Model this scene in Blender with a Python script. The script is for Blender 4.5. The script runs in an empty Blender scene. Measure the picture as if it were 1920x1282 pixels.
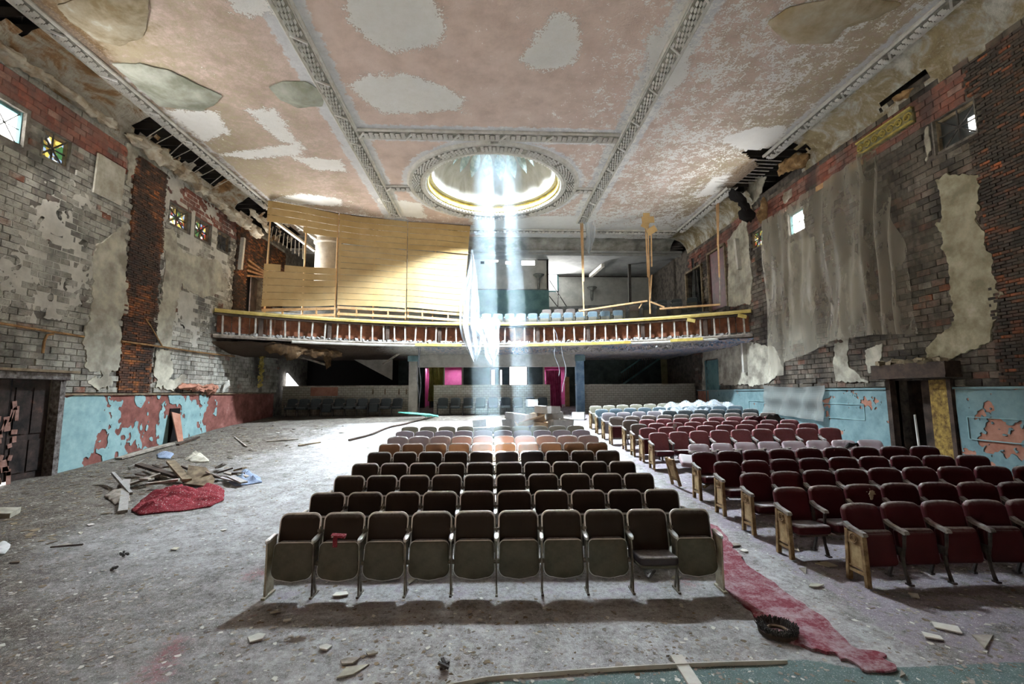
import bpy, math, random
import numpy as np
from mathutils import Vector, Matrix, Euler

random.seed(7)
RNG = np.random.default_rng(7)
SC = bpy.context.scene
COL = SC.collection
PI = math.pi

# ------------------------------------------------------------------ camera
CAM_Z = 2.39
FPX = 853.0                                    # focal length in pixels of a 1920 wide frame
YAW, PITCH, ROLL = math.radians(2.69), math.radians(6.28), math.radians(0.4)
cam_data = bpy.data.cameras.new('camera')
cam_data.sensor_width = 36.0
cam_data.lens = 36.0 * FPX / 1920.0
cam_data.clip_start = 0.05
cam_data.clip_end = 300
cam = bpy.data.objects.new('camera', cam_data)
COL.objects.link(cam)
cam.location = (0, 0, CAM_Z)
cam.rotation_euler = (PI / 2 + PITCH, ROLL, -YAW)
SC.camera = cam
CAM_R = Euler((PI / 2 + PITCH, ROLL, -YAW), 'XYZ').to_matrix()

# ------------------------------------------------------------------ world, sun, skylight, exposure
world = bpy.data.worlds.new('overcast_sky')
SC.world = world
world.use_nodes = True
wn = world.node_tree
wn.nodes['Background'].inputs['Color'].default_value = (0.80, 0.90, 1.0, 1)
wn.nodes['Background'].inputs['Strength'].default_value = 0.42

OCULUS = Vector((0.25, 18.2, 13.1))            # the open eye of the dome
SUN_TARGET = Vector((0.42, 10.2, 0.5))
sd = bpy.data.lights.new('sun', 'SUN')
sd.energy = 420.0
sd.angle = math.radians(0.7)
sd.color = (1.0, 0.97, 0.92)
sun = bpy.data.objects.new('sun', sd)
COL.objects.link(sun)
sun.location = OCULUS + (OCULUS - SUN_TARGET)
sun.rotation_euler = (SUN_TARGET - OCULUS).to_track_quat('-Z', 'Y').to_euler()

ld = bpy.data.lights.new('skylight', 'AREA')   # sky seen through the open eye of the dome
ld.shape = 'DISK'
ld.size = 1.1
ld.energy = 3350.0
ld.spread = math.radians(120)
ld.color = (0.80, 0.91, 1.0)
sky = bpy.data.objects.new('skylight', ld)
COL.objects.link(sky)
sky.location = OCULUS + Vector((0, 0, -0.12))

# added unseen lamp over the stage; its bounce off the boards fills the ceiling
gd = bpy.data.lights.new('stage_skylight', 'AREA')
gd.shape = 'RECTANGLE'
gd.size, gd.size_y = 14.0, 2.4
gd.energy = 30000.0
gd.color = (1.0, 0.96, 0.89)
stage_sky = bpy.data.objects.new('stage_skylight', gd)
COL.objects.link(stage_sky)
stage_sky.location = (0, -0.1, 12.4)

# daylight entering by the clerestory windows, the broken balcony exit and the balcony rear window
for nm, loc, aim, size, watts in (('window_daylight_left', (-10.75, 10.6, 8.7), (1, .25, -.25), (1.0, .8), 130.0),
                                  ('window_daylight_right', (10.60, 16.3, 8.5), (-1, .1, -.2), (.8, .8), 100.0),
                                  ('exit_daylight_left', (-10.7, 21.3, 7.2), (1, -.1, .05), (.9, 2.0), 300.0),
                                  ('window_daylight_rear', (4.2, 29.8, 9.3), (.0, -1, .08), (.6, 1.5), 270.0)):
    wd_ = bpy.data.lights.new(nm, 'AREA')
    wd_.shape = 'RECTANGLE'
    wd_.size, wd_.size_y = size
    wd_.energy = watts
    wd_.color = (1.0, 0.98, 0.94)
    wo_ = bpy.data.objects.new(nm, wd_)
    COL.objects.link(wo_)
    wo_.location = loc
    wo_.rotation_euler = Vector(aim).to_track_quat('-Z', 'Z').to_euler()

SC.view_settings.view_transform = 'Standard'
SC.view_settings.look = 'None'
SC.view_settings.gamma = 1.0
SC.view_settings.use_curve_mapping = False
SC.view_settings.exposure = 0.92
SC.cycles.max_bounces = 5
SC.cycles.diffuse_bounces = 3
SC.cycles.use_adaptive_sampling = True
SC.cycles.adaptive_threshold = 0.04
SC.cycles.glossy_bounces = 1
SC.cycles.transmission_bounces = 3
SC.cycles.transparent_max_bounces = 8
SC.cycles.volume_bounces = 0
SC.cycles.volume_step_rate = 4.0
SC.cycles.sample_clamp_indirect = 6.0
SC.cycles.caustics_reflective = False
SC.cycles.caustics_refractive = False

# ------------------------------------------------------------------ picture ray -> place in the hall
CAM_P = Vector((0, 0, CAM_Z))


def ray(px, py):
    return CAM_R @ Vector(((px - 960) / FPX, -(py - 641) / FPX, -1.0))


def on_x(px, py, X):
    d = ray(px, py)
    return CAM_P + d * (X / d.x)


def on_y(px, py, Y):
    d = ray(px, py)
    return CAM_P + d * (Y / d.y)


def on_z(px, py, Z):
    d = ray(px, py)
    return CAM_P + d * ((Z - CAM_Z) / d.z)


def floor_z(x, y):
    t = max(0.0, y - 5.5)
    if t < 13.5:
        z = 0.05 * t + 0.0018 * t * t
    else:
        z = 0.05 * 13.5 + 0.0018 * 13.5 ** 2 + 0.05 * (t - 13.5)
    s = max(0.0, x - 3.5)
    z += 0.040 * s * s / (s + 1.0) * min(1.0, max(0.0, (y - 4.0) / 3.0))
    return z


def on_floor(px, py):
    d = ray(px, py)
    z = 0.0
    p = None
    for _ in range(30):
        p = CAM_P + d * ((z - CAM_Z) / d.z)
        z = 0.5 * z + 0.5 * floor_z(p.x, p.y)
    return Vector((p.x, p.y, floor_z(p.x, p.y)))


# ------------------------------------------------------------------ sizes of the hall (metres)
WX = 11.05                                     # side walls at -WX and +WX
ZC = 10.89                                     # flat ceiling
ARC_R, ARC_Y = 17.97, 4.23                     # plan curve of the balcony front
BAL_T, BAL_B = 5.74, 4.58                      # its top rail and lower edge
YB = 24.3                                      # tiled standing wall below the balcony


def arc_y(x):
    return ARC_Y + math.sqrt(ARC_R ** 2 - x * x)


def on_arc(px, py):
    d = ray(px, py)
    a = d.x ** 2 + d.y ** 2
    b = -2 * d.y * ARC_Y
    c = ARC_Y ** 2 - ARC_R ** 2
    t = (-b + math.sqrt(b * b - 4 * a * c)) / (2 * a)
    return CAM_P + d * t


# ------------------------------------------------------------------ smooth value noise on arrays
_PERM = RNG.permutation(512)
_PERM = np.concatenate([_PERM, _PERM, _PERM])
_VAL = RNG.random(512)


def vnoise(x, y):
    x = np.asarray(x, float); y = np.asarray(y, float)
    xi = np.floor(x).astype(int); yi = np.floor(y).astype(int)
    fx = x - xi; fy = y - yi
    fx = fx * fx * (3 - 2 * fx); fy = fy * fy * (3 - 2 * fy)

    def h(a, b):
        return _VAL[_PERM[(_PERM[a & 511] + (b & 511))] & 511]
    v00 = h(xi, yi); v10 = h(xi + 1, yi); v01 = h(xi, yi + 1); v11 = h(xi + 1, yi + 1)
    return (v00 * (1 - fx) + v10 * fx) * (1 - fy) + (v01 * (1 - fx) + v11 * fx) * fy


def fbm(x, y, oct=4, seed=0.0):
    s = 0.0; a = 0.5; f = 1.0; n = 0.0
    for k in range(oct):
        s = s + a * vnoise(np.asarray(x) * f + 17.3 * k + seed * 7.7, np.asarray(y) * f - 9.1 * k + seed * 3.1)
        n += a; a *= 0.55; f *= 2.03
    return s / n * 2 - 1


def poly_sdf(px, py, poly):
    """signed distance to a polygon, positive inside"""
    px = np.asarray(px, float); py = np.asarray(py, float)
    d = np.full(px.shape, 1e9); inside = np.zeros(px.shape, bool)
    n = len(poly)
    for i in range(n):
        ax, ay = poly[i]; bx, by = poly[(i + 1) % n]
        ex, ey = bx - ax, by - ay
        wx, wy = px - ax, py - ay
        t = np.clip((wx * ex + wy * ey) / (ex * ex + ey * ey + 1e-12), 0, 1)
        d = np.minimum(d, (wx - ex * t) ** 2 + (wy - ey * t) ** 2)
        c = ((ay > py) != (by > py)) & (px < (bx - ax) * (py - ay) / (by - ay + 1e-12) + ax)
        inside ^= c
    d = np.sqrt(d)
    return np.where(inside, d, -d)


# ------------------------------------------------------------------ mesh builder
class MB:
    def __init__(self):
        self.v = []; self.f = []; self.mi = []; self.cur = 0

    def add(self, vs, fs):
        o = len(self.v)
        self.v.extend([tuple(p) for p in vs])
        for q in fs:
            self.f.append(tuple(i + o for i in q)); self.mi.append(self.cur)
        return self

    def box(self, c, s, rot=None, taper=1.0):
        hx, hy, hz = s[0] / 2, s[1] / 2, s[2] / 2
        vs = []
        for sz in (-1, 1):
            k = taper if sz > 0 else 1.0
            for sx, sy in ((-1, -1), (1, -1), (1, 1), (-1, 1)):
                vs.append(Vector((sx * hx * k, sy * hy * k, sz * hz)))
        if rot is not None:
            m = rot if isinstance(rot, Matrix) else Euler(rot).to_matrix()
            vs = [m @ p for p in vs]
        c = Vector(c)
        return self.add([p + c for p in vs],
                        [(0, 3, 2, 1), (4, 5, 6, 7), (0, 1, 5, 4), (1, 2, 6, 5), (2, 3, 7, 6), (3, 0, 4, 7)])

    def bar(self, a, b, w, h, up=(0, 0, 1)):
        a = Vector(a); b = Vector(b)
        d = b - a; L = d.length
        if L < 1e-6:
            return self
        z = d / L; u = Vector(up)
        x = u.cross(z)
        if x.length < 1e-4:
            x = Vector((1, 0, 0)).cross(z)
        x.normalize(); y = z.cross(x)
        m = Matrix((x, y, z)).transposed()
        return self.box((a + b) / 2, (w, h, L), m)

    def tube(self, pts, r, n=8, cap=True):
        pts = [Vector(p) for p in pts]
        rs = r if isinstance(r, (list, tuple)) else [r] * len(pts)
        rings = []
        prev = None
        for i, p in enumerate(pts):
            d = (pts[min(i + 1, len(pts) - 1)] - pts[max(i - 1, 0)])
            if d.length < 1e-9:
                d = Vector((0, 0, 1))
            d.normalize()
            if prev is None:
                x = d.orthogonal().normalized()
            else:
                x = (prev - d * prev.dot(d))
                x = x.normalized() if x.length > 1e-6 else d.orthogonal().normalized()
            prev = x
            y = d.cross(x)
            rings.append([p + (x * math.cos(2 * PI * k / n) + y * math.sin(2 * PI * k / n)) * rs[i] for k in range(n)])
        vs = [q for ring in rings for q in ring]
        fs = []
        for i in range(len(pts) - 1):
            for k in range(n):
                a = i * n + k; b = i * n + (k + 1) % n
                fs.append((a, b, b + n, a + n))
        if cap:
            fs.append(tuple(reversed(range(n))))
            fs.append(tuple(range((len(pts) - 1) * n, len(pts) * n)))
        return self.add(vs, fs)

    def slab(self, outline, t, bevel=0.0, fn=None):
        """outline: 2D points (x, z) counter-clockwise seen from -Y; a slab of thickness t centred on y = 0, rounded by bevel"""
        n = len(outline)
        cx = sum(p[0] for p in outline) / n; cz = sum(p[1] for p in outline) / n

        def ring(ins, y):
            out = []
            for x, z in outline:
                dx, dz = cx - x, cz - z
                L = math.hypot(dx, dz) or 1
                out.append(Vector((x + dx / L * ins, y, z + dz / L * ins)))
            return out
        if bevel > 0:
            rings = [ring(bevel, -t / 2), ring(bevel * .3, -t / 2 + bevel * .3), ring(0, -t / 2 + bevel), ring(0, t / 2 - bevel), ring(bevel * .3, t / 2 - bevel * .3), ring(bevel, t / 2)]
        else:
            rings = [ring(0, -t / 2), ring(0, t / 2)]
        m = ring(max(bevel * 2, 0.35 * min(abs(cx - outline[0][0]), 1) if False else bevel * 2), -t / 2)
        vs = [p for r_ in rings for p in r_]
        fs = []
        for i in range(len(rings) - 1):
            for k in range(n):
                a = i * n + k; b = i * n + (k + 1) % n
                fs.append((a, b, b + n, a + n))
        # caps with one inner ring so they can bend
        for first, y in ((True, -t / 2), (False, t / 2)):
            o = 0 if first else (len(rings) - 1) * n
            base = len(vs)
            for x, z in outline:
                vs.append(Vector((cx + (x - cx) * .5, y, cz + (z - cz) * .5)))
            vs.append(Vector((cx, y, cz)))
            c = base + n
            for k in range(n):
                a, b = o + k, o + (k + 1) % n
                ia, ib = base + k, base + (k + 1) % n
                if first:
                    fs.append((b, a, ia, ib)); fs.append((ib, ia, c))
                else:
                    fs.append((a, b, ib, ia)); fs.append((ia, ib, c))
        if fn:
            vs = [fn(p) for p in vs]
        return self.add(vs, fs)

    def lathe(self, prof, n=24, c=(0, 0, 0), a0=0.0, a1=2 * PI):
        full = abs(a1 - a0 - 2 * PI) < 1e-6
        m = n if full else n + 1
        vs = []
        for r, z in prof:
            for k in range(m):
                a = a0 + (a1 - a0) * k / n
                vs.append((c[0] + r * math.cos(a), c[1] + r * math.sin(a), c[2] + z))
        fs = []
        for i in range(len(prof) - 1):
            for k in range(n):
                k2 = (k + 1) % m
                fs.append((i * m + k, i * m + k2, (i + 1) * m + k2, (i + 1) * m + k))
        return self.add(vs, fs)

    def grid(self, nu, nv, fn, keep=None):
        vs = [fn(i / nu, j / nv) for j in range(nv + 1) for i in range(nu + 1)]
        fs = []
        for j in range(nv):
            for i in range(nu):
                if keep and not keep((i + .5) / nu, (j + .5) / nv):
                    continue
                a = j * (nu + 1) + i
                fs.append((a, a + 1, a + nu + 2, a + nu + 1))
        return self.add(vs, fs)

    def mesh(self, name, mats, smooth=None):
        me = bpy.data.meshes.new(name)
        me.from_pydata(self.v, [], self.f)
        for m in (mats if isinstance(mats, (list, tuple)) else [mats]):
            me.materials.append(m)
        if isinstance(mats, (list, tuple)) and len(mats) > 1:
            me.polygons.foreach_set('material_index', self.mi)
        if smooth:
            me.polygons.foreach_set('use_smooth', [True] * len(me.polygons))
            me.set_sharp_from_angle(angle=math.radians(smooth))
        me.validate()
        me.update()
        return me

    def build(self, name, mat, parent=None, smooth=None, loc=None, rot=None):
        return link(name, self.mesh(name, mat, smooth), parent, loc, rot)


def link(name, me, parent=None, loc=None, rot=None):
    o = bpy.data.objects.new(name, me)
    COL.objects.link(o)
    if parent is not None:
        o.parent = parent
    if loc is not None:
        o.location = loc
    if rot is not None:
        o.rotation_euler = rot
    return o


def empty(name, loc=(0, 0, 0), rot=(0, 0, 0)):
    o = bpy.data.objects.new(name, None)
    o.empty_display_size = 0.1
    COL.objects.link(o)
    o.location = loc
    o.rotation_euler = rot
    return o


def tag(o, label=None, cat=None, group=None, kind=None):
    if label: o['label'] = label
    if cat: o['category'] = cat
    if group: o['group'] = group
    if kind: o['kind'] = kind
    return o


def structure(o, label, cat=None):
    o['kind'] = 'structure'
    o['label'] = label
    o['category'] = cat or o.name.split('_')[0]
    return o


def stuff(o, label=None):
    o['kind'] = 'stuff'
    if label: o['label'] = label
    return o


def field_polys(u0, u1, v0, v1, step, field):
    """pieces of the plane where field > 0, as polygons clipped along the zero line (marching squares)"""
    nu = int(math.ceil((u1 - u0) / step)); nv = int(math.ceil((v1 - v0) / step))
    us = np.linspace(u0, u1, nu + 1); vs = np.linspace(v0, v1, nv + 1)
    U, V = np.meshgrid(us, vs)
    F = field(U, V)
    verts = []; index = {}; polys = []

    def corner(j, i):
        k = (j, i)
        if k not in index:
            index[k] = len(verts); verts.append((us[i], vs[j]))
        return index[k]

    def cross(j, i, j2, i2):
        k = (j, i, j2, i2) if (j, i) < (j2, i2) else (j2, i2, j, i)
        if k not in index:
            a, b = F[k[0], k[1]], F[k[2], k[3]]
            t = a / (a - b)
            index[k] = len(verts)
            verts.append((us[k[1]] + (us[k[3]] - us[k[1]]) * t, vs[k[0]] + (vs[k[2]] - vs[k[0]]) * t))
        return index[k]
    P = F > 0
    any_ = P[:-1, :-1] | P[1:, :-1] | P[:-1, 1:] | P[1:, 1:]
    for j, i in zip(*np.nonzero(any_)):
        cs = [(j, i), (j, i + 1), (j + 1, i + 1), (j + 1, i)]
        poly = []
        for k in range(4):
            a, b = cs[k], cs[(k + 1) % 4]
            if P[a]: poly.append(corner(*a))
            if P[a] != P[b]: poly.append(cross(a[0], a[1], b[0], b[1]))
        if len(poly) > 2: polys.append(poly)
    return verts, polys


def sheet(mb, verts, polys, place, thick, flip=False):
    """raise the clipped pieces to a sheet with thickness: place(u, v, h) gives the point at height h above the base"""
    n = len(verts)
    if n == 0: return
    pts = [place(u, v, thick) for u, v in verts] + [place(u, v, 0.0) for u, v in verts]
    cnt = {}
    for p in polys:
        for k in range(len(p)):
            cnt[(p[k], p[(k + 1) % len(p)])] = 1
    fs = []
    for p in polys:
        fs.append(tuple(reversed(p)) if flip else tuple(p))
        for k in range(len(p)):
            a, b = p[k], p[(k + 1) % len(p)]
            if (b, a) not in cnt:
                fs.append((a, a + n, b + n, b) if not flip else (b, b + n, a + n, a))
    mb.add(pts, fs)


def rrect(w, h, r, z0=0.0, n=5, top_only=False, bulge=0.0):
    """rounded rectangle outline (x, z), bottom at z0"""
    pts = []
    cs = [(w / 2 - r, z0 + r, -PI / 2), (w / 2 - r, z0 + h - r, 0), (-w / 2 + r, z0 + h - r, PI / 2), (-w / 2 + r, z0 + r, PI)]
    for q, (cx, cz, a) in enumerate(cs):
        for k in range(n + 1):
            t = a + PI / 2 * k / n
            pts.append((cx + r * math.cos(t), cz + r * math.sin(t)))
        if q == 1 and bulge:
            for k in (1, 2, 3):
                x = (w / 2 - r) * (1 - k / 2)
                pts.append((x, z0 + h + bulge * (1 - (x / (w / 2)) ** 2)))
        if q == 3 and bulge < 0:
            pass
    return pts


ORD = ['zeroth', 'first', 'second', 'third', 'fourth', 'fifth', 'sixth', 'seventh', 'eighth', 'ninth', 'tenth', 'eleventh', 'twelfth', 'thirteenth', 'fourteenth', 'fifteenth', 'sixteenth']

# ------------------------------------------------------------------ materials
class NT:
    """small helper around a node tree"""
    def __init__(self, name, rough=0.85, spec=0.25):
        self.m = bpy.data.materials.new(name)
        self.m.use_nodes = True
        self.t = self.m.node_tree
        self.b = self.t.nodes['Principled BSDF']
        self.b.inputs['Roughness'].default_value = rough
        self.b.inputs['Specular IOR Level'].default_value = spec
        self._geo = None

    def n(self, typ, **kw):
        o = self.t.nodes.new(typ)
        for k, v in kw.items():
            setattr(o, k, v)
        return o

    def l(self, a, b):
        self.t.links.new(a, b)

    @property
    def pos(self):
        if self._geo is None:
            self._geo = self.n('ShaderNodeNewGeometry')
        return self._geo.outputs['Position']

    def obj(self):
        return self.n('ShaderNodeTexCoord').outputs['Object']

    def scaled(self, v, s, off=(0, 0, 0)):
        m = self.n('ShaderNodeMapping')
        self.l(v, m.inputs['Vector'])
        m.inputs['Scale'].default_value = s if isinstance(s, (tuple, list)) else (s, s, s)
        m.inputs['Location'].default_value = off
        return m.outputs['Vector']

    def noise(self, v, scale, detail=4, rough=0.6, dist=0.0):
        o = self.n('ShaderNodeTexNoise')
        self.l(v, o.inputs['Vector'])
        o.inputs['Scale'].default_value = scale
        o.inputs['Detail'].default_value = detail
        o.inputs['Roughness'].default_value = rough
        o.inputs['Distortion'].default_value = dist
        return o.outputs['Fac']

    def voronoi(self, v, scale, feature='F1', out='Distance'):
        o = self.n('ShaderNodeTexVoronoi', feature=feature)
        self.l(v, o.inputs['Vector'])
        o.inputs['Scale'].default_value = scale
        return o.outputs[out]

    def ramp(self, f, stops, interp='LINEAR'):
        o = self.n('ShaderNodeValToRGB')
        o.color_ramp.interpolation = interp
        e = o.color_ramp.elements
        while len(e) < len(stops): e.new(0.5)
        for k, (p, c) in enumerate(stops):
            e[k].position = p
            c = c if isinstance(c, (tuple, list)) else (c, c, c)
            e[k].color = (*c[:3], 1)
        self.l(f, o.inputs['Fac'])
        return o.outputs['Color']

    def mix(self, f, a, b, blend='MIX'):
        o = self.n('ShaderNodeMix', data_type='RGBA', blend_type=blend)
        for s, v in ((o.inputs[0], f), (o.inputs[6], a), (o.inputs[7], b)):
            if hasattr(v, 'links'): self.l(v, s)
            elif isinstance(v, (tuple, list)): s.default_value = (*v[:3], 1)
            else: s.default_value = v
        return o.outputs[2]

    def math(self, op, a, b=0.0, clamp=False):
        o = self.n('ShaderNodeMath', operation=op, use_clamp=clamp)
        for s, v in ((o.inputs[0], a), (o.inputs[1], b)):
            if hasattr(v, 'links'): self.l(v, s)
            else: s.default_value = v
        return o.outputs[0]

    def attr(self, name):
        o = self.n('ShaderNodeAttribute', attribute_name=name)
        return o.outputs['Fac']

    def step(self, v, lo, hi):
        o = self.n('ShaderNodeMapRange')
        self.l(v, o.inputs['Value'])
        o.inputs['From Min'].default_value = lo
        o.inputs['From Max'].default_value = hi
        return o.outputs['Result']

    def white(self, v, snap):
        s = self.n('ShaderNodeVectorMath', operation='SNAP')
        self.l(v, s.inputs[0]); s.inputs[1].default_value = snap
        w = self.n('ShaderNodeTexWhiteNoise')
        self.l(s.outputs[0], w.inputs['Vector'])
        return w.outputs['Value']

    def rnd(self):
        return self.n('ShaderNodeObjectInfo').outputs['Random']

    def up(self):
        """how far the surface faces up, with the settled dust that brings"""
        g = self.n('ShaderNodeNewGeometry')
        s = self.n('ShaderNodeSeparateXYZ')
        self.l(g.outputs['Normal'], s.inputs[0])
        return s.outputs['Z']

    def color(self, c):
        if hasattr(c, 'links'): self.l(c, self.b.inputs['Base Color'])
        else: self.b.inputs['Base Color'].default_value = (*c[:3], 1)
        return self

    def bump(self, h, strength=0.3, dist=0.02):
        o = self.n('ShaderNodeBump')
        o.inputs['Strength'].default_value = strength
        o.inputs['Distance'].default_value = dist
        self.l(h, o.inputs['Height'])
        self.l(o.outputs['Normal'], self.b.inputs['Normal'])
        return self


def worn(name, c1, c2, scale=3.0, rough=0.85, bump=0.25, spec=0.2, dust=None, dust_amt=0.0, c3=None, metal=0.0, fine=14.0, local=False):
    """two tones broken up by noise, finer grain on top, and optional pale dust on what faces up"""
    t = NT(name, rough, spec)
    p = t.obj() if local else t.pos
    f = t.noise(p, scale, 4, 0.65)
    stops = [(0.36, c1), (0.62, c2)]
    if c3: stops.append((0.74, c3))
    c = t.ramp(f, stops)
    g = t.noise(p, scale * fine / 3, 3, 0.7)
    c = t.mix(0.35, c, t.mix(g, (0.25, 0.25, 0.25), (1, 1, 1)), 'MULTIPLY')
    if dust:
        k = t.math('MULTIPLY', t.step(t.up(), 0.35, 0.9), t.step(g, 0.25, 0.6))
        c = t.mix(t.math('MULTIPLY', k, dust_amt, True), c, dust)
    t.color(c)
    t.b.inputs['Metallic'].default_value = metal
    if bump: t.bump(g, bump, 0.01)
    return t.m


def plain(name, c, rough=0.7, spec=0.3, metal=0.0):
    t = NT(name, rough, spec)
    t.color(c); t.b.inputs['Metallic'].default_value = metal
    return t.m


def emit(name, c, s):
    t = NT(name)
    t.color((0.02, 0.02, 0.02))
    t.b.inputs['Emission Color'].default_value = (*c, 1)
    t.b.inputs['Emission Strength'].default_value = s
    return t.m


DUST = (0.36, 0.355, 0.35)
M = {}
M['dark'] = plain('soot_dark', (0.012, 0.011, 0.011), 0.95, 0.05)  # flat black, also paints the unlit depth of openings
M['void'] = plain('attic_dark', (0.02, 0.017, 0.015), 0.95, 0.05)


def m_floor():
    t = NT('dusty_concrete', 0.9, 0.15)
    p = t.pos
    big = t.noise(p, 0.55, 3, 0.62)
    mid = t.noise(p, 3.2, 4, 0.7)
    fin = t.noise(p, 15.0, 5, 0.78)
    grain = t.noise(p, 90.0, 1, 0.7)
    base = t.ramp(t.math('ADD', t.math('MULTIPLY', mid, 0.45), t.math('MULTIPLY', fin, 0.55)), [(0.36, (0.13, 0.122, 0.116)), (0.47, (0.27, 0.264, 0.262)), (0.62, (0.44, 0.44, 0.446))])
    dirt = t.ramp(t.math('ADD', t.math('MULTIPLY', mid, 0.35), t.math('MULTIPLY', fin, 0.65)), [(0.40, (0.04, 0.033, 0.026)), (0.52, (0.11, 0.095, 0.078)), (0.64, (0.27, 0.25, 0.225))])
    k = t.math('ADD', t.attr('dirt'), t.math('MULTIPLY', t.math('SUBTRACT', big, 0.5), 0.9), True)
    c = t.mix(t.step(k, 0.08, 0.62), base, dirt)  # this mask also carries painted light falloff and balcony shade
    c = t.mix(t.math('MULTIPLY', t.step(fin, 0.60, 0.66), 0.45), c, (0.07, 0.06, 0.055))
    # purple-grey bare paint on the seat blocks
    k2 = t.step(t.math('ADD', t.attr('purple'), t.math('MULTIPLY', t.math('SUBTRACT', mid, 0.5), 1.6)), 0.45, 0.62)
    c = t.mix(t.math('MULTIPLY', k2, 0.75), c, t.mix(fin, (0.10, 0.08, 0.10), (0.34, 0.30, 0.35)))
    # green paint by the stage
    k3 = t.step(t.math('ADD', t.attr('green'), t.math('MULTIPLY', t.math('SUBTRACT', mid, 0.5), 0.5)), 0.45, 0.55)
    c = t.mix(k3, c, t.mix(fin, (0.035, 0.07, 0.07), (0.20, 0.27, 0.26)))
    # worn red paint
    k4 = t.step(t.math('ADD', t.attr('red'), t.math('MULTIPLY', t.math('SUBTRACT', fin, 0.5), 1.5)), 0.50, 0.80)
    c = t.mix(t.math('MULTIPLY', k4, 0.6), c, (0.24, 0.055, 0.07))
    c = t.mix(t.math('MULTIPLY', t.step(grain, 0.62, 0.70), 0.5), c, (0.72, 0.72, 0.72))
    t.color(c)
    t.bump(fin, 0.6, 0.03)
    return t.m


def m_ceiling():
    t = NT('peeling_pink_plaster', 0.92, 0.12)
    p = t.pos
    n1 = t.noise(p, 1.1, 4, 0.68)
    n2 = t.noise(p, 5.0, 5, 0.72)
    n3 = t.noise(p, 20.0, 3, 0.75)
    pink = t.ramp(n1, [(0.32, (0.48, 0.37, 0.32)), (0.52, (0.62, 0.49, 0.435)), (0.72, (0.70, 0.575, 0.52))])
    olive = t.ramp(n2, [(0.35, (0.17, 0.135, 0.06)), (0.65, (0.42, 0.37, 0.24))])
    grey = t.ramp(n2, [(0.3, (0.58, 0.585, 0.61)), (0.7, (0.78, 0.785, 0.80))])
    white = t.ramp(n2, [(0.3, (0.84, 0.83, 0.80)), (0.7, (0.92, 0.915, 0.90))])
    mould = t.math('ADD', t.attr('mould'), t.math('MULTIPLY', t.math('SUBTRACT', n2, 0.5), 1.5))
    c = t.mix(t.math('MULTIPLY', t.step(mould, 0.32, 0.75), 0.8), pink, olive)
    # grey-lilac border paint beside the mouldings
    gb = t.math('ADD', t.attr('border'), t.math('MULTIPLY', t.math('SUBTRACT', n2, 0.5), 0.5))
    c = t.mix(t.step(gb, 0.47, 0.53), c, grey)
    # flaked small spots, bare plaster below
    fl = t.math('ADD', t.attr('flake'), t.math('MULTIPLY', t.math('SUBTRACT', t.math('ADD', t.math('MULTIPLY', n1, 0.35), t.math('MULTIPLY', n2, 0.65)), 0.5), 3.6))
    kf = t.step(t.math('ADD', fl, t.math('MULTIPLY', t.math('SUBTRACT', n3, 0.5), 0.9)), 0.50, 0.56)
    c = t.mix(kf, c, white)
    # large fallen patches
    pt = t.math('ADD', t.attr('patch'), t.math('ADD', t.math('MULTIPLY', t.math('SUBTRACT', n2, 0.5), 0.85), t.math('MULTIPLY', t.math('SUBTRACT', n3, 0.5), 0.35)))
    kp = t.step(pt, 0.485, 0.515)
    c = t.mix(kp, c, white)
    # dark rims of the patches
    edge = t.math('MULTIPLY', t.step(pt, 0.45, 0.49), t.math('SUBTRACT', 1.0, t.step(pt, 0.49, 0.52)))
    c = t.mix(t.math('MULTIPLY', edge, 0.55), c, (0.10, 0.08, 0.06))
    # damp rot
    rot = t.math('ADD', t.attr('rot'), t.math('MULTIPLY', t.math('SUBTRACT', n2, 0.5), 1.4))
    rc = t.ramp(n3, [(0.3, (0.035, 0.025, 0.015)), (0.55, (0.16, 0.09, 0.035)), (0.75, (0.36, 0.33, 0.27))])
    c = t.mix(t.math('MULTIPLY', t.step(rot, 0.45, 0.8), 0.9), c, rc)
    t.color(c)
    t.bump(n3, 0.45, 0.02)
    return t.m


def m_blocks(name, tones, stain, snap=(5, 0.36, 0.165), off=(0, 0, 0), lines=True, stain_lo=0.50, stain_hi=0.68, wash=(0.3, 0.28, 0.24)):
    """clay blocks: one tone for each block, soot and washes across, combed lines"""
    t = NT(name, 0.92, 0.12)
    p = t.pos
    w = t.rnd() if snap is None else t.white(t.scaled(p, 1.0, off), snap)
    c = t.ramp(w, tones, 'LINEAR')
    c = t.mix(t.step(t.noise(p, 1.7, 5, 0.7), 0.40, 0.66), c, wash)
    s1 = t.noise(t.scaled(p, (1, 0.8, 0.45)), 0.9, 4, 0.68)
    s2 = t.noise(p, 9.0, 4, 0.75)
    c = t.mix(t.math('MULTIPLY', t.step(s1, stain_lo, stain_hi), 0.85), c, stain)
    c = t.mix(t.math('MULTIPLY', t.step(s2, 0.50, 0.72), 0.6), c, (0.05, 0.045, 0.04))
    c = t.mix(0.6, c, t.mix(t.noise(p, 30, 3, 0.7), (0.35, 0.35, 0.35), (1, 1, 1)), 'MULTIPLY')
    t.color(c)
    if lines:
        wv = t.n('ShaderNodeTexWave', wave_type='BANDS', bands_direction='Z')
        t.l(t.pos, wv.inputs['Vector'])
        wv.inputs['Scale'].default_value = 12.0
        wv.inputs['Distortion'].default_value = 1.5
        t.bump(t.math('ADD', t.math('MULTIPLY', wv.outputs['Fac'], 0.5), s2), 0.6, 0.02)
    else:
        t.bump(s2, 0.5, 0.02)
    return t.m


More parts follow.
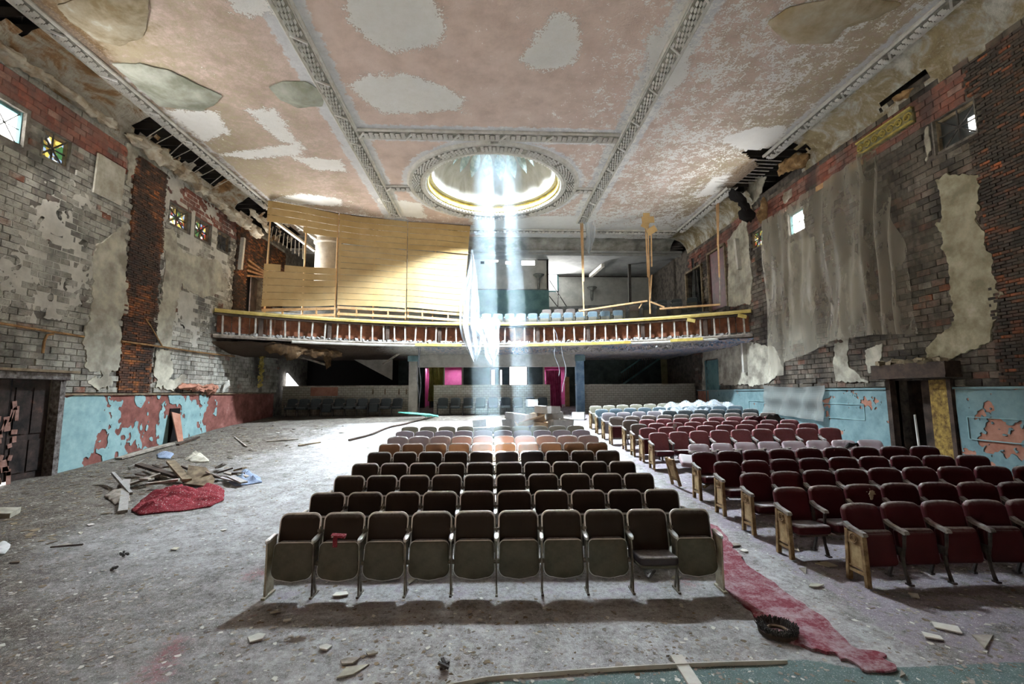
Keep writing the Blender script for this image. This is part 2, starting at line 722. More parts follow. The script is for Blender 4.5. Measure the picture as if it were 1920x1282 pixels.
def m_vinyl(name, c1, c2, dust_amt=0.0, rough=0.5):
    t = NT(name, rough, 0.14)
    p = t.obj()
    r = t.rnd()
    f = t.noise(p, 4.0, 3, 0.65)
    c = t.mix(f, c1, c2)
    c = t.mix(0.30, c, t.mix(r, (0.45, 0.45, 0.45), (1, 1, 1)), 'MULTIPLY')
    g = t.noise(t.pos, 22.0, 3, 0.7)
    k = t.math('MULTIPLY', t.step(t.up(), 0.32, 0.9), t.step(g, 0.20, 0.55))
    c = t.mix(t.math('MULTIPLY', k, 0.85, True), c, DUST)
    if dust_amt:
        c = t.mix(t.math('MULTIPLY', t.step(g, 0.30, 0.75), dust_amt), c, DUST)
    t.color(c)
    return t.m


def m_glass_stained():
    t = NT('stained_glass', 0.3, 0.4)
    v = t.n('ShaderNodeTexVoronoi', feature='F1')
    t.l(t.pos, v.inputs['Vector']); v.inputs['Scale'].default_value = 9.0
    s = t.n('ShaderNodeSeparateColor'); t.l(v.outputs['Color'], s.inputs[0])
    c = t.ramp(s.outputs[0], [(0.0, (0.02, 0.02, 0.02)), (0.22, (0.30, 0.20, 0.03)), (0.40, (0.75, 0.60, 0.12)), (0.52, (0.05, 0.16, 0.05)), (0.64, (0.30, 0.42, 0.62)), (0.76, (0.48, 0.05, 0.03)), (0.9, (0.9, 0.92, 0.85))], 'CONSTANT')
    t.color((0.03, 0.03, 0.03))
    t.l(c, t.b.inputs['Emission Color'])
    t.b.inputs['Emission Strength'].default_value = 0.75
    return t.m


def m_plastic(name, c=(0.75, 0.78, 0.80), alpha=0.45, rough=0.35, dirt=0.0):
    t = NT(name, rough, 0.5)
    f = t.noise(t.scaled(t.pos, (1, 1, 0.35)), 2.4, 5, 0.65, 0.8)
    t.color(t.mix(t.math('MULTIPLY', t.step(f, 0.35, 0.7), 1.0), c, tuple(x * (1 - dirt) for x in c)))
    a = t.math('ADD', t.math('MULTIPLY', t.math('SUBTRACT', f, 0.5), 0.7), alpha, True)
    t.l(a, t.b.inputs['Alpha'])
    t.b.inputs['Subsurface Weight'].default_value = 0.0
    return t.m


M['floor'] = m_floor()
M['ceiling'] = m_ceiling()
M['plaster_white'] = worn('bare_plaster', (0.50, 0.48, 0.43), (0.68, 0.66, 0.60), 2.0, 0.92, 0.25)
M['plaster_cream'] = worn('cream_plaster', (0.24, 0.22, 0.18), (0.56, 0.53, 0.43), 1.8, 0.92, 0.4, c3=(0.68, 0.65, 0.56))
M['plaster_yellow'] = worn('yellowed_plaster', (0.24, 0.215, 0.14), (0.54, 0.50, 0.36), 2.2, 0.92, 0.4, c3=(0.68, 0.65, 0.55))
M['mould_white'] = worn('moulding_plaster', (0.60, 0.58, 0.52), (0.80, 0.78, 0.73), 3.0, 0.9, 0.2, c3=(0.88, 0.87, 0.84))
M['mould_leaf'] = worn('moulding_leaf_plaster', (0.72, 0.70, 0.65), (0.90, 0.89, 0.86), 5.0, 0.9, 0.15)
M['mould_dark'] = worn('moulding_shadow_dirt', (0.13, 0.12, 0.10), (0.30, 0.285, 0.25), 6.0, 0.95, 0.2)  # dark tone painting the shade between the plaster leaves
M['gold'] = worn('tarnished_gold', (0.36, 0.26, 0.05), (0.62, 0.50, 0.13), 4.0, 0.55, 0.2, 0.4, c3=(0.30, 0.24, 0.10))
M['gold_rail'] = worn('yellow_rail', (0.50, 0.38, 0.09), (0.72, 0.58, 0.20), 2.5, 0.6, 0.15, 0.35, DUST, 0.4)
M['rot'] = worn('rotten_fibre', (0.09, 0.05, 0.02), (0.30, 0.19, 0.09), 3.0, 0.95, 0.6, 0.1, c3=(0.52, 0.47, 0.38))
M['wool'] = worn('torn_plaster_fibre', (0.22, 0.16, 0.10), (0.52, 0.47, 0.38), 2.2, 0.95, 0.7, 0.1, c3=(0.68, 0.65, 0.57))
M['rot_dark'] = worn('dark_rot', (0.03, 0.018, 0.010), (0.10, 0.06, 0.03), 4.0, 0.95, 0.7, 0.1, c3=(0.24, 0.19, 0.13))
M['lath'] = worn('old_lath', (0.10, 0.075, 0.05), (0.26, 0.20, 0.13), 4.0, 0.9, 0.3)
M['lath_pale'] = worn('pale_stud', (0.30, 0.27, 0.23), (0.55, 0.52, 0.47), 5.0, 0.85, 0.3)
M['wood_red'] = worn('red_brown_board', (0.09, 0.035, 0.02), (0.24, 0.09, 0.045), 3.0, 0.8, 0.3)
M['wood_dark'] = worn('dark_wood', (0.02, 0.014, 0.011), (0.075, 0.05, 0.038), 3.0, 0.75, 0.3, 0.25)
M['pine'] = worn('new_pine', (0.50, 0.30, 0.14), (0.66, 0.43, 0.23), 3.5, 0.75, 0.15)
M['pine_old'] = worn('weathered_board', (0.17, 0.145, 0.12), (0.40, 0.36, 0.31), 4.0, 0.9, 0.3)
M['tan'] = worn('tan_sheathing', (0.46, 0.305, 0.125), (0.54, 0.375, 0.175), 0.8, 0.8, 0.06, 0.2)
M['tan2'] = worn('tan_sheathing_pale', (0.48, 0.325, 0.145), (0.55, 0.395, 0.20), 0.7, 0.8, 0.06, 0.2)
M['teal'] = worn('teal_paint', (0.20, 0.34, 0.355), (0.30, 0.46, 0.47), 2.0, 0.75, 0.12, 0.3)
M['teal_blue'] = worn('blue_teal_paint', (0.125, 0.215, 0.235), (0.20, 0.31, 0.325), 2.0, 0.75, 0.15, 0.3)
M['teal_dark'] = worn('dull_teal_paint', (0.06, 0.13, 0.14), (0.11, 0.21, 0.21), 1.5, 0.8, 0.1, 0.2)
M['maroon'] = worn('maroon_plaster', (0.15, 0.055, 0.045), (0.28, 0.115, 0.095), 2.5, 0.9, 0.3, c3=(0.38, 0.22, 0.19))
M['salmon'] = worn('salmon_plaster', (0.34, 0.15, 0.10), (0.46, 0.235, 0.17), 2.5, 0.9, 0.3)
M['metal_rust'] = worn('rusty_metal', (0.16, 0.08, 0.03), (0.36, 0.21, 0.09), 6.0, 0.8, 0.3)
M['metal_dark'] = worn('black_iron', (0.018, 0.016, 0.015), (0.06, 0.05, 0.045), 6.0, 0.6, 0.2, 0.4)
M['white_light'] = emit('daylight_pane', (1.0, 1.0, 0.98), 9.0)
M['white_soft'] = emit('daylight_pane_soft', (0.95, 0.97, 1.0), 2.2)
M['stained'] = m_glass_stained()

# ------------------------------------------------------------------ floor
def attr_float(me, name, values):
    a = me.attributes.new(name, 'FLOAT', 'POINT')
    a.data.foreach_set('value', np.asarray(values, dtype=np.float32))


def sstep(x, a, b):
    t = np.clip((x - a) / (b - a), 0, 1)
    return t * t * (3 - 2 * t)


def rough_z(X, Y):
    """small unevenness of the floor"""
    X = np.asarray(X, float); Y = np.asarray(Y, float)
    return fbm(X * 1.3, Y * 1.3, 3, 2.0) * 0.012 + np.maximum(0, fbm(X * 0.9, Y * 0.9, 4, 5.0)) * 0.06 * sstep(-X, 6.5, 10.0) - .006


def make_floor():
    mb = MB()
    x0, x1, y0, y1 = -11.4, 11.4, 1.0, 31.0
    nu, nv = 150, 200
    bump = {}
    mb.grid(nu, nv, lambda u, v: (x0 + (x1 - x0) * u, y0 + (y1 - y0) * v, floor_z(x0 + (x1 - x0) * u, y0 + (y1 - y0) * v)))
    A = np.array(mb.v)
    X, Y = A[:, 0], A[:, 1]
    A[:, 2] += rough_z(X, Y)
    mb.v = [tuple(p) for p in A]
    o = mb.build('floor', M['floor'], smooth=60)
    dirt = 0.12 + 0.60 * sstep(-X, 4.5, 8.5) + 0.45 * sstep(-X, 1.5, 5.0) * sstep(8.5 - Y, 0, 4.0) + 0.25 * sstep(X, 3.6, 4.2) + 0.95 * sstep(Y, 20.2, 21.6)  # left dirt also paints light falloff; far end paints the balcony's shade
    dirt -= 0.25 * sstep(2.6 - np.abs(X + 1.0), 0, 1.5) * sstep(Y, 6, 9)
    purple = sstep(X, 3.6, 4.1) * 0.62 + 0.42 * sstep(3.0 - np.abs(X), 0, .5) * sstep(Y, 5.0, 5.6) * sstep(9.0 - Y, 0, 2)
    # the strip of green by the stage starts on a wavering line
    line = 4.08 + 0.10 * np.sin(X * 0.8) + 0.25 * sstep(-X, 0.5, 2.5) * -1
    green = sstep(line - Y, -0.03, 0.03) * sstep(X, -2.2, -0.6)
    red = np.zeros_like(X)
    p = [on_floor(a, b) for a, b in ((200, 1300), (300, 1195), (350, 1165), (380, 1190), (330, 1300))]
    red = np.maximum(red, sstep(poly_sdf(X, Y, [(q.x, q.y) for q in p]), -0.15, 0.2) * 0.72)
    for (a, b, r) in ((480, 1075, .35), (720, 1195, .12), (1290, 1090, .25), (470, 1155, .1)):
        q = on_floor(a, b)
        red = np.maximum(red, 0.7 * np.exp(-((X - q.x) ** 2 + (Y - q.y) ** 2) / r ** 2))
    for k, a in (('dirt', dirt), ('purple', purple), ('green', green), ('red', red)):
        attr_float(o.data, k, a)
    return structure(o, 'dusty grey concrete auditorium floor strewn with crumbled plaster', 'floor')


FLOOR = make_floor()

# ------------------------------------------------------------------ ceiling
DOME_X, DOME_Y, DOME_R = 0.15, 18.2, 2.80
BEAM_X = 4.60
EDGE_X = 10.15
CROSS_Y = 14.3


def pz(pts):
    return [(on_z(a, b, ZC).x, on_z(a, b, ZC).y) for a, b in pts]


CEIL_PATCH = [pz(q) for q in (
    [(650, -30), (800, -30), (838, 55), (820, 85), (740, 100), (700, 80), (650, 40)],
    [(1010, 60), (1040, 25), (1085, 35), (1090, 85), (1075, 120), (1010, 135), (975, 115)],
    [(655, 165), (680, 142), (760, 138), (830, 160), (868, 185), (865, 208), (720, 214), (690, 195)],
    [(300, 205), (405, 207), (430, 250), (385, 268), (340, 240)],
    [(460, 205), (520, 205), (545, 250), (575, 282), (520, 262)],
    [(405, 290), (560, 268), (570, 290), (470, 298)],
    [(540, 292), (640, 300), (650, 322), (590, 318)],
    [(425, -20), (510, -20), (505, 26), (470, 30), (430, 18)],
    [(505, 375), (560, 362), (640, 372), (640, 386), (560, 384)],
    [(1345, 262), (1400, 240), (1475, 235), (1480, 270), (1400, 285)],
    [(880, 405), (1090, 405), (1095, 440), (1000, 452), (890, 440)],
    [(700, 370), (790, 380), (800, 410), (740, 405)],
    [(1340, 330), (1440, 320), (1430, 350), (1300, 372)],
    [(1220, 60), (1300, 80), (1290, 150), (1200, 210)])]
HOLE_R = pz([(1388, 283), (1440, 276), (1486, 277), (1500, 300), (1440, 312), (1405, 300)])


def make_ceiling():
    mb = MB()
    x0, x1, y0, y1 = -10.2, 10.2, 1.5, 24.4
    nu, nv = 176, 198
    A = None
    cut = HOLE_R

    def keep(u, v):
        x = x0 + (x1 - x0) * u; y = y0 + (y1 - y0) * v
        if math.hypot(x - DOME_X, y - DOME_Y) < DOME_R + 0.03: return False
        if 14 < y < 19 and x > 8.5:
            if poly_sdf(np.array([x]), np.array([y]), cut)[0] + 0.25 * fbm(np.array([x * 2]), np.array([y * 2]), 3)[0] > 0: return False
        return True
    mb.grid(nu, nv, lambda u, v: (x0 + (x1 - x0) * u, y0 + (y1 - y0) * v, ZC), keep)
    A = np.array(mb.v)
    X, Y = A[:, 0], A[:, 1]
    patch = np.zeros_like(X)
    for q in CEIL_PATCH:
        patch = np.maximum(patch, np.clip(0.5 + poly_sdf(X, Y, q) * 1.1, 0, 1))
    A[:, 2] += fbm(X * .6, Y * .6, 3, 3.) * 0.03 * sstep(np.abs(X), 5.2, 7) + np.clip((patch - .5) * 3, 0, 1) * 0.015
    mb.v = [tuple(p) for p in A]
    o = mb.build('ceiling', M['ceiling'], smooth=40)
    ax = np.abs(X)
    border = np.maximum.reduce([
        1 - np.abs(ax - BEAM_X) / 1.1, (1 - np.abs(Y - CROSS_Y) / 0.95) * (ax < 5.0), 1 - np.abs(ax - EDGE_X) / 0.9,
        1 - np.abs(np.hypot(X - DOME_X, Y - DOME_Y) - 3.1) / 1.25, 1 - np.abs(Y - 23.2) / 1.2])
    mould = 0.18 + 0.30 * sstep(ax, 4.8, 6.0) + 0.25 * sstep(ax, 7.0, 9.0) - 0.25 * (ax < 4.4)
    flake = -0.05 + 0.42 * sstep(X, 0.8, 4.2) + 0.10 * sstep(X, 4.8, 6) - .12 * sstep(X, 7.5, 9.5) + 0.30 * sstep(Y, 20, 22) - 0.25 * sstep(-X, 1.0, 4.0) * (Y < 19) + .22 * sstep(-X, 5, 6.5) + 0.25 * sstep(border, .35, .8)
    rot = 0.9 * sstep(ax, 9.2, 10.1) * np.where(X < 0, 1.0, 0.75) + 0.55 * sstep(-X, 5.0, 9.0) * sstep(12.5 - Y, 0, 2.5)
    rot += 0.5 * np.exp(-((X - 9.6) ** 2 + (Y - 16.5) ** 2) / 2.0)
    for k, a in (('patch', patch), ('border', np.clip(border, 0, 1)), ('mould', mould), ('flake', flake), ('rot', rot)):
        attr_float(o.data, k, a)
    return structure(o, 'flat pink plaster ceiling peeling to white in large patches', 'ceiling')


CEIL = make_ceiling()


# sheets of plaster sagging off the ceiling
def sagging(poly, depth, mat, seed):
    q = pz(poly)
    us = [p[0] for p in q]; vs = [p[1] for p in q]
    F = lambda U, V: poly_sdf(U, V, q) + .06 * fbm(U * 3, V * 3, 4, seed)
    v, f = field_polys(min(us) - .2, max(us) + .2, min(vs) - .2, max(vs) + .2, .07, F)
    d = np.clip(F(np.array([p[0] for p in v]), np.array([p[1] for p in v])), 0, 1)
    mx = max(.05, float(d.max()))
    dd = {p: depth * (1 - (1 - x / mx) ** 2) for p, x in zip(v, d)}
    mb = MB()
    sheet(mb, v, f, lambda a, b, h: (a, b, ZC - .012 - dd[(a, b)] - h), .025, True)
    mb.build('sagging_plaster', mat, CEIL, 40)


M['sag_green'] = worn('damp_green_plaster', (0.24, 0.25, 0.19), (0.47, 0.48, 0.41), 1.6, .95, .3, c3=(.56, .56, .50))
M['sag_brown'] = worn('damp_brown_plaster', (0.20, 0.15, 0.08), (0.40, 0.35, 0.26), 1.8, .95, .3, c3=(.56, .54, .48))
sagging([(212, 118), (262, 116), (320, 132), (380, 160), (420, 178), (400, 196), (375, 206), (300, 197), (255, 160)], .16, M['sag_green'], 2.)
sagging([(504, 162), (530, 150), (575, 152), (608, 172), (606, 198), (560, 200), (525, 186)], .14, M['sag_green'], 3.)
sagging([(105, 8), (190, -20), (278, -15), (278, 40), (262, 72), (222, 84), (180, 72), (140, 45)], .12, M['sag_brown'], 4.)
sagging([(1436, 42), (1480, 10), (1600, -12), (1690, 5), (1640, 35), (1585, 50), (1560, 78), (1480, 80)], .14, M['sag_brown'], 5.)


# roof above the ceiling, so that no daylight leaks in except where it does in the place
def make_roof():
    mb = MB()
    x0, x1, y0, y1 = -12.0, 12.0, 1.0, 31.0
    mb.grid(96, 120, lambda u, v: (x0 + (x1 - x0) * u, y0 + (y1 - y0) * v, 11.75),
            lambda u, v: math.hypot(x0 + (x1 - x0) * u - DOME_X, y0 + (y1 - y0) * v - DOME_Y) > 2.75)
    mb.box((-12.0, 11.5, 10.8), (0.2, 40, 2.1)); mb.box((12.0, 11.5, 10.8), (0.2, 40, 2.1))
    mb.box((0, 31.0, 10.8), (24, 0.2, 2.1))
    for k in range(60):                                   # joists seen through the holes
        y = 1.6 + k * 0.5
        for s in (-1, 1):
            mb.box((s * 10.4, y, 11.15), (3.0, 0.06, 0.22))
    o = mb.build('trim_99', M['void'])
    o.name = 'roof_deck'
    return structure(o, 'dark roof boarding and joists above the broken plaster', 'roof')


make_roof()


# ------------------------------------------------------------------ dome
def make_dome():
    root = empty('dome', (DOME_X, DOME_Y, ZC))
    structure(root, 'pale shallow dome with painted leaves and an open eye at its top', 'dome')
    t = NT('dome_plaster', 0.9, 0.15)
    f = t.noise(t.scaled(t.pos, (1, 1, .25)), 3.0, 5, 0.65, .4)
    c = t.ramp(f, [(0.3, (0.33, 0.31, 0.26)), (0.52, (0.45, 0.435, 0.40)), (0.75, (0.52, 0.52, 0.505))])
    t.color(c)
    mb = MB()
    H = OCULUS.z - ZC
    eye = 0.78
    prof = [(DOME_R, 0.0), (DOME_R, 0.34)]
    n = 14
    for k in range(n + 1):
        a = (PI / 2) * k / n
        r = eye + (2.55 - eye) * math.cos(a)
        z = 0.36 + (H - 0.36) * math.sin(a)
        prof.append((r, z))
    prof.append((eye, H + 0.25))
    mb.lathe(prof, 64)
    mb.build('shell', t.m, root, 50)
    # outer skin, keeps stray light out
    mo = MB()
    mo.lathe([(DOME_R + .25, 0.05), (DOME_R + .25, 0.9)] + [(r + .22, z + .15) for r, z in prof[3:]], 48)
    mo.build('outer_skin', M['void'], root)
    # gold band round the foot, with beads
    g = MB()
    g.lathe([(DOME_R - .02, 0.02), (DOME_R - .10, 0.04), (DOME_R - .13, 0.12), (DOME_R - .07, 0.20), (DOME_R - .10, 0.32), (DOME_R - .03, 0.36)], 72)
    g.build('gold_band', M['gold'], root, 40)
    b = MB()
    for k in range(110):
        a = 2 * PI * k / 110
        r = DOME_R - .02
        b.box((r * math.cos(a), r * math.sin(a), -0.02), (.085, .085, .085), (0.5, 0.6, a))
    stuff(b.build('bead_row', M['mould_leaf'], root))
    # ring moulding on the ceiling
    r_ = MB()
    r_.lathe([(DOME_R - .04, 0.0), (DOME_R, -.07), (DOME_R + .12, -.09), (DOME_R + .16, -.05), (DOME_R + .20, -.06), (DOME_R + .52, -.06), (DOME_R + .58, -.06), (DOME_R + .66, -.09), (DOME_R + .74, 0.0)], 96)
    r_.build('ring_moulding', M['mould_white'], root, 35)
    # painted leaves hanging from the eye, as low relief
    lf = MB()
    for s in range(9):
        t_ = s / 8
        w = 0.22 * math.sin(PI * min(1, t_ * 1.02 + .03)) ** 0.7 * (1 - .25 * t_)
        lf.v.append((-w, 0, -t_)); lf.v.append((0, -.03, -t_)); lf.v.append((w, 0, -t_))
    for s in range(8):
        a = s * 3
        lf.f += [(a, a + 1, a + 4, a + 3), (a + 1, a + 2, a + 5, a + 4)]; lf.mi += [0, 0]
    lm = lf.mesh('painted_leaf', worn('leaf_grey', (0.16, 0.21, 0.21), (0.33, 0.38, 0.37), 6, 0.9, 0.1))
    for k in range(16):
        a = 2 * PI * (k + .5) / 16
        aa = math.radians(74)
        rr = eye + (2.55 - eye) * math.cos(aa); zz = 0.36 + (H - 0.36) * math.sin(aa)
        o = link('painted_leaf', lm, root, (rr * .97 * math.cos(a), rr * .97 * math.sin(a), zz - .04))
        o.rotation_euler = Euler((math.radians(30), 0, a - PI / 2), 'XYZ')
        o.scale = (1.25, 1, 1.1)
    # bar across the eye
    br = MB()
    br.box((0.10, 0, H + .05), (.34, 1.7, .10))
    br.build('glazing_bar', M['metal_dark'], root)
    return root


DOME = make_dome()

# ------------------------------------------------------------------ mouldings on the ceiling
LEAF = MB()
LEAF.add([(-.026, 0, -.01), (0, 0, -.055), (.026, 0, -.01), (-.033, .07, -.01), (0, .07, -.085), (.033, .07, -.01), (-.024, .125, -.01), (0, .125, -.065), (.024, .125, -.01), (0, .155, -.01)],
         [(0, 1, 4, 3), (1, 2, 5, 4), (3, 4, 7, 6), (4, 5, 8, 7), (6, 7, 9), (7, 8, 9)])
LEAF_ME = LEAF.mesh('moulding_leaf', M['mould_leaf'], 60)


def leaf_band(root, a, b, singles_below, across=4, wide=0.30):
    """plaster leaves in overlapping rows from a to b, crossed by ribbons"""
    a = Vector(a); b = Vector(b)
    d = (b - a); L = d.length; d.normalize()
    side = Vector((d.y, -d.x, 0))
    rz = math.atan2(-d.x, d.y)
    rest = MB()
    LS = (wide / across) / .075
    n = int(L / 0.17)
    Rm = Matrix.Rotation(rz, 3, 'Z')
    for k in range(n):
        s = (k + .5) * L / n
        if (k % 9) in (0,):
            p = a + d * s
            rest.bar(p - side * wide * .5 - d * .12 + Vector((0, 0, -.05)), p + side * wide * .5 + d * .12 + Vector((0, 0, -.05)), .05, .05)
            continue
        m = across - (k % 2)
        for q in range(m):
            o = (q - (m - 1) / 2) * wide / across
            p = a + d * (s - .08) + side * o
            z = -.035 * (1 - (2 * o / wide) ** 2)
            p = p + Vector((0, 0, z))
            if singles_below(p):
                ob = link('moulding_leaf', LEAF_ME, root, p - root.location, (0, 0, rz))
                ob.scale = (LS, 1.0, 1.0)
            else:
                rest.add([p + Rm @ Vector((v[0] * LS, v[1], v[2])) for v in LEAF.v], LEAF.f)
    if rest.v:
        stuff(rest_build(rest, root))


def rest_build(mb, root):
    o = mb.build('leaf_relief', M['mould_leaf'], root, 60)
    o.location = -root.location
    return o


def beam(name, label, a, b, w, dist, seg=14, across=4):
    root = empty(name, a)
    structure(root, label, 'moulding')
    a = Vector(a); b = Vector(b); d = (b - a); L = d.length; d.normalize()
    side = Vector((d.y, -d.x, 0))
    prof = [(-w, 0), (-w, -.05), (-w * .86, -.09), (-w * .72, -.06), (-w * .62, -.06), (w * .62, -.06), (w * .72, -.06), (w * .86, -.09), (w, -.05), (w, 0)]
    mb = MB()
    n = len(prof)
    for k in range(seg + 1):
        for x, z in prof:
            mb.v.append(tuple(d * (L * k / seg) + side * x + Vector((0, 0, z))))
    for k in range(seg):
        for i in range(n - 1):
            mb.f.append((k * n + i, k * n + i + 1, (k + 1) * n + i + 1, (k + 1) * n + i)); mb.mi.append(0)
    mb.build('fillet', M['mould_white'], root, 30)
    ch_ = MB(); ch_.bar(Vector((0, 0, -.062)), d * L + Vector((0, 0, -.062)), w * 1.22, .012); ch_.build('channel', M['mould_dark'], root)  # dark strip painted as shade behind the leaves
    leaf_band(root, a + Vector((0, 0, -.06)), b + Vector((0, 0, -.06)), lambda p: dist(p), across, w * 1.15)
    return root


BX = 0.27
beam('trim_1', 'long plaster leaf moulding crossing the pink ceiling left of the dome', (-BEAM_X + .05, 8.6, ZC), (-BEAM_X + .05, 21.4, ZC), BX, lambda p: p.y < 12.4)
beam('trim_2', 'long plaster leaf moulding crossing the pink ceiling right of the dome', (BEAM_X, 8.6, ZC), (BEAM_X, 22.0, ZC), BX, lambda p: p.y < 12.4)
beam('trim_3', 'plaster leaf moulding across the ceiling in front of the dome', (-BEAM_X + .3, CROSS_Y, ZC), (BEAM_X - .3, CROSS_Y, ZC), BX, lambda p: abs(p.x) < 1.5)
beam('trim_4', 'plaster leaf moulding along the torn cove above the left windows', (-EDGE_X, 8.6, ZC), (-EDGE_X, 20.6, ZC), .24, lambda p: p.y < 10.8)
beam('trim_5', 'plaster leaf moulding along the cove above the plastic sheeting', (EDGE_X, 8.6, ZC), (EDGE_X, 15.3, ZC), .24, lambda p: p.y < 10.8)
beam('trim_6', 'short surviving length of leaf moulding beyond the ceiling hole', (EDGE_X, 17.8, ZC), (EDGE_X, 23.0, ZC), .24, lambda p: False)
beam('trim_7', 'plain plaster moulding across the ceiling above the balcony', (-9.9, 23.2, ZC), (9.9, 23.2, ZC), .20, lambda p: False, across=3)
beam('trim_8', 'short leaf moulding joining the cross moulding to the dome ring', (DOME_X, CROSS_Y + .3, ZC), (DOME_X, DOME_Y - 3.5, ZC), .22, lambda p: False)
beam('trim_9', 'short leaf moulding joining the left moulding to the dome ring', (-BEAM_X + .3, DOME_Y + .1, ZC), (DOME_X - 3.45, DOME_Y + .1, ZC), .22, lambda p: False)
beam('trim_10', 'short leaf moulding joining the right moulding to the dome ring', (DOME_X + 3.45, DOME_Y + .1, ZC), (BEAM_X - .3, DOME_Y + .1, ZC), .22, lambda p: False)
rl = MB()
for k in range(150):                                    # leaves round the dome ring
    a = 2 * PI * k / 150
    if k % 12 == 0: continue
    for q in range(3):
        r = DOME_R + .26 + q * .10 + (.05 if k % 2 else 0)
        Rm = Matrix.Rotation(a, 3, 'Z')
        rl.add([Rm @ Vector((v[0] * 1.2, v[1] * .8, v[2])) + Vector((r * math.cos(a), r * math.sin(a), -.075)) for v in LEAF.v], LEAF.f)
stuff(rl.build('leaf_relief', M['mould_leaf'], DOME, 60))
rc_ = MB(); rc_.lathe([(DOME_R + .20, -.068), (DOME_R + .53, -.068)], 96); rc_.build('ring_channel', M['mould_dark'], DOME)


# ------------------------------------------------------------------ coves
def make_cove(side):
    z0, zr, xr = 9.90, ZC - 9.90, 1.0
    x_in = EDGE_X - .05
    y0, y1 = 1.5, 24.4
    L = y1 - y0

    def pt(u, v):
        y = y0 + L * v
        a = u * PI / 2
        x = x_in + (WX + .02 - x_in) * math.cos(a)
        z = z0 + zr * math.sin(a)
        nn = float(fbm(np.array([y * 1.4 + side * 40]), np.array([u * 3.0]), 5, 1.5)[0])
        rough = 0.20 if side < 0 else 0.09
        k = nn * rough * math.sin(u * PI)
        x -= k * math.cos(a); z -= k * math.sin(a)
        return (side * x, y, z)

    def keep(u, v):
        y = y0 + L * v
        n = float(fbm(np.array([y * 1.7]), np.array([u * 4.0 + side]), 4, 8.0)[0])
        if side < 0:
            if 13.6 < y < 17.6 and 0.42 + n * .25 < u < 0.93: return False
            if 19.4 < y < 20.8 and 0.35 + n * .3 < u < 0.9: return False
            if 9.4 < y < 10.2 and .5 + n * .2 < u < .85: return False
            if y > 20.8 and n > -.1: return False
        else:
            if 14.6 + n < y < 17.9 + n * .6: return False
            if 10.2 + n * .4 < y < 11.1 + n and u < 0.35: return False
        return True
    mb = MB()
    mb.grid(12, 250, pt, keep)
    if side < 0:
        t = NT('torn_cove_plaster', 0.95, 0.1)
        p = t.pos
        f = t.noise(t.scaled(p, (1, .55, 1.2)), 1.5, 6, 0.7, .5)
        c = t.ramp(f, [(0.30, (0.05, 0.028, 0.012)), (0.43, (0.19, 0.105, 0.045)), (0.52, (0.40, 0.36, 0.29)), (0.68, (0.58, 0.55, 0.49))])
        g = t.noise(t.scaled(p, (1, 5, 1)), 6, 5, .7)
        c = t.mix(t.math('MULTIPLY', t.step(g, .5, .75), .6), c, (0.10, 0.06, 0.03))
        t.color(c); t.bump(t.math('ADD', f, g), .9, .05)
        m = t.m
        lab = 'rotten brown and white cove below the left ceiling moulding, torn open'
    else:
        t = NT('mouldy_cove_plaster', 0.95, 0.1)
        p = t.pos
        f = t.noise(p, 1.3, 6, 0.7, .5)
        c = t.ramp(f, [(0.30, (0.10, 0.075, 0.035)), (0.46, (0.23, 0.185, 0.11)), (0.55, (0.36, 0.34, 0.29)), (0.64, (0.55, 0.535, 0.48))])
        g = t.noise(p, 8, 5, .7)
        c = t.mix(t.math('MULTIPLY', t.step(g, .55, .75), .6), c, (0.62, 0.60, 0.55))
        t.color(c); t.bump(t.math('ADD', f, g), .7, .04)
        m = t.m
        lab = 'mouldy olive cove plaster below the right ceiling moulding'
    o = mb.build('cove_left' if side < 0 else 'cove_right', m, smooth=50)
    return structure(o, lab, 'cove')


COVE_L = make_cove(-1)
COVE_R = make_cove(1)
# lumps of fibrous plaster hanging from the torn cove
def lump_roll(parent, pts, r, mat, seed, name='hanging_plaster'):
    """a torn, fibrous roll of plaster: a tube broken up by several scales of noise"""
    mb = MB()
    P = [Vector(p) for p in pts]
    fine = []
    for a, b in zip(P[:-1], P[1:]):
        n = max(2, int((b - a).length / .045))
        for k in range(n): fine.append(a.lerp(b, k / n))
    fine.append(P[-1])
    n = 14
    I = np.repeat(np.arange(len(fine)), n).astype(float); K = np.tile(np.arange(n), len(fine)).astype(float)
    A_ = 2 * PI * K / n
    cx, cy = np.cos(A_) * .9, np.sin(A_) * .9
    n1 = fbm(I * .09 + seed, cx + seed * 2, 3, seed * .3) + fbm(I * .09 - seed, cy, 3, seed * .7)
    n2 = fbm(I * .35 + seed, cx * 3 + cy * 2, 4, seed * .2)
    end = np.minimum(1, .2 + np.minimum(I, len(fine) - 1 - I) / 7.0)
    R = r * end * np.clip(.85 + .75 * n1 + .65 * n2, .12, 1.9)
    vs = []
    for j in range(len(I)):
        p = fine[int(I[j])]; q = R[j]; a = A_[j]
        sag = -.35 * r * float(max(0, n1[j]))
        vs.append(p + Vector((math.cos(a) * q, .05 * float(n2[j]), math.sin(a) * q * .8 + sag)))
    fs = []
    for i in range(len(fine) - 1):
        for k in range(n):
            fs.append((i * n + k, i * n + (k + 1) % n, (i + 1) * n + (k + 1) % n, (i + 1) * n + k))
    mb.add(vs, fs)
    return mb.build(name, mat, parent, 45)


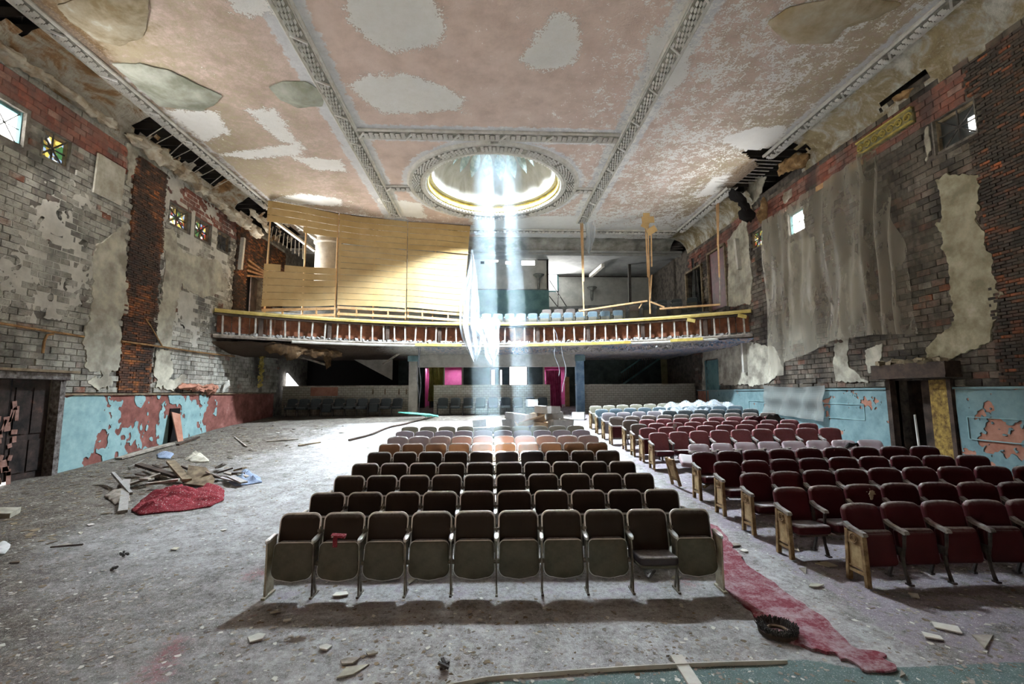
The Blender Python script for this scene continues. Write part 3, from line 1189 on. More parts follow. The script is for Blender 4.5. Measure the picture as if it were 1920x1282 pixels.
lump_roll(COVE_L, [(-10.95, 9.0, 10.05), (-10.85, 11.0, 10.12), (-10.82, 13.0, 10.1)], .17, M['wool'], 3)
lump_roll(COVE_L, [(-10.85, 13.3, 10.12), (-10.66, 14.6, 10.12), (-10.62, 16.0, 10.05), (-10.75, 17.2, 9.98)], .27, M['wool'], 5)
lump_roll(COVE_L, [(-10.7, 17.1, 9.95), (-10.62, 18.2, 9.85), (-10.6, 19.4, 9.72), (-10.5, 20.6, 9.55)], .26, M['wool'], 9)
lump_roll(COVE_L, [(-10.3, 19.3, 10.3), (-10.15, 20.0, 10.0), (-10.1, 20.7, 9.7)], .16, M['wool'], 14)
lump_roll(COVE_R, [(10.7, 14.0, 10.25), (10.5, 14.6, 10.2), (10.4, 15.1, 10.1)], .28, M['rot'], 21)
lump_roll(COVE_R, [(10.85, 15.2, 9.6), (10.75, 15.5, 9.2)], .16, M['wool'], 22)
lump_roll(COVE_R, [(10.7, 16.6, 9.9), (10.75, 16.8, 9.5), (10.8, 17.1, 9.1)], .22, M['rot'], 23)
lump_roll(COVE_R, [(9.9, 17.4, 10.6), (10.2, 17.5, 10.2), (10.5, 17.6, 9.8), (10.7, 17.7, 9.4)], .28, M['dark'], 24, 'burnt_batting')
lump_roll(COVE_R, [(10.75, 10.3, 10.0), (10.72, 10.8, 10.05)], .18, M['rot'], 25)
lth = MB()
for k in range(8):                                      # bare lath across the hole by the right cove
    y = 15.6 + k * .26
    lth.bar((8.9, y, ZC + .03), (10.9, y + .1, ZC + .02), .05, .02)
stuff(lth.build('bare_lath', M['lath_pale'], COVE_R))
for k in range(9):                                      # torn strands in the left holes
    y = 13.9 + k * .45
    s_ = MB(); s_.bar((-10.15, y, 10.75), (-10.75, y + random.uniform(-.2, .3), 10.25), .025, .012)
    s_.build('lath_strip', M['lath_pale'], COVE_L)


# ------------------------------------------------------------------ panels with openings
def panels(mb, place, u0, u1, v0, v1, holes, t):
    us = sorted({u0, u1, *[h[0] for h in holes], *[h[1] for h in holes]})
    vs = sorted({v0, v1, *[h[2] for h in holes], *[h[3] for h in holes]})
    us = [u for u in us if u0 <= u <= u1]; vs = [v for v in vs if v0 <= v <= v1]
    for a, b in zip(us[:-1], us[1:]):
        for c, d in zip(vs[:-1], vs[1:]):
            mu, mv = (a + b) / 2, (c + d) / 2
            if any(h[0] < mu < h[1] and h[2] < mv < h[3] for h in holes): continue
            lo = place(a, c, 0); hi = place(b, d, -t)
            ctr = [(lo[k] + hi[k]) / 2 for k in range(3)]
            siz = [abs(lo[k] - hi[k]) for k in range(3)]
            mb.box(ctr, siz)

# ------------------------------------------------------------------ side walls
def PL(u, v, h=0.0):
    return (-WX + h, u, v)


def PR(u, v, h=0.0):
    return (WX - h, u, v)


def yL(px, py=600):
    return on_x(px, py, -WX).y


def yR(px, py=600):
    return on_x(px, py, WX).y


def pxL(pts):
    return [(on_x(a, b, -WX).y, on_x(a, b, -WX).z) for a, b in pts]


def pxR(pts):
    return [(on_x(a, b, WX).y, on_x(a, b, WX).z) for a, b in pts]


WZ0, WZ1 = 8.26, 9.04                                    # clerestory windows
LW = [(yL(-12, 225), yL(51, 225), 8.22, 9.10, 'bright'), (yL(80, 270), yL(136, 270), WZ0, WZ1, 'stained'),
      (yL(318, 405), yL(357, 405), WZ0, WZ1, 'stained'), (yL(366, 430), yL(396, 430), WZ0, WZ1, 'stained'), (yL(408, 450), yL(433, 450), WZ0, WZ1, 'dim')]
RW = [(yR(1832, 245), yR(1748, 245), WZ0 - .1, WZ1, 'onepane'), (yR(1508, 410), yR(1476, 410), WZ0 - .25, WZ1 - .15, 'bright'),
      (yR(1466, 440), yR(1438, 440), WZ0, WZ1, 'dim'), (yR(1431, 455), yR(1407, 455), WZ0, WZ1, 'stained')]
LDOOR = (10.25, 12.12, -0.3, 2.78)
RDOOR = (yR(1790, 780), yR(1683, 780), -0.3, 2.62)
LEXIT = (20.75, 22.2, 5.9, 8.5)                         # way out on the balcony, left
LSLIT = (yL(533), 29.0, 1.0, 3.3)
REXITS = [(yR(1362, 520), yR(1331, 520), 6.35, 9.2), (yR(1316, 520), yR(1288, 520), 6.35, 8.9)]
RUNDER = (yR(1347, 700), yR(1326, 700), 1.1, 3.9)
LHOLES = [w[:4] for w in LW] + [LDOOR, LEXIT]
RHOLES = [w[:4] for w in RW] + [RDOOR] + REXITS + [RUNDER]
PILASTERS_L = [(yL(238, 500), yL(300, 500), 2.45, 9.9), (yL(440, 500), 24.4, 5.2, 9.9), (7.0, 9.0, 2.5, 9.9)]
PILASTERS_R = [(6.5, yR(1852, 500), 2.45, 9.9)]

M['mortar'] = worn('old_mortar', (0.09, 0.08, 0.07), (0.22, 0.20, 0.17), 4.0, 0.95, 0.4)
M['mortar_dark'] = worn('sooty_mortar', (0.035, 0.03, 0.026), (0.11, 0.095, 0.08), 4.0, 0.95, 0.4)
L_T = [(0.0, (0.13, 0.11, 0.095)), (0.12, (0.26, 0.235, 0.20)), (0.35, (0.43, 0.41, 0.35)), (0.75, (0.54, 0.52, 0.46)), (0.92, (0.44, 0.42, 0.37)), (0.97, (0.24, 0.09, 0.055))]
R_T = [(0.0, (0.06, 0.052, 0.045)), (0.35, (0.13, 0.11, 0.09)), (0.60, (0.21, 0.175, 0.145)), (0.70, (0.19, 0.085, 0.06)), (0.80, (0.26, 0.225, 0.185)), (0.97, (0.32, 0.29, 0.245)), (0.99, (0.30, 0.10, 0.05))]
X_T = [(0.0, (0.16, 0.05, 0.035)), (0.4, (0.27, 0.085, 0.055)), (0.8, (0.33, 0.13, 0.09)), (1.0, (0.36, 0.26, 0.21))]
M['blk_L'] = m_blocks('whitewashed_block', L_T, (0.085, 0.08, 0.07), None, wash=(0.52, 0.50, 0.44), stain_lo=.47, stain_hi=.62)
M['blk_Ls'] = m_blocks('whitewashed_blocks_far', L_T, (0.085, 0.08, 0.07), wash=(0.52, 0.50, 0.44), stain_lo=.47, stain_hi=.62)
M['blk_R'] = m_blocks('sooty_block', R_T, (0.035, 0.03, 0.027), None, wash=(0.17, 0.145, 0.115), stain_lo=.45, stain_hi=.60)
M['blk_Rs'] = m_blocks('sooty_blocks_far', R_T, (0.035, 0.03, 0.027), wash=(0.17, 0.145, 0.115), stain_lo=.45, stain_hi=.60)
M['blk_X'] = m_blocks('red_block', X_T, (0.07, 0.05, 0.045), None, lines=False, wash=(0.20, 0.11, 0.09), stain_lo=.44, stain_hi=.62)
M['blk_Xs'] = m_blocks('red_blocks_far', X_T, (0.07, 0.05, 0.045), lines=False, wash=(0.20, 0.11, 0.09), stain_lo=.44, stain_hi=.62)
BR_T = [(0.0, (0.04, 0.03, 0.026)), (0.35, (0.10, 0.05, 0.03)), (0.60, (0.20, 0.075, 0.035)), (0.80, (0.36, 0.12, 0.04)), (1.0, (0.50, 0.19, 0.06))]
M['brick'] = m_blocks('orange_brick', BR_T, (0.03, 0.026, 0.024), (5, 0.215, 0.072), lines=False, stain_lo=0.42, stain_hi=0.55, wash=(.10, .055, .04))
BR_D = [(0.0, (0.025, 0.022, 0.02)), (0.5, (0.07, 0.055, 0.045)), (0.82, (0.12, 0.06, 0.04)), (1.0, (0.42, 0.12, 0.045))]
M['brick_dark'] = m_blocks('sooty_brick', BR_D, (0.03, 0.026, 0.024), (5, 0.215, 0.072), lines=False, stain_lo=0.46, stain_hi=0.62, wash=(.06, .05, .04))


def px_size(p):
    q = CAM_R.transposed() @ (Vector(p) - CAM_P)
    if q.z > -0.5: return -1, 0, 0
    return 1 / (q.z * q.z), 960 + FPX * q.x / -q.z, 641 - FPX * q.y / -q.z


def wall(side):
    P = PL if side < 0 else PR
    holes = LHOLES if side < 0 else RHOLES
    pil = PILASTERS_L if side < 0 else PILASTERS_R
    nm = 'wall_left' if side < 0 else 'wall_right'
    mb = MB()
    panels(mb, lambda u, v, h: P(u, v, h - .035), 1.5, 30.8, -0.6, 10.35, holes, 0.33)
    root = mb.build(nm, M['mortar'] if side < 0 else M['mortar_dark'])
    structure(root, 'left side wall of whitewashed clay blocks with peeling plaster' if side < 0 else 'right side wall of sooty clay blocks with peeling plaster', 'wall')
    # clay blocks
    rnd = random.Random(11 + side)
    bl = []
    ch, bw = 0.165, 0.36
    for j in range(int((10.05 - 2.42) / ch)):
        z = 2.45 + (j + .5) * ch
        for i in range(70):
            y = 6.0 + (i + (.5 if j % 2 else 0)) * bw
            if y > 24.2: continue
            if any(h[0] - .12 < y < h[1] + .12 and h[2] - .09 < z < h[3] + .09 for h in holes): continue
            if any(h[0] - .05 < y < h[1] + .05 and h[2] < z < h[3] for h in pil): continue
            if z > 9.05 and z < 9.9: kind = 'X'
            elif side > 0 and 18.6 < y < 20.2 and z > 6 and rnd.random() < .6: kind = 'X'
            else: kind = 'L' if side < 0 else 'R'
            if rnd.random() < 0.02: continue                 # block knocked out
            p = P(y, z, -.03 + rnd.uniform(-.010, .012))
            s, qx, qy = px_size(p)
            vis = -10 < qx < 1930 and 0 < qy < 1290
            oblique = s * (WX / max(y, 1))
            bl.append((oblique if vis else -1, p, kind))
    bl.sort(key=lambda t: -t[0])
    me = {}
    for kind in ('X', 'L', 'R'):
        b = MB()
        # block face with chamfered arris
        hx, hy, hz, c = .035, bw / 2 - .007, ch / 2 - .006, .008
        for sx in (-1, 1):
            pass
        vs = [(-hx, -hy, -hz), (-hx, hy, -hz), (-hx, hy, hz), (-hx, -hy, hz),
              (hx - c, -hy, -hz), (hx - c, hy, -hz), (hx - c, hy, hz), (hx - c, -hy, hz),
              (hx, -hy + c, -hz + c), (hx, hy - c, -hz + c), (hx, hy - c, hz - c), (hx, -hy + c, hz - c)]
        fs = [(0, 1, 5, 4), (1, 2, 6, 5), (2, 3, 7, 6), (3, 0, 4, 7), (4, 5, 9, 8), (5, 6, 10, 9), (6, 7, 11, 10), (7, 4, 8, 11), (8, 9, 10, 11)]
        b.add(vs, fs)
        me[kind] = (b, b.mesh('clay_block', M['blk_' + kind]))
    rest = {'X': MB(), 'L': MB(), 'R': MB()}
    n_obj = 0
    for s, p, kind in bl:
        if s > 0 and n_obj < 295:
            o = link('clay_block', me[kind][1], root, p, (0, 0, 0 if side < 0 else PI))
            n_obj += 1
        else:
            sg = 1 if side < 0 else -1
            rest[kind].add([(p[0] + sg * v[0], p[1] + sg * v[1], p[2] + v[2]) for v in me[kind][0].v], me[kind][0].f)
    for kind, b in rest.items():
        if b.v:
            stuff(b.build('far_clay_blocks', M['blk_' + kind + 's'], root))
    # brick piers
    for (a, b_, c, d) in pil:
        m = MB()
        for j in range(int((d - c) / .072)):
            z = c + (j + .5) * .072
            lo_ = a + .16 * float(fbm(np.array([z * 2.0]), np.array([a]), 3, 2.)[0]); hi_ = b_ + .16 * float(fbm(np.array([z * 2.0]), np.array([b_]), 3, 5.)[0])
            for i in range(-1, int((b_ - a) / .215) + 2):
                y = a + (i + (.5 if j % 2 else 0)) * .215
                ya_, yb_ = max(lo_, y - .10), min(hi_, y + .10)
                if yb_ - ya_ < .035: continue
                if any(h[0] - .1 < y < h[1] + .1 and h[2] - .03 < z < h[3] + .03 for h in holes): continue
                q = P((ya_ + yb_) / 2, z, .0 + rnd.uniform(-.012, .01))
                m.box(q, (.09, yb_ - ya_, .060))
        if m.v:
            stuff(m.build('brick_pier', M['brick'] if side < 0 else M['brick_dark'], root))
    return root


WALL_L = wall(-1)
WALL_R = wall(1)


def plaster(root, P, polys, mat, name, thick=.03, amp=.14, step=.055, flip=False, seed=1.0, freq=1.6, holes=()):
    """surviving plaster: a sheet with ragged broken edges"""
    us = [p[0] for q in polys for p in q]; vs = [p[1] for q in polys for p in q]

    def field(U, V):
        d = np.full(U.shape, -9.0)
        for q in polys: d = np.maximum(d, poly_sdf(U, V, q))
        d = d + amp * fbm(U * freq * 2, V * freq * 2, 5, seed) + amp * .55 * fbm(U * freq * 7, V * freq * 5, 4, seed + 3) - .02
        for h in holes:
            d = np.minimum(d, np.maximum(np.maximum(h[0] - U, U - h[1]), np.maximum(h[2] - V, V - h[3])) - .06)
        return d
    v, f = field_polys(min(us) - .2, max(us) + .2, min(vs) - .2, max(vs) + .2, step, field)
    mb = MB()
    seeds = seed

    def place(u, w, h):
        k = 0.012 * math.sin(u * 3.1 + seeds) * math.cos(w * 2.3)
        return P(u, w, h + (k if h > 0 else 0))
    sheet(mb, v, f, place, thick, flip)
    return mb.build(name, mat, root, 40)


CR = M['plaster_cream']
left_plaster = [pxL(q) for q in (
    [(172, 470), (215, 430), (236, 420), (236, 590), (224, 600), (226, 690), (190, 706), (158, 690), (152, 625), (168, 600)],
    [(303, 430), (322, 425), (340, 470), (345, 520), (330, 575), (322, 620), (318, 650), (300, 648), (283, 600), (300, 560), (306, 500)],
    [(290, 655), (318, 655), (325, 700), (300, 730), (288, 728)],
    [(330, 470), (410, 490), (430, 540), (380, 560), (340, 540)],
    [(150, 715), (200, 700), (225, 722), (180, 732)],
    [(236, 270), (262, 275), (250, 330), (235, 350)],
    [(300, 715), (345, 700), (350, 728), (305, 732)])]
plaster(WALL_L, PL, left_plaster, CR, 'plaster_remnant', .04, .16, .05, True, 2.0, holes=LHOLES)
wash = [pxL(q) for q in (
    [(60, 400), (170, 360), (170, 560), (120, 600), (40, 560), (20, 480)],
    [(305, 300), (330, 330), (440, 420), (430, 560), (360, 640), (320, 620), (310, 420)],
    [(0, 480), (60, 500), (90, 590), (0, 570)])]
plaster(WALL_L, PL, wash, M['plaster_white'], 'limewash_remnant', .006, 1.3, .06, True, 6.0, 2.2, holes=LHOLES)
right_plaster = [pxR(q) for q in (
    [(1760, 420), (1800, 385), (1845, 425), (1866, 480), (1872, 520), (1880, 565), (1866, 610), (1855, 650), (1800, 668), (1745, 692), (1735, 650), (1790, 610), (1780, 520)],
    [(1755, 335), (1800, 322), (1850, 326), (1832, 360), (1838, 420), (1800, 440), (1765, 400)])]
plaster(WALL_R, PR, right_plaster, M['plaster_yellow'], 'plaster_remnant', .05, .13, .045, False, 3.0, holes=RHOLES)
right_cream = [pxR(q) for q in (
    [(1478, 455), (1530, 440), (1532, 560), (1520, 640), (1480, 650)],
    [(1578, 500), (1605, 470), (1622, 490), (1618, 560), (1590, 640), (1570, 640)],
    [(1563, 640), (1590, 640), (1594, 690), (1630, 716), (1566, 718)],
    [(1625, 655), (1660, 640), (1650, 690), (1630, 700)],
    [(1366, 450), (1400, 400), (1412, 520), (1408, 572), (1366, 575)],
    [(1345, 655), (1400, 640), (1455, 650), (1470, 690), (1440, 722), (1345, 722)],
    [(1735, 240), (1745, 230), (1748, 275), (1738, 300)],
    [(1395, 330), (1440, 330), (1420, 380), (1395, 390)],
    [(1318, 640), (1345, 640), (1345, 760), (1318, 760)])]
plaster(WALL_R, PR, right_cream, CR, 'plaster_remnant', .035, .12, .05, False, 4.0, holes=RHOLES)


# ------------------------------------------------------------------ dado
def dado(side):
    P = PL if side < 0 else PR
    root_wall = WALL_L if side < 0 else WALL_R
    door = LDOOR if side < 0 else RDOOR
    mb = MB()
    for a, b in ((6.0, door[0] - .12), (door[1] + .12, 23.8)):
        n = 24
        for k in range(n):
            y0, y1 = a + (b - a) * k / n, a + (b - a) * (k + 1) / n
            c = P((y0 + y1) / 2, 1.0, .01)
            mb.box((c[0], c[1], 0.98), (.09, y1 - y0, 2.82))
    o = mb.build('dado_left' if side < 0 else 'dado_right', M['maroon'] if side < 0 else M['salmon'])
    structure(o, 'low maroon dado with torn teal paint along the left wall' if side < 0 else 'low teal painted dado peeling to salmon along the right wall', 'dado')
    r = MB()
    for a, b in ((6.0, door[0] - .12), (door[1] + .12, 23.8)):
        c = P((a + b) / 2, 2.41, .03)
        r.box(c, (.17, b - a, .05))
    r.build('dado_rail', M['lath'] if side < 0 else M['teal_blue'], o)
    y0, y1 = (door[1] + .12, 19.0) if side < 0 else (6.0, 22.6)

    def field(U, V):
        if side < 0:
            f = 0.9 * fbm(U * 2.4, V * 1.5, 5, 12.) + .45 * fbm(U * 9, V * 6, 3, 2.) + .07 - .28 * sstep(U, 17.6, 18.8) + .25 * np.exp(-((U - 12.6) / .8) ** 2) - .2 * np.exp(-((U - 15.0) / .55) ** 2) * sstep(1.9 - V, 0, .5)
            f = np.minimum(f, (2.37 - V) * 2 + .02 + .3 * fbm(U * 3, V * 0, 3, 4.))
        else:
            f = 0.40 + 0.75 * fbm(U * 2.0, V * 1.8, 5, 14.) + .55 * fbm(U * 11, V * 9, 3, 5.) - .30 * sstep(10.6 - U, 0, .4) * sstep(1.9 - V, -.2, .7)
            f = np.minimum(f, (2.38 - V) * 2)
        f = np.where((U > door[0] - .14) & (U < door[1] + .14), -1, f)
        return np.minimum(f, np.minimum(U - y0, y1 - U))
    v, f = field_polys(y0, y1, 0.0, 2.40, .04, field)
    sh = MB()

    def place(u, w, h):
        k = .02 * float(vnoise(np.array([u * 2.2]), np.array([w * 2.2]))[0]) if h > 0 else 0
        return P(u, w, .055 + h + k)
    sheet(sh, v, f, place, .008, side < 0)
    sh.build('peeling_paint', M['teal'] if side < 0 else M['teal_blue'], o, 40)
    # panel beads
    bd = MB()
    if side > 0:
        for (ya, yb, za, zb) in ((8.6, 10.1, 1.25, 1.75), (13.0, 15.4, 1.5, 1.95), (16, 19, 1.5, 1.95)):
            for (a, b) in (((ya, za), (yb, za)), ((yb, za), (yb, zb)), ((yb, zb), (ya, zb)), ((ya, zb), (ya, za))):
                bd.bar(P(a[0], a[1], .085), P(b[0], b[1], .085), .02, .02)
        bd.build('panel_bead', M['teal'], o)
    return o


DADO_L = dado(-1)
DADO_R = dado(1)
bd = MB(); bd.box((-10.86, yL(352, 725), 2.62), (.28, 2.2, .42)); bd.box((-10.84, yL(400, 725), 2.62), (.2, .7, .5))
lb = tag(lump_roll(None, [(-10.9, yL(325, 722), 2.62), (-10.86, yL(352, 722), 2.66), (-10.88, yL(400, 722), 2.6)], .2, M['salmon'], 41, 'fallen_plaster_slab'),
         'brown and white slab of fallen plaster lying on the left dado ledge', 'plaster')
lb2 = tag(lump_roll(None, [(-10.88, yL(410, 722), 2.5), (-10.86, yL(414, 722), 2.75), (-10.85, yL(419, 722), 2.95)], .16, M['plaster_white'], 43, 'plaster_chunk'),
          'small white plaster chunk upright on the left dado ledge', 'plaster')


# ------------------------------------------------------------------ windows high in the side walls
def window(idx, side, y0, y1, z0, z1, kind, label):
    P = PL if side < 0 else PR
    root = empty('window_%d' % idx, P((y0 + y1) / 2, z0, -.2))
    structure(root, label, 'window')

    def put(mb, name, mat, sm=None):
        o = mb.build(name, mat, root, sm); o.location = -root.location; return o
    fr = MB()
    d = -.17
    for (a, b) in (((y0, z0), (y1, z0)), ((y1, z0), (y1, z1)), ((y1, z1), (y0, z1)), ((y0, z1), (y0, z0))):
        fr.bar(P(a[0], a[1], d), P(b[0], b[1], d), .07, .16)
    put(fr, 'frame', M['lath'] if kind != 'bright' else M['teal_dark'])
    ym, zm = (y0 + y1) / 2, (z0 + z1) / 2
    for k, (a, b) in enumerate((((ym, z0), (ym, z1)), ((y0, zm), (y1, zm)), ((y0, z0), (y1, z1)), ((y0, z1), (y1, z0)))):
        g = MB(); w = .018 if kind == 'bright' else .032
        if kind == 'bright' and k == 0: continue
        g.bar(P(a[0], a[1], -.14), P(b[0], b[1], -.14), w, w)
        put(g, 'glazing_bar', M['metal_dark'])
    pn = MB()
    c = P(ym, zm, -.20)
    pn.box(c, (.012, y1 - y0, z1 - z0))
    mat = {'bright': M['white_light'], 'stained': M['stained'], 'dim': M['glass_dim'], 'onepane': M['glass_dim']}[kind]
    put(pn, 'pane', mat)
    if kind == 'onepane':
        p2 = MB(); c = P(y0 + (y1 - y0) * .14, z0 + (z1 - z0) * .42, -.155)
        p2.box(c, (.012, (y1 - y0) * .30, (z1 - z0) * .36))
        put(p2, 'open_pane', M['white_light'])
    rv = MB()                                            # reveal and sill
    for (a, b) in (((y0, z0), (y1, z0)), ((y1, z0), (y1, z1)), ((y0, z1), (y0, z0))):
        rv.bar(P(a[0], a[1], -.07), P(b[0], b[1], -.07), .03, .14)
    put(rv, 'sill', M['mortar'])
    return root


M['glass_dim'] = plain('dark_dirty_glass', (0.025, 0.028, 0.028), 0.35, 0.5)
wl = ['bright broken window at the far left under the ceiling', 'stained glass window with crossed bars beside the bright one on the left', 'first stained glass window right of the left brick pier', 'second stained glass window right of the left brick pier', 'dark barred window nearest the balcony on the left wall']
for k, w in enumerate(LW): window(k + 1, -1, *w, wl[k])
wr = ['dark barred window with one bright open pane right of the plastic sheeting', 'bright window glowing through the plastic sheeting', 'dark barred window left of the plastic sheeting', 'small stained glass window above the right end of the balcony']
for k, w in enumerate(RW): window(k + 6, 1, *w, wr[k])
bp = MB()
y0, y1 = yL(175, 315), yL(229, 315)
bp.box((-10.98, (y0 + y1) / 2, 8.55), (.05, y1 - y0, 1.15), (0, 0.03, 0))
cb = bp.build('window_board', worn('stained_white_board', (0.38, 0.34, 0.26), (0.62, 0.60, 0.53), 1.8, .9, .2))
tag(cb, 'stained white board covering a window left of the brick pier', 'board')


# ------------------------------------------------------------------ doors
def left_door():
    a, b, _, top = LDOOR
    fz = floor_z(-11, 11)
    root = empty('door_1', (-WX, (a + b) / 2, fz))
    structure(root, 'pair of rotten dark wooden doors in a peeling frame, left wall', 'door')

    def put(mb, name, mat, parent=root):
        o = mb.build(name, mat, parent); o.location = -root.location if parent is root else (0, 0, 0); return o
    fr = worn('peeling_frame_paint', (0.05, 0.04, 0.035), (0.22, 0.20, 0.19), 9.0, .9, .5, c3=(0.42, 0.41, 0.42))
    for y in (a - .06, b + .06):
        m = MB(); m.box((-WX + .06, y, top / 2), (.22, .15, top + .1)); put(m, 'jamb', fr)
    m = MB(); m.box((-WX + .08, (a + b) / 2, top + .08), (.30, b - a + .35, .16)); put(m, 'lintel', fr)
    m = MB(); m.box((-WX + .12, (a + b) / 2 + .05, top + .20), (.42, b - a + .55, .06)); put(m, 'cornice', M['lath'])
    dm = worn('rotten_door', (0.012, 0.010, 0.010), (0.05, 0.035, 0.03), 3.0, .8, .4, c3=(0.13, 0.065, 0.05))
    mid = (a + b) / 2
    for k, (y0, y1) in enumerate(((a, mid - .02), (mid + .02, b))):
        m = MB(); m.box((-WX - .12, (y0 + y1) / 2, (top + fz) / 2 + .05), (.05, y1 - y0, top - fz - .06)); lf = put(m, 'door_leaf', dm)
        for (za, zb) in ((fz + .25, fz + 1.0), (fz + 1.15, top - .2)):
            for q in range(2):
                ya = y0 + .08 + q * (y1 - y0 - .08) / 2; yb = ya + (y1 - y0 - .24) / 2
                m = MB(); m.box((-WX - .085, (ya + yb) / 2, (za + zb) / 2), (.03, yb - ya, zb - za))
                pn = m.build('door_panel', dm, lf)
    fl = MB()                                             # paint flakes still clinging
    rnd = random.Random(5)
    for k in range(26):
        y = a + .55 + rnd.uniform(0, .55); z = rnd.uniform(fz + .1, 2.2)
        fl.box((-WX - .063, y, z), (.012, rnd.uniform(.05, .16), rnd.uniform(.08, .35)), (rnd.uniform(-.3, .3), 0, 0))
    stuff(put(fl, 'paint_flakes', worn('door_flakes', (0.20, 0.10, 0.07), (0.34, 0.20, 0.17), 5, .9, .3)))
    m = MB(); m.box((-WX - .16, a + .72, fz + .05), (.03, .75, .11)); put(m, 'daylight_gap', M['white_light'])
    return root


left_door()


def right_door():
    a, b, _, top = RDOOR
    fz = floor_z(11, 11)
    root = empty('door_2', (WX, (a + b) / 2, fz))
    structure(root, 'dark open doorway under a dusty canopy in the right wall', 'door')

    def put(mb, name, mat, parent=root):
        o = mb.build(name, mat, parent); o.location = -root.location; return o
    m = MB(); m.box((WX - .01, b + .07, top / 2), (.26, .14, top)); put(m, 'jamb', M['wood_dark'])
    yg = yR(1757, 780); m = MB(); m.box((WX - .06, (a + yg) / 2, top / 2), (.14, yg - a, top)); put(m, 'gilded_jamb', worn('scraped_gold_wood', (0.10, 0.055, 0.012), (0.36, 0.24, 0.055), 9, .7, .5, .3, c3=(0.50, 0.38, 0.13)))
    m = MB(); m.box((WX - .03, a - .05, top / 2), (.2, .10, top)); put(m, 'jamb', M['wood_dark'])
    m = MB(); m.box((WX - .17, (a + b) / 2, top + .26), (.46, b - a + .55, .34)); m.box((WX - .19, (a + b) / 2, top + .08), (.50, b - a + .6, .06)); put(m, 'canopy', M['wood_dark'])
    m = MB()
    rr = random.Random(3)
    for k in range(60):
        y = a - .2 + rr.random() * (b - a + .4)
        m.box((WX - .17 + rr.uniform(-.18, .2), y, top + .45 + rr.uniform(-.02, .05)), (rr.uniform(.1, .25), rr.uniform(.1, .3), rr.uniform(.04, .12)), (rr.uniform(-.4, .4), rr.uniform(-.4, .4), rr.random() * 3))
    stuff(put(m, 'dust_heap', worn('brown_dust', (0.16, 0.13, 0.085), (0.30, 0.25, 0.17), 8, .95, .6)))
    m = MB(); m.box((WX + .30, a + .50, top / 2), (.05, 1.0, top - .1), (0, 0, .12)); lf = put(m, 'door_leaf', M['wood_dark'])
    m = MB(); m.tube([(WX + .22, a + .16, 1.62), (WX + .19, a + .16, 1.60), (WX + .19, a + .16, 1.46), (WX + .22, a + .16, 1.44)], .012, 6); put(m, 'handle', M['lath_pale'])
    m = MB(); m.box((WX + .9, (a + b) / 2, 1.4), (.06, b - a + 1.4, 3.4)); m.box((WX + .6, b + .4, 1.4), (.7, .06, 3.4)); m.box((WX + .6, a - .4, 1.4), (.7, .06, 3.4)); m.box((WX + .6, (a + b) / 2, 2.9), (.8, b - a + 1, .06))
    put(m, 'vestibule', M['wood_dark'])
    st = MB()
    p = Vector((WX + .12, b - .42, floor_z(11, 12))); q = Vector((WX + .2, b - .30, 1.72))
    st.bar(p, q, .03, .11)
    tag(st.build('plank', M['plaster_white']), 'pale narrow plank leaning inside the dark right doorway', 'plank')
    return root


right_door()


def balcony_exits():
    mar = worn('maroon_door', (0.05, 0.012, 0.016), (0.13, 0.03, 0.035), 2, .55, .1, .4)
    for k, (a, b, c, d) in enumerate(REXITS):
        root = empty('door_%d' % (k + 3), (WX, (a + b) / 2, c))
        structure(root, 'shut maroon door on the wall above the right balcony end' if k == 0 else 'dark doorway with a grey curtain on the balcony right wall', 'door')
        m = MB()
        if k == 0: m.box((WX + .05, (a + b) / 2, (c + d) / 2), (.06, b - a, d - c))
        else: m.box((WX + .30, (a + b) / 2, (c + d) / 2), (.05, b - a + .2, d - c + .2))  # black sheet painting the doorway's dark depth
        o = m.build('door_leaf', mar if k == 0 else M['dark'], root); o.location = -root.location
        m = MB()
        for y in (a - .05, b + .05): m.box((WX - .02, y, (c + d) / 2), (.12, .10, d - c + .1))
        m.box((WX - .02, (a + b) / 2, d + .05), (.12, b - a + .2, .1))
        o = m.build('door_frame', M['lath'], root); o.location = -root.location
    a, b, c, d = RUNDER
    root = empty('door_5', (WX, (a + b) / 2, c)); structure(root, 'dark green door under the right end of the balcony', 'door')
    m = MB(); m.box((WX + .03, (a + b) / 2, (c + d) / 2), (.06, b - a, d - c)); o = m.build('door_leaf', M['teal_dark'], root); o.location = -root.location
    m = MB()
    for y in (a - .05, b + .05): m.box((WX - .02, y, (c + d) / 2), (.10, .09, d - c))
    o = m.build('door_frame', M['teal_dark'], root); o.location = -root.location
    a, b, c, d = LEXIT
    root = empty('door_6', (-WX, (a + b) / 2, c)); structure(root, 'collapsing doorway to daylight beside the left balcony end', 'door')
    m = MB(); m.box((-WX - .30, a + .22, (c + d) / 2 - .35), (.04, .40, d - c - .9)); o = m.build('daylight_gap', M['white_light'], root); o.location = -root.location
    m = MB(); m.box((-WX - .22, (a + b) / 2 + .38, (c + d) / 2 - .3), (.05, b - a - .55, d - c - .6), (0, 0, .15)); o = m.build('door_leaf', M['wood_dark'], root); o.location = -root.location
    m = MB()
    for q in range(4):
        m.box((-WX - .1, (a + b) / 2, d - .1 - q * .17), (.3, b - a + .1, .09), (.1 * (q - 1), .1, 0))
    o = m.build('broken_lintel', worn('split_timber', (0.20, 0.10, 0.05), (0.42, 0.24, 0.13), 5, .9, .3), root); o.location = -root.location
    m = MB(); m.box((-WX - .4, (a + b) / 2, (c + d) / 2), (.05, b - a + .4, d - c + .4)); o = m.build('backing', M['void'], root); o.location = -root.location


balcony_exits()

# ------------------------------------------------------------------ balcony front
def A(x, off=0.0, z=0.0):
    """a point on the balcony curve, off metres behind it"""
    a = math.asin(x / ARC_R)
    return Vector(((ARC_R + off) * math.sin(a), ARC_Y + (ARC_R + off) * math.cos(a), z))


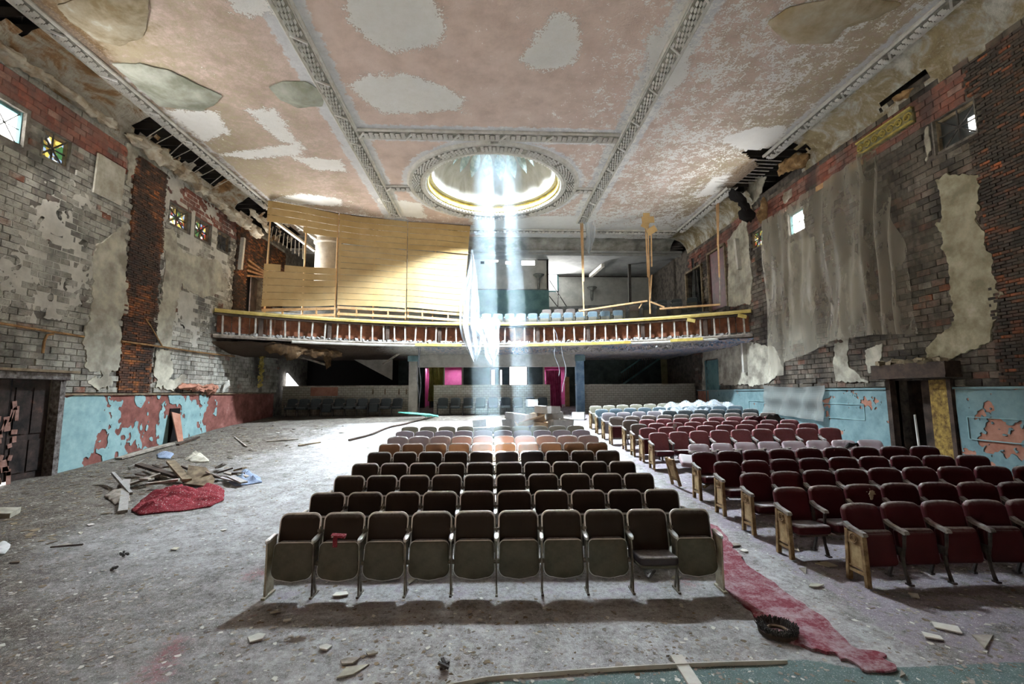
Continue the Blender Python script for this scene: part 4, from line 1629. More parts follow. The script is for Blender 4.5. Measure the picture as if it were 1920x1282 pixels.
def arc_strip(mb, prof, x0, x1, n):
    """sweep a closed profile of (off, z) along the curve"""
    m = len(prof); o = len(mb.v)
    for k in range(n + 1):
        x = x0 + (x1 - x0) * k / n
        for off, z in prof: mb.v.append(tuple(A(x, off, z)))
    for k in range(n):
        for i in range(m):
            j = (i + 1) % m
            mb.f.append((o + k * m + i, o + k * m + j, o + (k + 1) * m + j, o + (k + 1) * m + i)); mb.mi.append(0)
    mb.f.append(tuple(o + i for i in range(m))); mb.mi.append(0)
    mb.f.append(tuple(o + n * m + i for i in reversed(range(m)))); mb.mi.append(0)
    return mb


def make_balcony():
    root = empty('balcony', (0, ARC_Y + ARC_R, BAL_B))
    structure(root, 'curved balcony front stripped to its studs below a yellow rail', 'balcony')
    L = Vector(root.location)

    def put(mb, name, mat, sm=None, parent=None):
        o = mb.build(name, mat, parent or root, sm)
        o.location = -L if parent is None else (0, 0, 0)
        return o
    xe = 11.0
    rl = put(arc_strip(MB(), [(-.13, BAL_T - .10), (-.15, BAL_T - .02), (-.10, BAL_T + .05), (.22, BAL_T + .05), (.22, BAL_T - .02), (.05, BAL_T - .12)], -xe, xe, 80), 'rail', M['gold_rail'], 30)
    put(arc_strip(MB(), [(-.07, BAL_T - .20), (-.09, BAL_T - .14), (-.05, BAL_T - .10), (.1, BAL_T - .10), (.1, BAL_T - .2)], -xe, xe, 80), 'lower_rail', M['wood_dark'], 30)
    put(arc_strip(MB(), [(-.02, BAL_B + .06), (-.06, BAL_B + .14), (.0, BAL_B + .20), (.4, BAL_B + .2), (.4, BAL_B + .06)], -xe, xe, 80), 'ledge', M['pine_old'], 30)
    # board backing, each board its own piece
    n = 84
    bmesh_ = None
    w = 2 * xe / n
    for k in range(n):
        x = -xe + (k + .5) * w
        p = A(x, .28, (BAL_T + BAL_B) / 2 + .12)
        a = math.asin(x / ARC_R)
        if bmesh_ is None:
            b = MB(); b.box((0, 0, 0), (w * 1.12, .03, BAL_T - BAL_B - .36)); bmesh_ = b.mesh('backing_board', M['wood_red'])
        o = link('backing_board', bmesh_, root, p - L, (0, 0, -a))
    # studs
    rnd = random.Random(4)
    sm_ = None
    ns = 46
    for k in range(ns):
        x = -xe + .25 + (2 * xe - .5) * k / (ns - 1)
        a = math.asin(x / ARC_R)
        if sm_ is None:
            b = MB(); b.box((0, 0, 0), (.065, .10, BAL_T - BAL_B - .30)); sm_ = b.mesh('stud', M['lath_pale'])
            b = MB(); b.box((0, 0, 0), (.17, .16, BAL_T - BAL_B - .30)); sd_ = b.mesh('post', M['wood_dark'])
        p = A(x, .04, (BAL_T + BAL_B) / 2 + .02)
        link('stud', sm_, root, p - L, (0, rnd.uniform(-.05, .05), -a))
        if k % 5 == 2:
            p = A(x + .17, .10, (BAL_T + BAL_B) / 2 + .02)
            link('post', sd_, root, p - L, (0, 0, -a))
    # rubble on the ledge
    m = MB()
    for k in range(500):
        x = rnd.uniform(-xe, xe); off = rnd.uniform(.02, .3)
        s = rnd.uniform(.04, .14)
        p = A(x, off, BAL_B + .2 + s * .3)
        m.box(p, (s, s * rnd.uniform(.6, 1.6), s * rnd.uniform(.4, 1)), (rnd.random() * 2, rnd.random() * 2, rnd.random() * 3))
    stuff(put(m, 'ledge_rubble', worn('grey_rubble', (0.18, 0.17, 0.16), (0.44, 0.43, 0.42), 6, .95, .4)))
    # underside lip and gilded strips left on it
    put(arc_strip(MB(), [(-.16, BAL_B - .02), (-.18, BAL_B + .03), (-.1, BAL_B + .08), (.3, BAL_B + .08), (.3, BAL_B - .02)], -8.6, 9.9, 70), 'lip', M['plaster_white'], 40)
    for (x0, x1, z) in ((-3.6, -1.4, .07), (1.2, 6.6, .07), (8.2, 9.4, .06)):
        put(arc_strip(MB(), [(-.22, BAL_B + z - .05), (-.22, BAL_B + z + .07), (-.16, BAL_B + z + .08), (-.16, BAL_B + z - .05)], x0, x1, 24), 'gilded_strip', M['gold'], 30)
    for (px, py) in ((1296, 594), (1392, 588)):            # scraps of gilding
        q = on_arc(px, py)
        m = MB(); m.box(A(q.x, -.12, BAL_T - .22), (.35, .02, .16), (0, .25, -.3)); put(m, 'gilded_scrap', M['gold_rail'])
    # underside: speckled paint curling off
    t = NT('curling_soffit_paint', .9, .15)
    p_ = t.pos
    f = t.noise(p_, 7.0, 4, .7)
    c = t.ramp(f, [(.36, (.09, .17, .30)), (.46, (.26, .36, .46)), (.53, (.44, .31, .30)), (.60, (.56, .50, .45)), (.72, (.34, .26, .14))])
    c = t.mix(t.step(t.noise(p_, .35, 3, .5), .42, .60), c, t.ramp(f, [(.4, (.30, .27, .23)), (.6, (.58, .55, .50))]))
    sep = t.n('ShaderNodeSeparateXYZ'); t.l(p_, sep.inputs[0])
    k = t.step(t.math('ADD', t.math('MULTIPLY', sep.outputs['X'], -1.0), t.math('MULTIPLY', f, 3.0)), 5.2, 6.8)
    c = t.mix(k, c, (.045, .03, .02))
    t.color(c); t.bump(f, 1.0, .06)
    mb = MB()
    nx, ny = 120, 16

    def sp(u, v):
        x = -xe + 2 * xe * u
        y0 = A(x, -.1).y; y = y0 + (30.5 - y0) * v ** 1.6
        z = BAL_B - .01 - .20 * math.sin(min(1, v * 3) * PI / 2) + .03 * math.sin(x * 5) * math.cos(y * 4)
        z -= .35 * max(0, -x - 6.2) / 4.8 * (1 - abs(2 * v - .7) if v < .85 else 0) * (0.6 + .4 * math.sin(x * 3.3))
        return (x, y, z)
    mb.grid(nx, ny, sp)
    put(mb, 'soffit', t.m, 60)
    # flakes of paint hanging from the soffit
    m = MB()
    for k in range(900):
        x = rnd.uniform(1.0, 10.5); off = rnd.uniform(-.1, 1.2)
        p = A(x, off, BAL_B - .10 - rnd.random() * .10)
        s = rnd.uniform(.04, .10)
        m.box(p, (s, .01, s * 1.4), (rnd.uniform(-1, 1), rnd.uniform(-1, 1), rnd.random() * 6))
    stuff(put(m, 'paint_curls', t.m))
    # tiers
    tr = MB()
    for k in range(8):
        o0 = .32 + k * .92; z = 5.30 + max(0, k - 0) * .36
        arc_strip(tr, [(o0, z - .5), (o0, z), (o0 + .95, z), (o0 + .95, z - .5)], -xe, xe, 40)
    put(tr, 'tiers', worn('balcony_floor', (.10, .11, .11), (.24, .25, .25), 2, .9, .2))
    return root


BALC = make_balcony()

# ------------------------------------------------------------------ rear of the hall, above the balcony
def rear_upper():
    mw = worn('dingy_cream_wall', (0.46, 0.47, 0.45), (0.62, 0.63, 0.60), 1.2, .9, .1)
    root = empty('wall_rear', (0, 30.2, 4.3))
    structure(root, 'cream rear wall of the balcony over a teal dado', 'wall')

    def put(mb, name, mat):
        o = mb.build(name, mat, root); o.location = -root.location; return o
    m = MB(); m.box((0, 30.35, 8.0), (22.2, .2, 5.4)); put(m, 'upper_wall', mw)
    m = MB(); m.box((7.4, 30.2, 6.95), (7.3, .1, 1.8)); put(m, 'teal_dado', M['teal_dark'])
    m = MB(); m.box((3.5, 30.2, 10.22), (15, .06, .07)); put(m, 'dark_cornice', M['metal_dark'])
    # bulkhead and rear ceiling
    b = MB()
    n = 12
    def bk(u, v):
        x = -10.4 + 20.8 * v
        a = u * PI / 2
        return (x, 24.3 + .95 * math.sin(a), ZC - .68 * (1 - math.cos(a)) + .05 * math.sin(x * 1.7) * u)
    b.grid(n, 60, bk)
    o = b.build('ceiling_cove_rear', worn('sooty_cove', (0.16, 0.155, 0.14), (0.40, 0.39, 0.36), 1.5, .95, .4, c3=(.56, .55, .5)), smooth=60)
    structure(o, 'sooty curved plaster where the ceiling drops behind the balcony', 'ceiling')
    c = MB(); c.box((0, 27.8, 10.36), (22.2, 5.4, .12)); c.box((0, 25.3, 10.28), (22.2, .12, .24))
    structure(c.build('ceiling_rear', worn('grey_rear_ceiling', (0.30, 0.31, 0.31), (0.42, 0.43, 0.43), 1, .9, .1)), 'low grey ceiling over the back of the balcony', 'ceiling')
    # projection booth
    x0, x1, yb = -6.5, on_y(1029, 540, 26.6).x, 26.6
    r = empty('projection_booth', ((x0 + x1) / 2, yb, 6.0))
    structure(r, 'cream projection booth with lit ports and teal dado on the balcony', 'wall')

    def putb(mb, name, mat, sm=None):
        o = mb.build(name, mat, r, sm); o.location = -r.location; return o
    ports = []
    for (a, b_, c_, d) in ((926, 934, 484, 491), (948, 957, 489, 495), (978, 1003, 488, 497)):
        p, q = on_y(a, d, yb), on_y(b_, c_, yb); ports.append((p.x, q.x, p.z, q.z))
    ports.append((on_y(901, 490, yb).x, on_y(908, 490, yb).x, ports[1][2], ports[1][3]))
    zd = on_y(960, 543, yb).z
    m = MB(); panels(m, lambda u, v, h: (u, yb - h, v), x0, x1, zd, 10.32, ports, .12); putb(m, 'front', mw)
    m = MB(); m.box(((x0 + x1) / 2, yb + .04, (zd + 5.0) / 2), (x1 - x0, .16, zd - 5.0)); putb(m, 'teal_dado', M['teal_dark'])
    m = MB(); m.box((x1 - .06, yb + 1.0, 7.7), (.12, 2.0, 5.3)); putb(m, 'side', mw)
    m = MB(); m.box(((x0 + x1) / 2, yb - .03, zd), (x1 - x0, .05, .04)); putb(m, 'dado_line', M['metal_dark'])
    za = on_y(945, 473, yb).z; zb_ = on_y(1015, 487, yb).z
    xm = on_y(1008, 480, yb).x
    m = MB(); m.box(((x0 + xm) / 2, yb - .04, za), (xm - x0, .06, .05)); m.box((xm, yb - .04, (za + zb_) / 2), (.05, .06, za - zb_)); m.box(((xm + x1) / 2, yb - .04, zb_), (x1 - xm, .06, .05)); putb(m, 'cornice_line', M['metal_dark'])
    for k, (a, b_, c_, d) in enumerate(ports):
        m = MB(); m.box(((a + b_) / 2, yb + .15, (c_ + d) / 2), (b_ - a + .05, .02, d - c_ + .05)); putb(m, 'port', M['port_light'] if k < 3 else M['dark'])
    # bright window beyond the booth, stair rail
    a, b_ = on_y(1029, 545, 30.1), on_y(1044, 498, 30.1)
    w = empty('window_10', ((a.x + b_.x) / 2, 30.1, a.z)); structure(w, 'tall bright window behind the projection booth', 'window')
    m = MB(); m.box(((a.x + b_.x) / 2, 30.12, (a.z + b_.z) / 2), (b_.x - a.x, .03, b_.z - a.z)); o = m.build('pane', M['white_soft'], w); o.location = -w.location
    m = MB(); m.box((b_.x + .05, 30.08, (a.z + b_.z) / 2), (.1, .1, b_.z - a.z + .1)); m.box(((a.x + b_.x) / 2, 30.08, a.z - .04), (b_.x - a.x + .2, .1, .08)); o = m.build('frame', M['teal_dark'], w); o.location = -w.location
    # iron post
    p, q = on_y(1180, 580, 27.5), on_y(1180, 495, 27.5)
    m = MB(); m.bar((p.x, 27.5, 6.0), (q.x, 27.5, 10.3), .16, .16)
    tag(m.build('iron_post', M['metal_dark']), 'black iron post standing at the back of the balcony', 'post')
    # white slanting duct under the rear ceiling
    p, q = on_y(1107, 512, 29.6), on_y(1130, 482, 27.0)
    q.z = min(q.z, 10.1); p.z = min(p.z, 10.1)
    m = MB(); m.bar(p, q, .2, .2)
    tag(m.build('slanting_brace', M['plaster_white']), 'white slanting brace under the ceiling at the back of the balcony', 'brace')
    # stair rail
    r1 = empty('stair_rail', (4.0, 29.0, 6.5)); tag(r1, 'dark thin stair rail climbing beside the projection booth', 'railing')
    for (a, b_) in (((1030, 525), (1066, 580)), ((1030, 555), (1048, 578)), ((1046, 545), (1046, 575))):
        m = MB(); m.tube([on_y(*a, 29.0), on_y(*b_, 29.0)], .03, 6); o = m.build('bar', M['metal_dark'], r1); o.location = -r1.location


M['port_light'] = emit('lit_port', (1.0, 1.0, 0.96), 3.0)
rear_upper()


def sconce(px, py, Y, label):
    c = on_y(px, py, Y)
    root = empty('wall_sconce', c); tag(root, label, 'lamp', 'balcony wall lamps')
    m = MB(); m.lathe([(.0, .28), (.30, .26), (.34, .22), (.22, .12), (.10, .02), (.08, -.02)], 16); m.build('bowl', M['sconce'], root, 40)
    m = MB(); m.box((0, .06, -.30), (.16, .08, .62), taper=1.3); m.box((0, .04, -.62), (.10, .06, .10)); m.build('bracket', M['sconce'], root)
    m = MB(); m.lathe([(.0, .10), (.07, .06), (.09, -.2), (.04, -.5), (0, -.55)], 10); m.build('stem', M['sconce'], root, 40)


M['sconce'] = worn('dull_grey_metal', (.07, .075, .07), (.20, .21, .20), 5, .6, .2, .4)
sconce(1010, 522, 26.45, 'grey bowl wall lamp on the projection booth')
sconce(1110, 545, 29.9, 'dark bowl wall lamp on the balcony rear wall')


# ------------------------------------------------------------------ rear of the hall, below the balcony
def rear_lower():
    YR = 28.4
    root = empty('wall_foyer', (0, YR, 1.3)); structure(root, 'dim foyer wall under the balcony with lit doorways', 'wall')

    def put(mb, name, mat, sm=None):
        o = mb.build(name, mat, root, sm); o.location = -root.location; return o
    ops = []
    for (a, b, c, d) in ((833, 866, 686, 770), (956, 987, 685, 770), (1022, 1059, 687, 778), (768, 780, 690, 775), (796, 806, 690, 775)):
        p, q = on_y(a, d, YR), on_y(b, c, YR); ops.append((p.x, q.x, 0.9, q.z))
    for (a, b, c, d) in ((922, 927, 693, 725), (938, 941, 693, 725)):
        p, q = on_y(a, d, YR), on_y(b, c, YR); ops.append((p.x, q.x, p.z, q.z))
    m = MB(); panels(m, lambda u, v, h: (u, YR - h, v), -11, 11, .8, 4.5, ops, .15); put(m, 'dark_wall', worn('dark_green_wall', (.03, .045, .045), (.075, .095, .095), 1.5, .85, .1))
    pink = worn('pink_paint', (.55, .10, .30), (.66, .18, .40), 2, .8, .1)
    for k, (a, b, c, d) in enumerate(ops):
        m = MB(); w = b - a
        if k in (0, 2, 3, 4):
            m.box(((a + b) / 2, YR + 1.5, 2.4), (w + 1.0, .05, 3.2)); m.box((a - .5, YR + .8, 2.4), (.05, 1.4, 3.2)); m.box((b + .5, YR + .8, 2.4), (.05, 1.4, 3.2)); m.box(((a + b) / 2, YR + .8, 4.0), (w + 1.0, 1.5, .05))
            put(m, 'pink_room', pink)
            lamp = bpy.data.lights.new('vestibule_daylight', 'AREA'); lamp.energy = 14 if k in (0, 2) else 8; lamp.size = .5
            lo = bpy.data.objects.new('vestibule_daylight', lamp); COL.objects.link(lo); lo.location = ((a + b) / 2, YR + .75, 3.9)
        else:
            m.box(((a + b) / 2, YR + .20, (c + d) / 2), (w + .1, .03, d - c + .1)); put(m, 'daylight_opening', M['white_light'] if k == 1 else M['white_soft'])
        fr = MB()
        for x in (a - .05, b + .05): fr.box((x, YR - .05, (c + d) / 2), (.10, .10, d - c + .1))
        fr.box(((a + b) / 2, YR - .05, d + .05), (w + .2, .10, .1)); put(fr, 'door_frame', M['plaster_white'] if k in (0, 2) else M['wood_dark'])
    m = MB(); q = on_y(1052, 735, YR - .2)
    m.box((q.x + .38, YR - .2, 2.2), (.28, .06, 2.2)); put(m, 'tan_post', M['pine'])
    # tiled standing walls
    t = NT('cream_tile', .5, .4)
    br = t.n('ShaderNodeTexBrick')
    sp = t.n('ShaderNodeSeparateXYZ'); t.l(t.pos, sp.inputs[0])
    cb = t.n('ShaderNodeCombineXYZ'); t.l(sp.outputs['X'], cb.inputs['X']); t.l(sp.outputs['Z'], cb.inputs['Y'])
    t.l(cb.outputs[0], br.inputs['Vector'])
    br.inputs['Color1'].default_value = (.42, .40, .33, 1); br.inputs['Color2'].default_value = (.50, .48, .41, 1); br.inputs['Mortar'].default_value = (.16, .14, .11, 1)
    br.inputs['Scale'].default_value = 1.0; br.inputs['Brick Width'].default_value = .24; br.inputs['Row Height'].default_value = .12; br.inputs['Mortar Size'].default_value = .008
    c = t.mix(.6, br.outputs['Color'], t.mix(t.noise(t.pos, 3, 5, .7), (.25, .25, .22), (1, 1, 1)), 'MULTIPLY')
    t.color(c); t.bump(br.outputs['Fac'], -.4, .01)
    top = 2.74
    segs = [(on_y(529, 750, YB).x, on_y(765, 750, YB).x, 'left'), (on_y(813, 750, YB).x, on_y(1032, 750, YB).x, 'centre'), (on_y(1081, 750, YB).x, on_y(1309, 750, YB).x, 'right')]
    for a, b, nm in segs:
        fz = 1.25
        r = empty('standing_wall', ((a + b) / 2, YB, fz)); structure(r, 'low cream tiled wall behind the seats, %s section' % nm, 'wall')
        m = MB(); m.box(((a + b) / 2, YB + .1, (top + .9) / 2), (b - a, .2, top - .9)); o = m.build('tiled_face', t.m, r); o.location = -r.location
        m = MB(); m.box(((a + b) / 2, YB + .1, top + .02), (b - a + .04, .26, .05)); o = m.build('coping', M['plaster_cream'], r); o.location = -r.location
        if nm == 'left':
            m = MB(); p, q = on_y(583, 726, YB - .03), on_y(633, 742, YB - .03); m.box(((p.x + q.x) / 2, YB - .03, (p.z + q.z) / 2), (q.x - p.x, .05, p.z - q.z)); o = m.build('brown_patch', M['salmon'], r); o.location = -r.location
            m = MB()
            for (px) in (699, 722, 748, 762):
                c_ = on_y(px, 734, YB - .02); m.box((c_.x, YB - .02, c_.z), (.06, .04, .28))
            o = m.build('bolt_plate', M['lath'], r); o.location = -r.location
    # columns and header
    zc = 4.42
    for (px, w, mat, nm) in ((775, .42, M['plaster_white'], 'grey'), (1087, .42, worn('flaking_blue', (.16, .28, .44), (.30, .45, .60), 3, .8, .3, c3=(.45, .5, .52)), 'flaking blue')):
        c_ = on_y(px, 700, YB - .05)
        r = empty('column', (c_.x, YB, 1.2)); tag(r, '%s square column under the balcony' % nm, 'column', 'columns under the balcony')
        m = MB(); m.box((c_.x, YB, 2.8), (w, .42, 3.3)); o = m.build('shaft', mat, r); o.location = -r.location
        m = MB(); m.box((c_.x, YB, zc - .25), (w + .12, .54, .30)); o = m.build('capital', M['teal_blue'], r); o.location = -r.location
    a, b = on_y(785, 680, YB).x, on_y(1078, 680, YB).x
    z0, z1 = on_y(930, 688, YB).z, on_y(930, 664, YB).z
    m = MB(); m.box(((a + b) / 2, YB, (z0 + z1) / 2), (b - a, .3, z1 - z0)); h = m.build('trim_11', M['plaster_white']); structure(h, 'white header beam between the two columns under the balcony', 'beam')
    # stair with dark balustrade under the right half
    r = empty('staircase', (6.6, 27.4, 1.5)); tag(r, 'dark stair with balusters rising behind the right tiled wall', 'staircase')
    p0, p1 = on_y(1165, 722, 27.4), on_y(1236, 672, 27.4)
    m = MB(); m.bar(p0, p1, .08, .30, (0, 1, 0)); o = m.build('string', M['teal_dark'], r); o.location = -r.location
    m = MB(); m.bar(p0 + Vector((0, 0, .75)), p1 + Vector((0, 0, .75)), .08, .08); o = m.build('handrail', M['teal_dark'], r); o.location = -r.location
    for k in range(16):
        q = p0.lerp(p1, (k + .5) / 16); m = MB(); m.bar(q, q + Vector((0, 0, .75)), .035, .035); o = m.build('baluster', M['metal_dark'], r); o.location = -r.location
    yw = worn('yellowed_wall', (.16, .15, .08), (.30, .28, .16), 1.2, .9, .2)
    m = MB(); a, b = on_y(1240, 700, 27.9).x, 11.0; m.box(((a + b) / 2, 27.9, 2.6), (b - a, .1, 3.6)); structure(m.build('wall_understair', yw), 'yellowed wall beyond the dark stair under the balcony', 'wall')
    # black sheet at the left, painting the dark of a stair void
    m = MB(); m.box((-8.3, 28.0, 2.6), (5.4, .1, 3.6)); structure(m.build('wall_stairwell', M['dark']), 'black sheet painted as a dark stairwell opening under the left balcony', 'wall')
    m = MB(); p, q = on_y(640, 668, 27.5), on_y(735, 712, 27.5)
    m.add([(p.x, 27.5, p.z + .2), (q.x, 27.5, q.z), (q.x, 27.5, p.z + .2), (p.x, 27.6, p.z + .2), (q.x, 27.6, q.z), (q.x, 27.6, p.z + .2)], [(0, 1, 2), (5, 4, 3), (0, 3, 4, 1), (1, 4, 5, 2), (2, 5, 3, 0)])
    structure(m.build('stair_soffit', M['plaster_white']), 'pale sloping underside of a stair below the left balcony', 'stair')
    # bright broken brick opening in the far left corner
    m = MB(); a = on_x(536, 728, -10.95); b = on_x(547, 690, -10.95)
    m.add([(-10.9, a.y, 3.5), (-10.9, a.y, 2.5), (-10.9, a.y + 2.2, 2.5)], [(0, 1, 2)])
    m.add([(-10.96, a.y, 3.5), (-10.96, a.y, 2.5), (-10.96, a.y + 2.2, 2.5)], [(2, 1, 0)])
    structure(m.build('window_11', M['white_soft']), 'bright jagged opening in the wall under the left balcony', 'window')


rear_lower()

# added stage house: pale floor bounces the fill, dark proscenium and wings baffle it
m = MB()
m.box((0, -12.0, 6.2), (24, .2, 14)); m.box((-11.4, -5, 6.2), (.2, 14.4, 14)); m.box((11.4, -5, 6.2), (.2, 14.4, 14)); m.box((0, -5, 13.1), (24, 14.4, .2))
structure(m.build('wall_stage_added', M['wood_dark']), 'dark plain walls of the added stage house behind the viewer', 'wall')
m = MB(); m.box((0, -4.9, .40), (22.6, 14.0, .8)); structure(m.build('floor_stage_bounce', M['plaster_white']), 'pale stage floor under the viewer, added to bounce light upward', 'floor')
m = MB(); m.box((0, 1.7, 9.25), (24, .3, 7.5)); m.box((-9.3, 1.7, 5), (4.6, .3, 10)); m.box((8.5, 1.7, 5), (6.4, .3, 10))
structure(m.build('wall_stage_baffle', M['wood_dark']), 'unseen dark baffle wall above and beside the viewer, shaping the fill', 'wall')
m = MB(); m.box((0, 31.0, 3.0), (24, .2, 7)); structure(m.build('wall_outer', M['dark']), 'outer rear wall of the building', 'wall')

# ------------------------------------------------------------------ theatre seats
PITCH_S = 0.54
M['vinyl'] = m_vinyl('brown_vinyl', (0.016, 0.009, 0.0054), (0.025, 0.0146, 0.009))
M['vinyl_sun'] = m_vinyl('tan_vinyl', (0.17, 0.085, 0.04), (0.23, 0.12, 0.06))  # brown vinyl lightened to paint the sun glow on one row
M['rim'] = worn('pale_enamel', (0.66, 0.66, 0.64), (0.82, 0.82, 0.80), 9, .3, .0, .6, metal=.55)
M['pan'] = worn('olive_enamel', (0.052, 0.047, 0.03), (0.08, 0.073, 0.048), 7, .55, .1, .35, local=True)
M['cushion'] = m_vinyl('dark_cushion', (0.03, 0.025, 0.03), (0.06, 0.05, 0.055))
M['enamel'] = worn('cream_enamel_post', (0.24, 0.215, 0.15), (0.42, 0.385, 0.29), 6, .5, .15, .4, c3=(.2, .12, .05))
M['pale_fabric'] = m_vinyl('dusty_lilac_fabric', (0.25, 0.23, 0.26), (0.34, 0.31, 0.345), .3, .85)
M['rose_fabric'] = m_vinyl('dusty_rose_fabric', (0.42, 0.31, 0.31), (0.52, 0.40, 0.40), .3, .85)
M['olive_fabric'] = m_vinyl('dusty_olive_fabric', (0.17, 0.165, 0.11), (0.24, 0.23, 0.17), .25, .85)
M['red'] = m_vinyl('dark_red_vinyl', (0.040, 0.006, 0.009), (0.064, 0.011, 0.014))
M['red_board'] = m_vinyl('red_seat_board', (0.05, 0.010, 0.012), (0.085, 0.018, 0.02))
M['grey_mid'] = m_vinyl('blue_grey_vinyl', (0.13, 0.14, 0.15), (0.18, 0.19, 0.20), .1)
M['red_dusty'] = m_vinyl('dusty_red_vinyl', (0.20, 0.05, 0.06), (0.29, 0.09, 0.10), .12)
M['brown_grey'] = m_vinyl('faded_brown_vinyl', (0.13, 0.10, 0.085), (0.20, 0.165, 0.145), .15)
M['blue_grey'] = m_vinyl('dark_blue_vinyl', (0.06, 0.10, 0.13), (0.10, 0.15, 0.18), .1)
M['grey_dark'] = m_vinyl('dark_grey_vinyl', (0.028, 0.038, 0.042), (0.055, 0.068, 0.072), .05)
M['lilac_pink'] = m_vinyl('faded_pink_vinyl', (0.36, 0.25, 0.28), (0.47, 0.34, 0.37), .2)
M['iron'] = M['metal_dark']
M['arm_wood'] = worn('worn_arm_wood', (0.10, 0.08, 0.065), (0.26, 0.23, 0.20), 9, .6, .2, .35, DUST, .7)
M['end_wood'] = worn('cast_end_paint', (0.13, 0.075, 0.032), (0.30, 0.20, 0.095), 8, .65, .4, .3, c3=(.40, .34, .27))
M['end_panel'] = worn('end_panel_paint', (0.26, 0.18, 0.085), (0.44, 0.33, 0.18), 7, .6, .2, .3)
M['plastic_wrap'] = m_plastic('cloudy_plastic_wrap', (.62, .66, .70), .55, .3)


def back_fn(tilt, y0, z0, curve):
    ct, st = math.cos(tilt), math.sin(tilt)

    def fn(p):
        x, y, z = p
        y = y - curve * (x / .25) ** 2
        zz = z - z0
        return Vector((x, y0 + y * ct + zz * st, z0 + zz * ct - y * st))
    return fn


def outline_tube(mb, pts, r, fn, y):
    P = [fn(Vector((x, y, z))) for x, z in pts]
    mb.tube(P + [P[0], P[1]], r, 6, False)


def make_modern(back_mat, seat_up=True, rim=True, w=.472, arch=0.0, t=.045, h=.50):
    """steel framed folding seat; parts: (name, mesh, sub-parts)"""
    parts = []
    fn = back_fn(math.radians(11), .10, .40, .018)
    out = rrect(w, h, .075, .385, 5, bulge=arch)
    mb = MB(); mb.slab(out, t, .012, fn)
    bk = ('backrest', mb.mesh('backrest', M[back_mat], 50), [])
    if rim:
        mb = MB(); outline_tube(mb, rrect(w + .012, h + .012, .084, .379, 5, bulge=arch), .0145, fn, .004)
        bk[2].append(('back_rim', mb.mesh('back_rim', M['rim'], 60)))
    parts.append(bk)
    # seat
    if seat_up:
        po = []
        for k in range(9):                               # rounded bottom, shallow sides, square shoulders
            a = -PI / 2 + PI / 2 * k / 8
            po.append((.14 + .10 * math.cos(a), .285 + .10 * math.sin(a)))
        po = [(-.07, .170), (0, .162), (.07, .170)] + po
        for k in range(6):
            a = PI / 2 * k / 5
            po.append((.175 + .055 * math.cos(a), .535 + .055 * math.sin(a)))
        po = po + [(-x, z) for x, z in reversed(po[3:])]
        f2 = back_fn(math.radians(7), -.035, .20, .012)
        mb = MB(); mb.slab(po, .03, .010, f2)
        st = ('seat', mb.mesh('seat', M['pan'], 50), [])
        f3 = back_fn(math.radians(7), .02, .20, .012)
        mb = MB(); mb.slab(rrect(.44, .385, .06, .215, 4), .065, .02, f3)
        st[2].append(('cushion', mb.mesh('cushion', M['cushion'], 50)))
        mb = MB(); outline_tube(mb, [(x * 1.0, z) for x, z in po], .010, f2, .004)
        st[2].append(('seat_rim', mb.mesh('seat_rim', M['rim'], 60)))
    else:
        po = [(x, z) for x, z in rrect(.455, .42, .06, -.30, 4)]
        def flat(p): return Vector((p.x, p.z, .42 + p.y * -1 + .12 * (p.z)))
        mb = MB(); mb.slab(po, .10, .025, lambda p: Vector((p.x, p.z, .405 - p.y - .10 * (p.z + .1))))
        st = ('seat', mb.mesh('seat', M['cushion'], 50), [])
        mb = MB(); mb.slab(rrect(.46, .40, .06, -.29, 4), .04, .01, lambda p: Vector((p.x, p.z, .345 - p.y - .10 * (p.z + .1))))
        st[2].append(('seat_pan', mb.mesh('seat_pan', M['pan'], 50)))
    parts.append(st)
    return parts


def arm_modern():
    mb = MB()
    out = [(-.022, -.10), (.022, -.10), (.030, .02), (.026, .10), (.012, .135), (-.012, .135), (-.026, .10), (-.030, .02)]
    mb.slab([(x, z) for x, z in out], .035, .008, lambda p: Vector((p.x, -p.z + .0, .650 - p.y - .10 * p.z)))
    arm = mb.mesh('armrest', M['rim'], 50)
    mb = MB()
    mb.box((0, -.085, .33), (.018, .04, .62)); mb.box((0, -.02, .50), (.014, .14, .28))
    mb.bar((0, -.085, .30), (0, .02, .02), .016, .03); mb.box((0, -.03, .01), (.03, .22, .02))
    mb.tube([(-.035, -.02, .36), (.035, -.02, .36)], .03, 8)
    mb.box((0, .10, .70), (.07, .02, .03)); mb.bar((0, .02, .56), (0, .12, .74), .016, .05)
    std = mb.mesh('standard', M['enamel_dark'], 40)
    return arm, std


M['enamel_dark'] = worn('worn_enamel_post', (0.055, 0.045, 0.035), (0.17, 0.15, 0.11), 6, .5, .15, .4)


def end_modern():
    mb = MB()
    mb.box((0, -.085, .32), (.022, .05, .64)); mb.box((0, .01, .44), (.020, .20, .44), taper=.98); mb.box((0, .0, .17), (.018, .16, .26)); mb.box((0, -.02, .012), (.045, .26, .024))
    return mb.mesh('end_standard', M['enamel'], 40)


